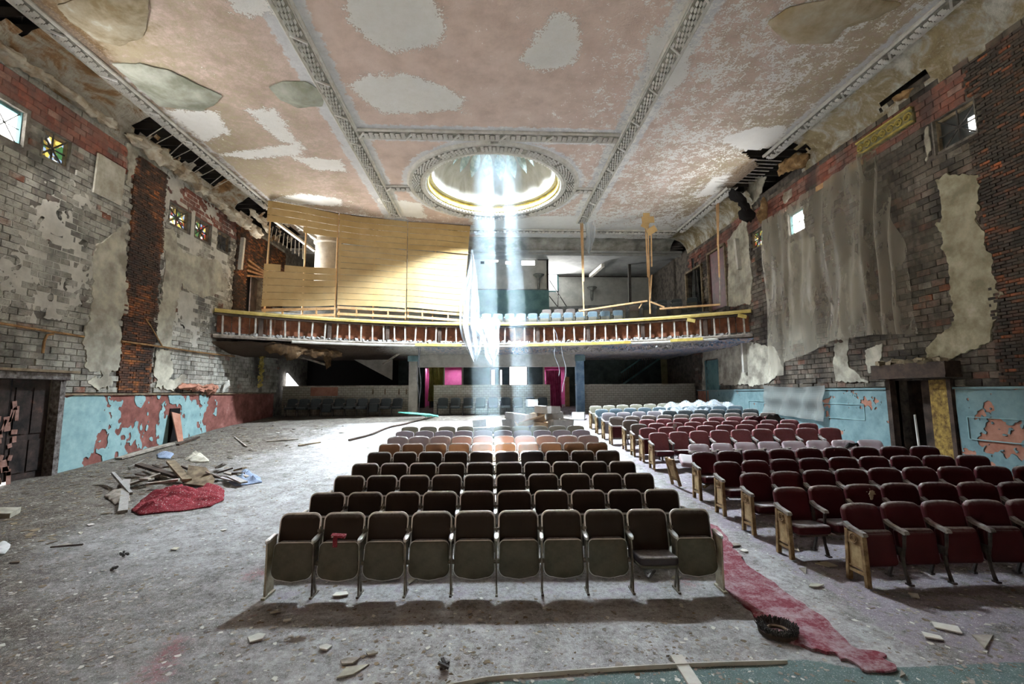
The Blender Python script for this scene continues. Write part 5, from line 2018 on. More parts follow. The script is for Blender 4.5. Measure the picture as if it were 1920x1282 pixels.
def make_red(back_mat, seat_up=True, seat_mat=None):
    parts = []
    fn = back_fn(math.radians(12), .11, .40, .022)
    out = rrect(.50, .53, .095, .36, 6, bulge=.012)
    mb = MB(); mb.slab(out, .085, .030, fn)
    parts.append(('backrest', mb.mesh('backrest', M[back_mat], 60), []))
    sm = M[seat_mat or back_mat]
    if seat_up:
        f2 = back_fn(math.radians(8), -.04, .20, .0)
        mb = MB(); mb.slab(rrect(.46, .42, .05, .19, 4), .11, .03, f2)
        st = ('seat', mb.mesh('seat', sm, 60), [])
        mb = MB(); mb.slab(rrect(.42, .36, .03, .22, 3), .012, .003, back_fn(math.radians(8), -.102, .20, .0))
        st[2].append(('seat_board', mb.mesh('seat_board', M['red_board'], 40)))
    else:
        mb = MB(); mb.slab(rrect(.47, .46, .05, -.33, 4), .12, .03, lambda p: Vector((p.x, p.z, .40 - p.y - .07 * (p.z + .1))))
        st = ('seat', mb.mesh('seat', sm, 60), [])
        mb = MB(); mb.box((0, -.10, .335), (.40, .36, .02)); st[2].append(('seat_board', mb.mesh('seat_board', M['wood_dark'])))
    parts.append(st)
    return parts


def arm_red():
    mb = MB()
    prof = [(-.22, .60), (-.20, .63), (-.10, .645), (.02, .665), (.10, .70), (.11, .66), (.02, .625), (-.10, .605), (-.20, .585)]
    n = len(prof)
    vs = [(-.03, y, z) for y, z in prof] + [(.03, y, z) for y, z in prof]
    mb.add(vs, [tuple(reversed(range(n))), tuple(range(n, 2 * n))] + [(i, (i + 1) % n, n + (i + 1) % n, n + i) for i in range(n)])
    arm = mb.mesh('armrest', M['arm_wood'], 35)
    mb = MB()
    mb.tube([(0, -.17, .60), (0, -.15, .42), (0, -.11, .30), (0, -.13, .15), (0, -.18, .0)], [.022, .02, .024, .02, .026], 6)
    mb.tube([(0, .10, .66), (0, .06, .42), (0, .03, .30), (0, .06, .15), (0, .12, .0)], [.02, .02, .024, .02, .026], 6)
    mb.box((0, -.04, .36), (.03, .20, .10)); mb.box((0, -.18, .01), (.05, .08, .02)); mb.box((0, .12, .01), (.05, .08, .02))
    std = mb.mesh('standard', M['iron'], 40)
    return arm, std


def end_red():
    mb = MB()
    # cast aisle frame: two posts, arched head, foot rails
    mb.bar((0, -.19, 0), (0, -.165, .60), .045, .055, (1, 0, 0)); mb.bar((0, .10, 0), (0, .065, .62), .045, .055, (1, 0, 0))
    mb.box((0, -.05, .53), (.045, .22, .14)); mb.box((0, -.045, .14), (.040, .26, .035)); mb.box((0, -.045, .19), (.030, .25, .02))
    mb.lathe([(.0, .03), (.045, .03), (.05, .0), (.0, -.02)], 12)
    fr = mb.v
    main = MB(); main.v = mb.v[:-48]; main.f = [f for f in mb.f if max(f) < len(main.v)]; main.mi = [0] * len(main.f)
    frame = main.mesh('end_frame', M['end_wood'], 40)
    mb = MB(); mb.box((0, -.05, .335), (.026, .19, .27)); pan = mb.mesh('end_panel', M['end_panel'])
    mb = MB()
    for r in (.055, .032):
        mb.tube([(-.026, -.05 + r * math.cos(a), .535 + r * math.sin(a)) for a in [2 * PI * k / 14 for k in range(15)]], .008, 5, False)
    ros = mb.mesh('rosette', M['end_wood'], 60)
    return frame, pan, ros


ARM_M, STD_M = arm_modern()
END_M = end_modern()
ARM_R, STD_R = arm_red()
END_R, PAN_R, ROS_R = end_red()
_cache = {}


def parts_for(kind, mat, up, rim=True):
    k = (kind, mat, up, rim)
    if k not in _cache:
        if kind == 'modern': _cache[k] = make_modern(mat, up, rim)
        elif kind == 'padded': _cache[k] = make_modern(mat, up, rim, w=.50, arch=.02, t=.06, h=.50)
        else: _cache[k] = make_red(mat, up, {'red': 'red', 'red_dusty': 'red'}.get(mat, mat))
    return _cache[k]


SEAT_COUNT = 0


def seat(kind, mat, loc, rz, label, cat_group, up=True, left_end=False, right_end=False, arms=True, rim=True, tilt=0.0, simple=False):
    global SEAT_COUNT
    SEAT_COUNT += 1
    root = empty('theatre_seat', loc, (tilt, 0, rz))
    tag(root, label, 'seat', cat_group)
    for nm, me, subs in parts_for(kind, mat, up, rim):
        o = link(nm, me, root)
        if not simple:
            for sn, sm in subs: link(sn, sm, o)
    if not arms: return root
    A_, S_ = (ARM_R, STD_R) if kind == 'red' else (ARM_M, STD_M)
    x = -PITCH_S / 2
    link('armrest', A_, root, (x, 0, 0))
    if left_end:
        if kind == 'red':
            e = link('end_frame', END_R, root, (x, 0, 0)); link('end_panel', PAN_R, e); link('rosette', ROS_R, e)
        else: link('end_standard', END_M, root, (x, 0, 0))
    else: link('standard', S_, root, (x, 0, 0))
    if right_end:
        link('armrest', A_, root, (-x, 0, 0))
        if kind == 'red': link('end_frame', END_R, root, (-x, 0, 0))
        else: link('end_standard', END_M, root, (-x, 0, 0))
    return root


# centre block: nine rows of ten
C_ROWS = [5.75, 6.68, 7.70, 8.66, 9.74, 10.72, 11.66, 12.60, 13.40]
C_LOOK = ['brown vinyl', 'brown vinyl', 'brown vinyl', 'brown vinyl', 'brown vinyl', 'sunlit brown vinyl', 'pale rose', 'pale lilac', 'dusty olive']
M['c_rose'] = m_vinyl('lit_rose_fabric', (0.46, 0.37, 0.375), (0.56, 0.46, 0.465), .25, .85)  # fabric colours raised to paint the strong light on the rear centre rows
M['c_lilac'] = m_vinyl('lit_lilac_fabric', (0.40, 0.375, 0.43), (0.50, 0.47, 0.525), .25, .85)
M['c_olive'] = m_vinyl('lit_olive_fabric', (0.27, 0.265, 0.19), (0.36, 0.35, 0.27), .2, .85)
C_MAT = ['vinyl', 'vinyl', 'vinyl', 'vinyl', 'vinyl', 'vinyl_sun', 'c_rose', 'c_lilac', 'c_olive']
C_ANG = math.radians(1.6)
for r, Y in enumerate(C_ROWS):
    for k in range(10):
        if r == 8 and k == 4: continue
        s = (k - 4.5) * PITCH_S * 1.0
        x = 0.07 + s * math.cos(C_ANG); y = Y - s * math.sin(C_ANG)
        z = floor_z(x, y)
        rn = ['front', 'second', 'third', 'fourth', 'fifth', 'sixth', 'seventh', 'eighth', 'back'][r]
        up = not (r == 0 and k == 8)
        lab = '%s seat in the %s row of the centre block, %s from the left' % (C_LOOK[r], rn, ORD[k + 1])
        if not up: lab = 'brown vinyl seat folded down, ninth from the left in the front centre row'
        mat = C_MAT[r]
        if r == 6 and k < 3: mat = 'c_lilac'
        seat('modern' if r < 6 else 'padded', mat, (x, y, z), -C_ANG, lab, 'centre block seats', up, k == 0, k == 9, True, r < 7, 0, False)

# right block: rows curving towards the stage
R_ROWS = [5.72, 6.56, 7.46, 8.36, 9.28, 10.42, 11.85, 12.68, 13.42, 14.25, 15.10, 16.1, 17.1, 18.1]


def right_pos(Y0, i, x_start, curve=.030):
    """walk along the curved row, PITCH_S at a time"""
    x, y = x_start, Y0
    for k in range(i):
        sl = -2 * curve * (x - x_start)
        d = math.hypot(1, sl)
        x += PITCH_S / d; y += PITCH_S * sl / d
    return x, y, math.atan(-2 * curve * (x - x_start))


RN = ['front', 'second', 'third', 'fourth', 'fifth', 'sixth', 'seventh', 'eighth', 'ninth', 'tenth', 'eleventh', 'twelfth', 'thirteenth', 'last']
for r, Y in enumerate(R_ROWS):
    x0 = 4.52 + .27 if r == 0 else (4.15 + .27 if r < 10 else 3.95 + .27)
    if r in (7,): x0 += .02
    n = [6, 8, 9, 9, 9, 9, 9, 9, 9, 9, 10, 10, 10, 10][r]
    for k in range(n):
        x, y, a = right_pos(Y, k, x0)
        if x > 10.3: continue
        z = floor_z(x, y)
        mat, look = 'red', 'dark red'
        if r in (6, 7, 8, 9): mat, look = 'red_dusty', 'dusty red'
        up = True; tilt = 0.0; extra = ''
        if r in (8, 9) and k == 0: mat, look = 'brown_grey', 'faded brown'
        if r == 10: mat, look = ('brown_grey', 'faded brown')
        if r == 11: mat, look = ('pale_fabric', 'pale lilac') if k < 4 else ('grey_dark', 'dark grey')
        if r == 12: mat, look = 'blue_grey', 'dark blue'
        if r == 13: mat, look = 'olive_fabric', 'dusty olive'
        if r == 5: mat, look = 'lilac_pink', 'faded pink'
        if r in (1, 2, 3, 4) and k < (2 if r == 1 else 1): up = False
        if r in (6,) or (r in (8, 9) and k == 0): up = False
        if r == 5:
            if k == 0: continue
            tilt = -math.radians(22); z += .04
        rn = RN[r]
        lab = '%s seat in the %s row of the right block, %s from the aisle' % (look, rn, ORD[k + 1])
        if r == 5: lab = 'faded pink seat tipped backwards in the sixth right row, %s from the aisle' % ORD[k + 1]
        seat('red', mat, (x, y, z), a, lab, 'right block seats', up, k == 0 and r != 5, False, True, False, tilt, r > 10)

# row of dark seats against the tiled walls at the back
for (pxs, nm, n, x0) in (((534, 755), 'left', 10, None), ((818, 1030), 'centre', 9, None)):
    a = on_y(pxs[0], 760, 23.7).x; b = on_y(pxs[1], 760, 23.7).x
    for k in range(n):
        x = a + (b - a) * (k + .5) / n; y = 23.75
        seat('red', 'grey_dark', (x, y, floor_z(x, y)), 0, 'dark grey seat against the %s tiled wall, %s from the left' % (nm, ORD[k + 1]), 'seats against the rear tiled walls', k % 4 == 3 and nm == 'left', False, False, True, False, 0, True)

# balcony seats showing above the rail
def bal_seat(x, off, z, mat, label):
    p = A(x, off, z)
    a = math.asin(x / ARC_R)
    seat('padded', mat, p, -a, label, 'balcony seats', True, False, False, True, False, 0, True)


for k in range(13):
    bal_seat(-.75 + k * .56, 1.62, 5.66, 'blue_grey', 'pale grey seat in the front balcony row, %s from the hanging plastic' % ORD[k + 1])
for k in range(11):
    bal_seat(2.7 + k * .56, 2.54, 6.02, 'brown_grey' if k < 8 else 'grey_dark', 'brown grey seat in the second balcony row, %s from the stair rail' % ORD[k + 1])
for k in range(3):
    bal_seat(7.7 + k * .56, 3.46, 6.38, 'grey_dark', 'dark seat in the third balcony row by the right wall, %s from the left' % ORD[k + 1])

# ------------------------------------------------------------------ boarded partition on the left of the balcony
def onA(px, py, off=.25):
    """point above the balcony curve, off behind it"""
    d = ray(px, py)
    R = ARC_R + off
    a = d.x ** 2 + d.y ** 2; b = -2 * d.y * ARC_Y; c = ARC_Y ** 2 - R * R
    t = (-b + math.sqrt(b * b - 4 * a * c)) / (2 * a)
    return CAM_P + d * t


def lap_strip(TL, TR, BL, BR, s0, s1, t0, t1, seed, lean=.02, t=.008):
    """one horizontal strip of sheathing, its lower edge lapped over the next, buckled a little"""
    mb = MB()
    n = 10
    N = (TR - TL).cross(BL - TL).normalized()
    if N.y > 0: N = -N
    vs = []
    for j, tt in enumerate((t0, (t0 + t1) / 2, t1)):
        for i in range(n + 1):
            s = s0 + (s1 - s0) * i / n
            p = TL.lerp(TR, s).lerp(BL.lerp(BR, s), tt)
            w = .045 * float(fbm(np.array([s * 3 + seed]), np.array([tt * 4]), 3, 4.)[0])
            q = p + N * (w + (lean if j == 2 else lean * .4 if j == 1 else 0))
            q.z += .02 * math.sin(s * 5 + seed) * (1 if j == 1 else 1)
            vs.append(q)
    m = len(vs)
    vs += [v - N * t for v in vs]
    fs = []
    for j in range(2):
        for i in range(n):
            a = j * (n + 1) + i
            fs.append((a, a + n + 1, a + n + 2, a + 1)); fs.append((m + a, m + a + 1, m + a + n + 2, m + a + n + 1))
    for i in range(n):
        fs.append((2 * (n + 1) + i, m + 2 * (n + 1) + i, m + 2 * (n + 1) + i + 1, 2 * (n + 1) + i + 1))
        fs.append((i, i + 1, m + i + 1, m + i))
    mb.add(vs, fs)
    return mb


def partition():
    specs = [
        ('tan boarded panel with a large hole at the left end of the balcony', (503, 370), (635, 385), (490, 576), (628, 573)),
        ('tan boarded panel in the middle of the balcony partition', (637, 384), (764, 399), (632, 571), (761, 578)),
        ('tan boarded panel beside the hanging plastic on the balcony', (765, 398), (882, 411), (763, 577), (868, 585))]
    for k, (lab, tl, tr, bl, br) in enumerate(specs):
        TL, TR, BL, BR = [onA(*q, .30) for q in (tl, tr, bl, br)]
        for q in (TL, TR): q.z = min(q.z, ZC - .06)
        root = empty('boarded_panel', BL)
        tag(root, lab, 'panel', 'tan panels on the balcony')
        rows = 15
        for r in range(rows):
            t0, t1 = r / rows, (r + 1) / rows - .0026
            spans = [(0, 1)]
            if k == 0:
                if 3 <= r < 5: spans = [(.42 + .12 * (r - 3) if r == 3 else .60, 1)] if r == 3 else [(.55, 1.0)]
                elif 5 <= r < 9: spans = []
                elif r == 9: spans = [(0, .22), (.27, 1)]
            if k == 0 and r in (3, 4): spans = [(.50, 1)] if r == 3 else []
            for s0, s1 in spans:
                mb = lap_strip(TL, TR, BL, BR, s0, s1, t0, t1, k * 3 + (0 if r < 5 else 1.3), .05 if (k and r == 4) else .012)
                o = mb.build('sheathing_strip', M['tan'] if (r < 5) else M['tan2'], root, 40); o.location = -root.location
        # studs behind the sheathing
        xs = {0: (0.02, .52, .985), 1: (.01, .5, .985), 2: (.01, .45, .97)}[k]
        for s in xs:
            a = TL.lerp(TR, s); b = BL.lerp(BR, s)
            b = b + (b - a).normalized() * .55
            a = a + Vector((0, .16, -.06)); b = b + Vector((0, .16, 0))
            m = MB(); m.bar(a, b, .13, .06); o = m.build('stud', M['pine'], root); o.location = -root.location
        for dz in (-.12, -.42):
            m = MB(); m.bar(BL + Vector((0, .04, dz)), BR + Vector((0, .04, dz)), .06, .12); o = m.build('bottom_plate', M['pine'], root); o.location = -root.location
        for s in (.27, .73):
            a = BL.lerp(BR, s)
            m = MB(); m.bar(a + Vector((0, .05, -.05)), a + Vector((0, .05, -.5)), .08, .06); o = m.build('short_stud', M['pine'], root); o.location = -root.location
        m = MB(); m.bar(TL + Vector((0, .05, .0)), TR + Vector((0, .05, .0)), .05, .05); o = m.build('top_plate', M['wood_dark'], root); o.location = -root.location
    # polythene behind the foot of the partition
    mb = MB()
    def pf(u, v):
        p = onA(620 + 250 * u, 594 - 16 * v, .9)
        return (p.x, p.y + .05 * math.sin(u * 60) + .1 * math.sin(v * 5 + u * 13), p.z)
    mb.grid(60, 6, pf)
    tag(mb.build('plastic_sheet', M['poly_grey'], smooth=60), 'crumpled grey plastic sheet behind the foot of the tan panels', 'plastic sheet')


M['poly_grey'] = m_plastic('grey_polythene', (.40, .42, .42), .8, .3, .4)
partition()


def right_frame():
    root = empty('timber_frame', onA(1215, 590)); tag(root, 'stripped pine partition frame standing on the right half of the balcony', 'frame')

    def bar(a, b, w=.10, h=.06, mat='pine', name='post', off=.25):
        m = MB(); m.bar(onA(*a, off), onA(*b, off), w, h); o = m.build(name, M[mat], root); o.location = -root.location
    bar((1089, 418), (1095, 592), .10); bar((1092, 415), (1094, 528), .06, .08, off=.2)
    bar((1214, 382), (1219, 588), .12); bar((1209, 395), (1215, 520), .07, .06, off=.18); bar((1221, 440), (1222, 500), .05, .06, off=.18); bar((1222, 515), (1219, 560), .05, .06, off=.18)
    bar((1343, 371), (1349, 520), .09); bar((1347, 374), (1346, 460), .05, .08, off=.2); bar((1349, 505), (1350, 572), .05, .05, 'pine_old')
    bar((1098, 412), (1214, 383), .05, .10, 'wood_dark', 'top_plate'); bar((1214, 382), (1344, 371), .05, .10, 'pine_old', 'top_plate')
    bar((1108, 408), (1212, 388), .04, .06, 'pine_old', 'brace', .45)
    bar((1086, 583), (1214, 564), .12, .07, 'pine', 'sill_rail'); bar((1220, 566), (1246, 576), .12, .07, 'pine', 'brace'); bar((1237, 579), (1350, 571), .13, .08, 'pine', 'sill_rail')
    bar((1198, 578), (1204, 568), .05, .04, 'pine', 'brace')
    bar((1102, 393), (1105, 412), .14, .03, 'pine_old', 'pointed_board', .2)
    for k, (px, py) in enumerate(((1212, 405), (1210, 420), (1222, 432), (1215, 412))):
        m = MB(); c = onA(px, py, .1); m.box(c, (.32, .02, .30 + .1 * k), (0, .5 * k, 0)); o = m.build('torn_sheathing', M['tan'], root); o.location = -root.location
    # thin white plastic hanging from the top
    mb = MB()
    def pf(u, v):
        x = 1104 + (u - .5) * (22 - 6 * v) + 4 * math.sin(v * 3); y = 408 + 70 * v * (1 - .5 * abs(u - .45))
        p = onA(x, y, .12); return (p.x, p.y + .06 * math.sin(u * 14), min(p.z, ZC - .12))
    mb.grid(14, 14, pf)
    tag(mb.build('plastic_sheet', M['poly_white'], smooth=60), 'strip of white plastic hanging from the top of the pine frame', 'plastic sheet')


M['poly_white'] = m_plastic('white_polythene', (.56, .62, .68), .44, .25)
right_frame()


# ------------------------------------------------------------------ plastic sheets
def draped(name, label, rows, depth, fold=.10, nfold=5, seed=0):
    mb = MB()
    n = 26

    def pf(u, v):
        i = v * (len(rows) - 1); k = min(int(i), len(rows) - 2); f = i - k
        y = rows[k][0] + (rows[k + 1][0] - rows[k][0]) * f
        c = rows[k][1] + (rows[k + 1][1] - rows[k][1]) * f
        w = rows[k][2] + (rows[k + 1][2] - rows[k][2]) * f
        p = onA(c + (u - .5) * 2 * w, y + 5 * math.sin(u * 9 + seed) * (v > .85), depth)
        d = fold * math.sin(u * nfold * PI + 2.2 * v + seed) + .5 * fold * math.sin(u * nfold * 2.3 * PI + 5 * v)
        return (p.x, p.y - .15 + d, p.z)
    mb.grid(n, 34, pf)
    return tag(mb.build(name, M['poly_white'], smooth=70), label, 'plastic sheet')


draped('plastic_sheet', 'long clear plastic sheet hanging from the tan panel over the balcony rail',
       [(470, 885, 1.5), (495, 886, 6), (520, 885, 10), (545, 881, 15), (570, 880, 19), (590, 880, 19), (612, 880, 19), (635, 885, 19), (655, 889, 13), (674, 891, 3)], -.10, .12, 5, 0)
draped('plastic_sheet', 'crumpled end of clear plastic draped over the middle of the balcony rail',
       [(598, 912, 22), (606, 914, 25), (618, 912, 24), (632, 918, 18), (648, 922, 15), (664, 922, 13), (680, 925, 4)], -.12, .10, 6, 2)


def wall_plastic():
    mb = MB()
    ya, yb = 17.05, 10.95
    def pf(u, v):
        y = ya + (yb - ya) * u
        top = 9.05 + .15 * u if u < .86 else 9.18 - (u - .86) / .14 * 3.2
        bot = 3.35 + .5 * min(1, u * 2) - .10 * math.sin(u * 7) + (-.45 if u < .12 else 0)
        z = top + (bot - top) * v
        d = .20 + .045 * math.sin(u * 34 + .6 * v) + .03 * math.sin(u * 71 + 2 * v) + .10 * v + .05 * math.sin(v * 9 + u * 20)
        if u > .80: d += .12 * math.sin((u - .8) * 90) + .1
        return (WX - d, y + .06 * math.sin(v * 6 + u * 12), z)
    mb.grid(150, 60, pf)
    tag(mb.build('plastic_sheet', M['poly_dirty'], smooth=70), 'huge dirty translucent plastic sheet hanging down the right wall', 'plastic sheet')
    for (a, b, lab) in (((1530, 355), (1568, 332), 'short wooden batten nailed above the left part of the wall plastic'), ((1592, 318), (1617, 303), 'short wooden batten at the torn frieze above the wall plastic')):
        m = MB(); p = on_x(*a, WX - .15); q = on_x(*b, WX - .15); m.bar(p, q, .03, .16, (0, 0, 1))
        tag(m.build('batten', M['pine']), lab, 'batten')
    mb = MB()
    def pg(u, v):
        p = on_x(1430 + 116 * u, 722 + 68 * v * (.75 + .25 * u), WX - .2)
        return (p.x + .05 * math.sin(u * 22 + v * 3) + .03 * math.sin(v * 11), p.y, p.z - .25 * math.sin(u * PI) * (1 - v) * .3)
    mb.grid(40, 16, pg)
    tag(mb.build('plastic_sheet', M['poly_grime']), 'small dusty plastic sheet hung over the teal dado', 'plastic sheet')


M['poly_dirty'] = m_plastic('dirty_polythene', (.60, .55, .44), .42, .4, .35)
M['poly_grime'] = m_plastic('grimy_polythene', (.26, .28, .265), .74, .5, .3)
wall_plastic()


def frieze():
    y0, y1 = yR(1720, 240), yR(1612, 270)
    root = empty('frieze', (WX, y0, 9.4)); structure(root, 'surviving gilded scroll frieze above the wall plastic', 'frieze')
    gm = worn('green_gilt', (.10, .11, .07), (.34, .28, .13), 8, .7, .4, .3, c3=(.46, .42, .30))
    m = MB(); m.box((WX - .05, (y0 + y1) / 2, 9.48), (.10, y1 - y0, .42)); o = m.build('backing', gm, root); o.location = -root.location
    for k, z in enumerate((9.30, 9.68)):
        m = MB(); m.box((WX - .10, (y0 + y1) / 2, z), (.10, y1 - y0, .05)); o = m.build('bead', M['gold'], root); o.location = -root.location
    n = 7
    for k in range(n):
        yc = y0 + (k + .5) * (y1 - y0) / n
        pts = []
        for i in range(22):
            a = i * .5; r = .12 * (1 - i / 24)
            pts.append((WX - .12, yc + r * math.cos(a) * (1 if k % 2 else -1), 9.48 + r * math.sin(a)))
        m = MB(); m.tube(pts, .022, 6); o = m.build('scroll', M['gold'], root, 60); o.location = -root.location


frieze()

# conduit on the left wall
def conduit(name, label, pts, r=.03):
    m = MB(); m.tube([on_x(a, b, -WX + .10) for a, b in pts], r, 8)
    tag(m.build(name, M['metal_rust'], smooth=50), label, 'pipe')


conduit('conduit', 'rusty conduit along the left wall above the rotten doors', [(-10, 604), (60, 616), (157, 631)])
conduit('conduit', 'bent rusty conduit dropping towards the rotten doors', [(100, 626), (88, 628), (83, 640), (80, 662)])
conduit('conduit', 'rusty conduit crossing the brick pier towards the balcony', [(228, 640), (310, 651), (370, 660), (440, 668)])
conduit('conduit', 'thin rusty strap slanting beside the brick pier', [(272, 597), (283, 612), (305, 650)], .02)


# ------------------------------------------------------------------ things below the balcony
def curtain(name, label, px0, px1, py0, py1, Y, mat, n=9, amp=.07):
    a, b = on_y(px0, py1, Y), on_y(px1, py0, Y)
    mb = MB()
    mb.grid(n * 6, 10, lambda u, v: (a.x + (b.x - a.x) * u + .03 * math.sin(v * 4 + u * 9), Y + amp * math.sin(u * n * 2 * PI) * (.6 + .4 * v), b.z + (a.z - b.z) * v))
    return tag(mb.build(name, mat, smooth=70), label, 'curtain')


curtain('curtain', 'mustard yellow pleated curtain beside the left foyer opening', 803, 832, 688, 752, 26.2, worn('mustard_cloth', (.20, .18, .04), (.34, .31, .09), 3, .9, .1))
curtain('curtain', 'crimson pleated curtain in the right foyer opening', 1024, 1052, 694, 772, 27.6, worn('crimson_cloth', (.30, .03, .10), (.46, .07, .18), 3, .9, .1), 8, .06)
curtain('curtain', 'grey curtain half drawn in the balcony doorway', 1300, 1318, 484, 566, 23.6, worn('grey_cloth', (.05, .055, .055), (.12, .12, .12), 3, .9, .1), 4, .1)


def cable(name, label, pts, mat, r=.02, cat='cable'):
    m = MB()
    m.tube(pts, r, 6)
    return tag(m.build(name, mat, smooth=60), label, cat)


grey_c = worn('grey_cable', (.16, .17, .19), (.30, .31, .34), 5, .7, .1)
for k, (x0, x1, lab) in enumerate(((783, 785, 'left of two grey cables hanging from the balcony to the floor'), (788, 787, 'right of two grey cables hanging from the balcony to the floor'))):
    top = onA(x0, 640, -.2); b = on_floor(x1, 778)
    pts = [top.lerp(Vector((b.x, b.y, b.z + .03)), t / 10) + Vector((.05 * math.sin(t + k * 2), 0, 0)) for t in range(11)]
    cable('hanging_cable', lab, pts, grey_c)
for k, (x0, x1, lab) in enumerate(((1040, 1046, 'thin looped cable hanging before the crimson curtain'), (1056, 1058, 'thin straight cable hanging beside the blue column'))):
    top = onA(x0, 618, -.15); b = onA(x1, 705 + 30 * k, -.15)
    pts = [top.lerp(b, t / 10) + Vector((.10 * math.sin(t * .9 + k * 2), 0, 0)) for t in range(11)]
    cable('hanging_cable', lab, pts, grey_c, .014)
gp = []
rg = random.Random(8)
c0 = on_floor(785, 786)
for k in range(46):
    a = k * .62
    r = .55 + .25 * math.sin(k * .37)
    gp.append(c0 + Vector((r * math.cos(a) * 1.2, r * math.sin(a) * .5, .10 + .22 * abs(math.sin(k * .31)))))
cable('green_hose', 'tangled green hose heaped on the floor below the hanging cables', gp, worn('green_rubber', (.07, .28, .22), (.14, .42, .34), 4, .6, .1), .03, 'hose')
lw = []
for k in range(18):
    a, b = on_floor(815, 782), on_floor(655, 828)
    lw.append(a.lerp(b, k / 17) + Vector((.05 * math.sin(k), .1 * math.sin(k * .8), .05)))
for p in lw: p.z = floor_z(p.x, p.y) + .04
cable('rope', 'long dark rope trailing across the floor left of the centre seats', lw, M['wood_dark'], .035, 'rope')

# gold leafy crust hanging by the left wall below the balcony
rg = random.Random(12)
mb = MB()
for k in range(60):
    v = rg.random()
    c = on_x(491 - 3 * v + rg.uniform(-3, 3) * (1 - v * .6), 664 + 60 * v, -10.75)
    mb.box(c + Vector((rg.uniform(-.08, .08), 0, 0)), (rg.uniform(.02, .09), rg.uniform(.02, .10), rg.uniform(.04, .16)), (rg.uniform(-1, 1), rg.uniform(-1, 1), rg.random() * 3))
g_ = mb.build('gilded_fragment', M['gold'])
tag(g_, 'ragged gilded fragment hanging below the left end of the balcony', 'ornament')
# broken plaster seen through the hole in the left tan panel
mb = MB(); c = onA(612, 470, 1.6)
mb.lathe([(.62, -1.6), (.62, .35), (.70, .42), (.70, .6), (.9, .75)], 20, (c.x, c.y + .3, c.z), PI, 2 * PI)
tag(mb.build('plaster_column', M['plaster_white'], smooth=40), 'rounded white plaster column behind the hole in the tan panel', 'column')
for k, (p, q, w) in enumerate((((512, 412), (590, 470), .22), ((535, 408), (600, 452), .12))):
    mb = MB(); mb.bar(onA(*p, 1.1 + .3 * k), onA(*q, 1.3 + .3 * k), w, .08)
    bc_ = tag(mb.build('broken_cornice', M['plaster_white']), ['wide', 'narrow'][k] + ' broken white cornice strip slanting behind the holed tan panel', 'cornice')
for k in range(9):
    p = onA(512 + k * 7, 425 + k * 4, 1.5); q = onA(508 + k * 7.5, 445 + k * 5, 1.5)
    mb = MB(); mb.bar(p, q, .03, .03); mb.build('bare_lath', M['lath_pale'], bc_)
for k, (a, b, lab) in enumerate((((560, 668), (612, 684), 'loose pale lath hanging under the left balcony'), ((718, 683), (752, 660), 'white fallen strip slanting beside the grey column'))):
    m = MB(); m.bar(on_y(*a, 23.5), on_y(*b, 23.5), .05, .10); tag(m.build('loose_lath', M['pine_old']), lab, 'lath')
rt = MB()
tag(lump_roll(None, [on_y(500, 645, 19.6), on_y(540, 655, 19.9), on_y(585, 660, 20.5), on_y(640, 662, 21.2)], .28, M['rot_dark'], 71, 'hanging_debris'), 'brown rotten debris hanging from the left balcony edge', 'debris')
tag(lump_roll(None, [on_y(612, 655, 22.5), on_y(614, 680, 22.5), on_y(612, 692, 22.5)], .16, M['rot_dark'], 72, 'hanging_debris'), 'brown rag of rot hanging deep under the left balcony', 'debris')

# fluorescent-like white pipes beside the right wall
for (a, b, X, lab) in (((1393, 640), (1397, 698), WX - .12, 'white boxed pipe on the wall below the right balcony end'), ((1380, 448), (1386, 505), WX - .12, 'white boxed pipe on the wall above the right balcony end'), ((456, 446), (450, 505), -WX + .12, 'pale boxed pipe on the brick wall by the left balcony end')):
    m = MB(); m.bar(on_x(*a, X), on_x(*b, X), .16, .14); tag(m.build('boxed_pipe', M['plaster_white']), lab, 'pipe')

# ------------------------------------------------------------------ cartons
M['carton_white'] = worn('white_carton', (.50, .50, .49), (.62, .62, .61), 4, .8, .1, local=True)
M['carton_brown'] = worn('brown_carton', (.30, .19, .10), (.42, .28, .16), 4, .85, .1, local=True)


def carton(loc, size, rot, mat, label, open_=False):
    root = empty('carton', loc, rot); tag(root, label, 'carton', 'cartons heaped behind the centre seats')
    w, d, h = size
    m = MB(); t = .012
    for c, s in (((0, -d / 2, h / 2), (w, t, h)), ((0, d / 2, h / 2), (w, t, h)), ((-w / 2, 0, h / 2), (t, d, h)), ((w / 2, 0, h / 2), (t, d, h)), ((0, 0, t), (w, d, t))): m.box(c, s)
    m.build('body', M[mat], root)
    for s in (-1, 1):
        f = MB()
        if open_: f.box((0, s * (d / 2 + d * .20), h + .02), (w, d * .42, t), (s * .5, 0, 0))
        else: f.box((0, s * d / 4, h), (w, d / 2 - .004, t))
        f.build('flap', M[mat], root)
    if not open_:
        f = MB(); f.box((0, 0, h + .008), (w * .98, .05, .004)); f.build('tape', M['carton_brown'], root)
    return root


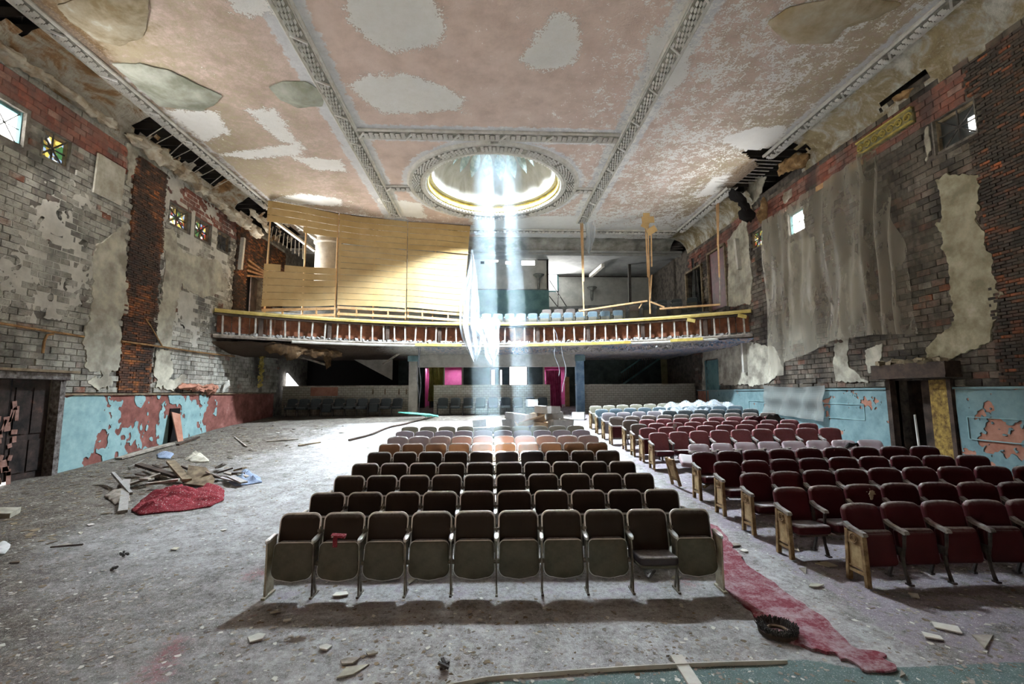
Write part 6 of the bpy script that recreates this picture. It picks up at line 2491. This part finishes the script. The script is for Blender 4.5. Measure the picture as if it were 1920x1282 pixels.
rc = random.Random(21)
places = [(893, 790, 0), (906, 790, 0), (921, 789, 0), (937, 789, 0), (951, 788, 0), (966, 789, 0), (985, 790, 0), (1003, 790, 0), (1020, 790, 0), (1038, 790, 0), (1055, 789, 0),
          (900, 786, 1), (953, 778, 1), (972, 776, 1), (990, 776, 1), (1008, 777, 1), (1028, 776, 1), (1046, 778, 1), (1060, 782, 1), (960, 770, 2), (978, 768, 2), (997, 769, 2), (1040, 769, 2), (1056, 774, 1),
          (1014, 764, 3), (1036, 764, 3)]
pn = ['bottom layer', 'second layer', 'third layer', 'top']
cnt_l = [0, 0, 0, 0]
for k, (px, py, lay) in enumerate(places):
    Y = 16.2 - .12 * lay + rc.uniform(-.25, .25)
    c = on_y(px, py, Y)
    fz = floor_z(c.x, Y)
    z = fz + (0, .45, .70, .92)[lay] + .01
    cnt_l[lay] += 1
    lab = 'white carton in the %s of the heap, %s from the left' % (pn[lay], ORD[cnt_l[lay]])
    s = (rc.uniform(.36, .48), rc.uniform(.30, .40), (.44, .25, .22, .24)[lay])
    carton((c.x, Y, z), s, (rc.uniform(-.08, .08), rc.uniform(-.12, .12), rc.uniform(-.6, .6)) if lay else (0, 0, rc.uniform(-.5, .5)), 'carton_white', lab)
c = on_y(995, 782, 15.75); carton((c.x, 15.75, floor_z(c.x, 15.7) + .62), (.95, .45, .18), (.1, -.28, .15), 'carton_brown', 'long brown carton lying open across the heap of white cartons', True)
c = on_y(1013, 787, 15.6); carton((c.x, 15.6, floor_z(c.x, 15.6) + .45), (.42, .36, .24), (.05, .1, -.3), 'carton_brown', 'small brown carton below the long open one', False)
c = on_y(1022, 745, 23.2); carton((on_y(998, 750, 23.0).x, 23.2, floor_z(2, 23.2) + .45), (.5, .4, .35), (0, 0, .2), 'carton_white', 'white carton sitting on a dark seat below the bright doorway', False)
c = on_floor(1085, 786); carton((c.x, c.y, c.z), (.55, .4, .32), (0, 0, -.3), 'carton_white', 'grey white carton on the floor left of the right block', False)

# ------------------------------------------------------------------ loose things on the floor
def fl(px, py, dz=0.0):
    p = on_floor(px, py); p.z += dz; return p


def plank(name, label, a, b, w, t, mat, za=.02, zb=.02, cat='plank', group=None):
    p, q = fl(*a), fl(*b)
    p.z += za; q.z += zb
    m = MB(); m.bar(p, q, w, t, (0, 0, 1))
    # bar: first size across, second along up
    return tag(m.build(name, mat), label, cat, group)


pb = M['pine_old']; wd = M['wood_dark']
plank('board', 'upright-lying board at the near end of the rubbish heap', (230, 962), (237, 905), .14, .05, M['arm_wood'], .03, .06)
plank('plank', 'dark plank crossing the back of the rubbish heap', (258, 890), (340, 906), .16, .06, wd, .25, .12)
plank('plank', 'pale edged plank lying across the rubbish heap', (243, 913), (300, 905), .16, .05, pb, .06, .20)
plank('plank', 'long pale plank over the red cloth', (275, 918), (335, 913), .14, .05, pb, .12, .16)
plank('plank', 'dark plank at the right of the rubbish heap', (375, 898), (430, 901), .10, .05, wd, .10, .06)
plank('plank', 'brown plank pointing into the rubbish heap', (318, 888), (350, 912), .18, .06, M['lath'], .30, .14)
plank('plank', 'thin stick lying behind the rubbish heap', (272, 881), (328, 875), .06, .04, wd)
plank('plank', 'weathered board along the left dado', (222, 862), (322, 837), .22, .05, pb, .04, .10)
plank('plank', 'short board end leaning beside the left dado', (333, 836), (372, 822), .10, .05, wd, .04, .06)
plank('pipe', 'thin pipe propped on the left of the rubbish heap', (210, 905), (245, 930), .06, .06, M['arm_wood'], .22, .05, 'pipe')
plank('stick', 'thin stick lying on the floor in front of the heap', (95, 1028), (155, 1023), .03, .02, wd)
plank('plank', 'grey board in the left middle of the floor', (500, 828), (560, 824), .10, .03, pb)
plank('plank', 'broken board below the long rope', (560, 836), (600, 830), .12, .03, M['lath'])
plank('stick', 'pale lath stick on the rubble by the left wall', (440, 820), (462, 838), .04, .03, pb)
m = MB()
bp_ = [fl(345, 913, .08), fl(352, 899, .34), fl(385, 900, .30), fl(402, 909, .14), fl(398, 916, .05), fl(370, 914, .06)]
m.add(bp_ + [p - Vector((0, 0, .03)) for p in bp_], [(0, 1, 2, 3), (0, 3, 4, 5), (9, 8, 7, 6), (11, 10, 9, 6)] + [(i, (i + 1) % 6, 6 + (i + 1) % 6, 6 + i) for i in range(6)])
tag(m.build('broken_board', M['lath']), 'broken brown panel lying on top of the rubbish heap', 'panel')
lean = MB()
q = [on_x(322, 772, -10.86), on_x(338, 776, -10.80), on_x(344, 826, -10.5), on_x(334, 828, -10.5)]
lean.add(q + [v + Vector((-.03, 0, 0)) for v in q], [(0, 1, 2, 3), (7, 6, 5, 4)] + [(i, (i + 1) % 4, 4 + (i + 1) % 4, 4 + i) for i in range(4)])
tag(lean.build('leaning_board', M['salmon']), 'torn brown board leaning out of the left dado', 'board')
hole = MB(); a = on_x(327, 800, -10.95)
hole.box((-10.965, a.y, (2.0 + floor_z(-11, a.y)) / 2 - .1), (.02, .5, 1.25))
o = hole.build('painted_hole', M['dark'], DADO_L)  # thin black sheet that paints the dark inside the hole


def cloth(name, label, poly, mat, h, seed, fr=2.2, step=.05, cat='cloth', amp=.03):
    pts = [on_floor(a, b) for a, b in poly]
    P = [(p.x, p.y) for p in pts]
    us = [p[0] for p in P]; vs = [p[1] for p in P]

    def F(U, V): return poly_sdf(U, V, P) + amp * fbm(U * 5, V * 5, 3, seed)
    v, f = field_polys(min(us) - .1, max(us) + .1, min(vs) - .1, max(vs) + .1, step, F)
    V = np.array(v)
    d = np.clip(F(V[:, 0], V[:, 1]), 0, .6)
    n = fbm(V[:, 0] * fr, V[:, 1] * fr * 1.3, 3, seed)
    n2 = np.abs(fbm(V[:, 0] * fr * 2.1, V[:, 1] * fr * 2.6, 3, seed + 4))
    Z = h * (np.clip(d / .22, 0, 1) ** .6 * np.clip(.42 + .65 * n + .75 * (n2 - .25), .08, 1.2)) + .012
    mb = MB()
    top = {i: z for i, z in enumerate(Z)}
    idx = {tuple(p): i for i, p in enumerate(v)}
    pts3 = [(p[0], p[1], floor_z(p[0], p[1]) + max(.012, Z[i])) for i, p in enumerate(v)]
    mb.add(pts3, [tuple(p) for p in f])
    o = mb.build(name, mat, smooth=70)
    md = o.modifiers.new('thickness', 'SOLIDIFY'); md.thickness = .012; md.offset = -1
    return tag(o, label, cat)


t = NT('dusty_red_cloth', .95, .1)
g = t.noise(t.pos, 14, 5, .7)
t.color(t.mix(t.step(t.noise(t.pos, 38, 3, .7), .60, .66), t.mix(g, (.10, .011, .018), (.22, .034, .042)), (.42, .38, .37))); t.bump(g, .5, .02)
M['red_cloth'] = t.m
cloth('red_cloth', 'crumpled dusty red cloth at the front of the rubbish heap', [(246, 957), (262, 940), (295, 922), (330, 915), (372, 921), (405, 912), (421, 920), (419, 938), (395, 950), (345, 958), (300, 962), (262, 966)], M['red_cloth'], .30, 3.0, 1.6)
t = NT('blue_cloth', .9, .1); g = t.noise(t.scaled(t.pos, (6, 1, 1)), 5, 4, .7); t.color(t.mix(g, (.10, .14, .24), (.36, .42, .52))); t.bump(g, .8, .04)
cloth('blue_cloth', 'striped blue cloth at the right end of the rubbish heap', [(428, 905), (445, 890), (470, 888), (488, 896), (492, 905), (470, 908), (440, 912)], t.m, .20, 5.0, 5.0)
cloth('white_rag', 'white rag rolled up in the back of the rubbish heap', [(365, 890), (372, 878), (388, 880), (396, 892), (380, 894)], M['plaster_white'], .30, 6.0, 3, .04)
cloth('grey_rag', 'grey blue rag by the board along the left dado', [(292, 853), (310, 846), (326, 852), (318, 860), (300, 860)], t.m, .14, 7.0)
cloth('paper_heap', 'crumpled cream papers on the floor behind the rubbish heap', [(345, 862), (362, 850), (384, 856), (395, 866), (365, 868)], M['plaster_cream'], .20, 8.0, 4, .05, 'paper')
cloth('white_bag', 'white plastic bag at the left edge of the floor', [(-8, 1022), (12, 1016), (18, 1026), (6, 1040), (-8, 1040)], M['carton_white'], .12, 9.0, 3, .03, 'bag')
cloth('grey_rag', 'pale grey rag among the laths of the rubbish heap', [(330, 890), (350, 883), (372, 889), (360, 898), (335, 899)], M['pine_old'], .22, 9.5, 4, .04)
cloth('rubble_mound', 'low mound of broken plaster beside the rubbish heap', [(195, 930), (215, 918), (240, 922), (245, 940), (215, 946)], M['pine_old'], .16, 10.5, 5, .05, 'rubble')
m = MB(); m.box(fl(4, 968, .06), (.35, .35, .10), (.1, .1, .4)); tag(m.build('box_lid', M['plaster_cream']), 'cream box lid at the left edge of the floor', 'lid')

# carpet runner in the right aisle
near_l = [(1334, 1015), (1340, 1075), (1375, 1120), (1420, 1160), (1475, 1203), (1520, 1222), (1560, 1228), (1575, 1242), (1600, 1240), (1615, 1258), (1650, 1264)]
near_r = [(1676, 1262), (1672, 1248), (1640, 1236), (1655, 1232), (1612, 1218), (1590, 1205), (1545, 1160), (1470, 1110), (1400, 1060), (1348, 990)]
PL_ = [on_floor(*q) for q in near_l]; PR_ = [on_floor(*q) for q in near_r]
poly = [(2.93, 14.2), (2.93, 9.0)] + [(p.x, p.y) for p in PL_] + [(p.x, p.y) for p in PR_] + [(3.35, 9.0), (3.30, 14.2)]


def carpet():
    us = [p[0] for p in poly]; vs = [p[1] for p in poly]
    v, f = field_polys(min(us) - .2, max(us) + .2, min(vs) - .2, max(vs) + .2, .05, lambda U, V: poly_sdf(U, V, poly) + (.05 + .05 * sstep(4.8 - V, 0, .6)) * fbm(U * 7, V * 7, 4, 3.))
    mb = MB()
    sheet(mb, v, f, lambda a, b, h: (a, b, floor_z(a, b) + h + (.006 * math.sin(a * 9) if h else 0)), .022)
    t = NT('worn_red_carpet', .95, .1)
    p = t.pos
    g = t.noise(p, 4.5, 5, .65, .5); h = t.noise(p, 34, 4, .75)
    c = t.mix(h, (.12, .024, .034), (.25, .062, .08))
    c = t.mix(t.math('MULTIPLY', t.step(t.math('ADD', t.math('MULTIPLY', g, .6), t.math('MULTIPLY', h, .4)), .44, .62), .8), c, (.36, .31, .325))
    t.color(c); t.bump(h, .6, .02)
    tag(mb.build('carpet_runner', t.m), 'worn red carpet runner along the right aisle with a ragged end', 'carpet')


carpet()

# pale edging strips of the green floor by the stage
m = MB()
prev = None
for k in range(31):
    x = -1.0 + k * .12
    y = 4.10 + .08 * math.sin(x * .8) - (.18 * max(0, -x) if x < 0 else 0)
    p = Vector((x, y, floor_z(x, y) + .012))
    if prev is not None: m.bar(prev, p + Vector((.004, 0, 0)), .012, .035)
    prev = p
tag(m.build('edging_strip', M['plaster_white']), 'pale edging strip along the start of the green floor', 'strip')
plank('board', 'pale flat board running out of the picture across the green floor', (1268, 1232), (1312, 1300), .11, .02, M['plaster_white'], .012, .012)


def brush():
    c = on_floor(1458, 1190)
    root = empty('rotary_brush', c, (0, 0, .3)); tag(root, 'round black floor-scrubber brush lying by the red carpet', 'brush')
    m = MB(); m.lathe([(.085, .015), (.17, .015), (.175, .05), (.16, .06), (.09, .06), (.085, .05), (.085, .015)], 32); m.build('backing_ring', M['wood_dark'], root, 40)
    b = MB(); rr = random.Random(3)
    for k in range(420):
        a = rr.random() * 2 * PI; r = rr.uniform(.10, .172)
        p = Vector((r * math.cos(a), r * math.sin(a), .055)); q = p + Vector((.02 * math.cos(a) + rr.uniform(-.01, .01), .02 * math.sin(a) + rr.uniform(-.01, .01), rr.uniform(.035, .055)))
        b.bar(p, q, .006, .006)
    stuff(b.build('bristles', M['metal_dark'], root))
    h = MB(); h.tube([(.085 * math.cos(a), .085 * math.sin(a), .05) for a in [2 * PI * k / 20 for k in range(21)]], .012, 6, False); h.build('inner_ring', M['lath'], root, 50)


brush()

# small dark things on the floor
for (px, py, s, lab) in ((215, 1070, .045, 'small black scrap on the bare floor at the left'), (832, 1256, .05, 'black clump on the green floor near the stage'), (1222, 1083, .08, 'black broken fitting under the front centre row'), (235, 1044, .05, 'bent black wire loop on the floor at the left')):
    m = MB()
    p = fl(px, py, .02); rr = random.Random(px)
    for k in range(6): m.bar(p + Vector((rr.uniform(-s, s), rr.uniform(-s, s), rr.uniform(0, .03))), p + Vector((rr.uniform(-s, s), rr.uniform(-s, s), rr.uniform(.0, .06))), .025, .02)
    tag(m.build('black_scrap', M['metal_dark']), lab, 'scrap')


# papers and plaster flakes
def flake_mesh(seed, curl=.12):
    rr = random.Random(seed)
    n = rr.choice((3, 4, 4, 5, 6))
    pts = []
    for k in range(n):
        a = 2 * PI * (k + rr.uniform(-.3, .3)) / n; r = rr.uniform(.45, 1.0)
        pts.append((r * math.cos(a), r * math.sin(a) * .75, curl * rr.uniform(0, 1)))
    vs = pts + [(x, y, z - .10) for x, y, z in pts]
    fs = [tuple(range(n)), tuple(reversed(range(n, 2 * n)))] + [(i, n + i, n + (i + 1) % n, (i + 1) % n) for i in range(n)]
    return vs, fs


FLK = [flake_mesh(k) for k in range(12)]
FM = []
for k in range(6):
    b = MB(); b.add([(x, y, z + .1) for x, y, z in FLK[k][0]], FLK[k][1]); FM.append(b.mesh('plaster_flake', [M['plaster_white'], M['plaster_cream'], M['pine_old']][k % 3]))
spots = [(480, 1197, .13), (120, 1022, .10), (705, 1080, .16), (735, 1085, .20), (770, 1090, .12), (690, 1072, .12), (640, 1115, .15), (1270, 1083, .10), (1690, 1262, .08), (1745, 1196, .14), (1490, 1030, .10), (1380, 1022, .12), (1395, 1033, .09), (1545, 1060, .18), (1510, 1072, .20), (1715, 1118, .12), (1530, 1100, .12),
         (655, 1240, .12), (610, 1215, .10), (700, 1225, .08), (1850, 1205, .3), (1780, 1180, .2), (660, 1260, .16), (560, 1020, .10), (420, 995, .08), (330, 1030, .10), (60, 1080, .08), (170, 985, .12), (150, 1000, .08), (880, 1150, .05), (900, 1165, .05), (1335, 1062, .08), (1150, 1150, .06), (540, 1165, .08), (515, 1150, .06), (1160, 1250, .07),
         (590, 808, .12), (640, 812, .16), (560, 815, .15), (520, 812, .14), (610, 800, .18), (545, 838, .10), (690, 840, .07)]
for k, (px, py, s) in enumerate(spots):
    p = on_floor(px, py); p.z += float(rough_z(p.x, p.y)) + .004
    o = link('plaster_flake', FM[k % 6], None, (p.x, p.y, p.z + .002), (random.uniform(-.06, .06), random.uniform(-.06, .06), random.random() * 6))
    o.scale = (s, s, .12)
    tag(o, 'loose pale flake of plaster or paper lying on the dusty floor', 'flake', 'loose flakes scattered on the floor')

# crumbs of plaster that nobody could count
def crumbs(n, area, smin, smax, mat, name, label, dens=None, seed=1):
    rr = random.Random(seed); g = np.random.default_rng(seed)
    mb = MB()
    k = 0
    ys = area[2] * (area[3] / area[2]) ** g.random(n * 3); xs = np.clip(area[0] + (area[1] - area[0]) * g.random(n * 3), -1.2 * ys - 1, 1.2 * ys + 1)
    xs = np.where(area[1] - area[0] > 12, (2 * g.random(n * 3) - 1) * np.minimum(10.6, 1.2 * ys), xs)
    rz_ = None
    w = dens(xs, ys) if dens else np.ones(n * 3)
    ok = g.random(n * 3) < w
    xs, ys = xs[ok][:n], ys[ok][:n]
    rz_ = rough_z(xs, ys)
    for x, y, r_ in zip(xs, ys, rz_):
        k += 1
        s = smin + (smax - smin) * rr.random() ** 3
        vs, fs = FLK[rr.randrange(12)]
        a = rr.random() * 6.28; ca, sa = math.cos(a), math.sin(a)
        t1, t2 = rr.uniform(-.35, .35), rr.uniform(-.35, .35)
        z = floor_z(x, y) + float(r_)
        th = rr.uniform(.25, .6)
        mb.add([(x + s * (vx * ca - vy * sa), y + s * (vx * sa + vy * ca), z + .004 + s * (vz * th + .06 + t1 * vx * .4 + t2 * vy * .4)) for vx, vy, vz in vs], fs)
    return tag(stuff(mb.build(name, mat)), label, 'crumbs')


cl = lambda X, Y: np.clip(.25 + .75 * sstep(-X, 1.0, 5.0) + .35 * sstep(6.0 - Y, 0, 2.0) * (X < 2) + .7 * sstep(X, 3.5, 4.3), 0, 1) * (.35 + .65 * sstep(fbm(X * .8, Y * .8, 3, 9.), -.25, .35))
crumbs(13000, (-10.5, 9.5, 3.3, 13.0), .008, .045, M['pine_old'], 'plaster_crumbs', 'countless grey crumbs of plaster over the auditorium floor', cl, 2)
crumbs(5000, (-10.5, 9.5, 3.3, 16.0), .008, .045, M['plaster_white'], 'white_crumbs', 'countless white paint chips over the auditorium floor', cl, 3)
crumbs(2600, (-10.8, -4.0, 5.0, 20.0), .02, .11, M['lath'], 'brown_rubble', 'countless brown rubble pieces along the left wall', lambda X, Y: sstep(-X, 5.0, 9.5), 4)

crumbs(5000, (-10.5, 9.5, 3.3, 12.0), .008, .045, M['lath'], 'dark_crumbs', 'countless dark crumbs of dirt over the auditorium floor', cl, 5)
rs = random.Random(77)
for k in range(22):
    px = rs.uniform(235, 450); py = 880 + rs.random() * 34
    a = rs.uniform(-.5, .5); L = rs.uniform(14, 34)
    plank('broken_lath', 'short broken lath lying in the rubbish heap beside the red cloth', (px, py), (px + L * math.cos(a), py + L * .45 * math.sin(a)), rs.uniform(.05, .16), rs.uniform(.02, .05), rs.choice((pb, wd, M['lath'], M['arm_wood'])), rs.uniform(.02, .30), rs.uniform(.02, .2), 'lath', 'broken laths in the rubbish heap')

# ------------------------------------------------------------------ wreckage in the right block
x, y, a = right_pos(R_ROWS[5], 0, 4.42)
root = empty('fallen_standard', (x - .30, y - .15, floor_z(x, y))); tag(root, 'aisle end frame leaning loose at the collapsed sixth row', 'seat end')
o = link('end_frame', END_R, root, (0, 0, 0), (0, -.25, .2)); link('end_panel', PAN_R, o); link('rosette', ROS_R, o)
root = empty('fallen_standard', (x + .15, y - .62, floor_z(x, y) + .12), (0, 0, -.9)); tag(root, 'aisle end frame lying on its side in the right aisle', 'seat end')
o = link('end_frame', END_R, root, (0, 0, 0), (-1.35, .3, 0)); link('end_panel', PAN_R, o)
mb = MB(); mb.slab(rrect(.46, .44, .05, -.22, 4), .12, .03, lambda p: Vector((p.x, p.z, p.y)))
o = mb.build('seat_cushion', M['lilac_pink'], smooth=60, loc=(x + .10, y - .1, floor_z(x, y) + .50), rot=(.35, .1, -.2)); tag(o, 'loose faded pink seat cushion tipped up at the collapsed row', 'cushion')
o = link('seat_cushion', o.data, None, (x + .25, y - .55, floor_z(x, y) + .32), (.1, 0, .1)); tag(o, 'loose red seat cushion lying flat in the aisle by the collapsed row', 'cushion')
# dark bag and rags on the far right seats
for (px, py, Y, r, mat, lab) in ((1455, 786, 13.6, .28, M['metal_dark'], 'black bag lying on the seats by the right wall'), (1422, 788, 13.4, .22, M['red'], 'dark red rag lying over a seat by the right wall'), (1605, 838, 10.4, .2, M['metal_dark'], 'black broken fitting at the right end of the collapsed row')):
    c = on_y(px, py, Y)
    tag(lump_roll(None, [c + Vector((-.35, 0, -.05)), c, c + Vector((.35, .1, -.06))], r * .8, mat, px, 'dark_bundle'), lab, 'bundle')
# plastic over the rear right seats
mb = MB()
def pw(u, v):
    x = 6.3 + 3.2 * u; y = 16.8 + 1.2 * v
    z = floor_z(x, y) + .72 + .30 * (1 - (2 * v - 1) ** 2) * (.7 + .3 * math.sin(u * 36)) - .25 * (2 * u - 1) ** 4 + .04 * math.sin(u * 90 + v * 20)
    return (x, y, z)
mb.grid(80, 14, pw)
tag(mb.build('plastic_cover', M['poly_white'], smooth=70), 'shiny clear plastic cover thrown over the rear right seats', 'plastic sheet')
# scraps on seats
def scrap(px, py, Y, s, label, mat):
    c = on_y(px, py, Y)
    mb = MB()
    v, f = field_polys(-s, s, -s, s, s / 9, lambda U, V: s * .62 - np.hypot(U * (1.0 + .8 * (V < 0)), V) + s * .45 * fbm(U * 6 / s * .35, V * 6 / s * .35, 3, px))
    sheet(mb, v, f, lambda a, b, h: (c.x + a, c.y - h - .02 - .12 * b, c.z + b), .008)
    tag(mb.build('torn_scrap', mat), label, 'scrap')


scrap(1631, 926, 6.36, .09, 'torn yellow stuffing showing on a dark red seat back in the second right row', M['plaster_yellow'])
scrap(1264, 800, 12.6, .12, 'pale tape patch on a dusty red seat back', M['plaster_white'])
mb = MB(); p = on_y(635, 1004, 5.62)
mb.box(p, (.16, .10, .025), (0, .1, .1)); mb.box(p + Vector((-.02, -.06, -.06)), (.05, .015, .10))
tag(mb.build('red_rag', M['red_cloth']), 'red rag on the second front seat from the left', 'rag')

# ------------------------------------------------------------------ dust in the sunbeam
def haze():
    d = (SUN_TARGET - OCULUS).normalized()
    a = OCULUS + d * 1.3; b = SUN_TARGET + d * .1
    x = Vector((1, 0, 0)); x = (x - d * x.dot(d)).normalized(); y = d.cross(x)
    mb = MB(); n = 32; r = .95
    vs = [p + (x * math.cos(2 * PI * k / n) + y * math.sin(2 * PI * k / n)) * r for p in (a, b) for k in range(n)]
    mb.add(vs, [(k, (k + 1) % n, n + (k + 1) % n, n + k) for k in range(n)] + [tuple(reversed(range(n))), tuple(range(n, 2 * n))])
    m = bpy.data.materials.new('floating_dust'); m.use_nodes = True
    t = m.node_tree; t.nodes.clear()
    o = t.nodes.new('ShaderNodeOutputMaterial'); v = t.nodes.new('ShaderNodeVolumeScatter')
    v.inputs['Color'].default_value = (.55, .80, 1.0, 1); g_ = t.nodes.new('ShaderNodeNewGeometry'); s_ = t.nodes.new('ShaderNodeSeparateXYZ'); r_ = t.nodes.new('ShaderNodeMapRange')
    t.links.new(g_.outputs['Position'], s_.inputs[0]); t.links.new(s_.outputs['Z'], r_.inputs['Value'])
    r_.inputs['From Min'].default_value = 8.5; r_.inputs['From Max'].default_value = 12.5; r_.inputs['To Min'].default_value = .0068; r_.inputs['To Max'].default_value = .0005
    t.links.new(r_.outputs[0], v.inputs['Density']); v.inputs['Anisotropy'].default_value = .25
    t.links.new(v.outputs[0], o.inputs['Volume'])
    ob = mb.build('dust_haze', m)
    tag(ob, 'floating dust lit by the sunbeam falling from the dome', 'haze', kind='stuff')


haze()
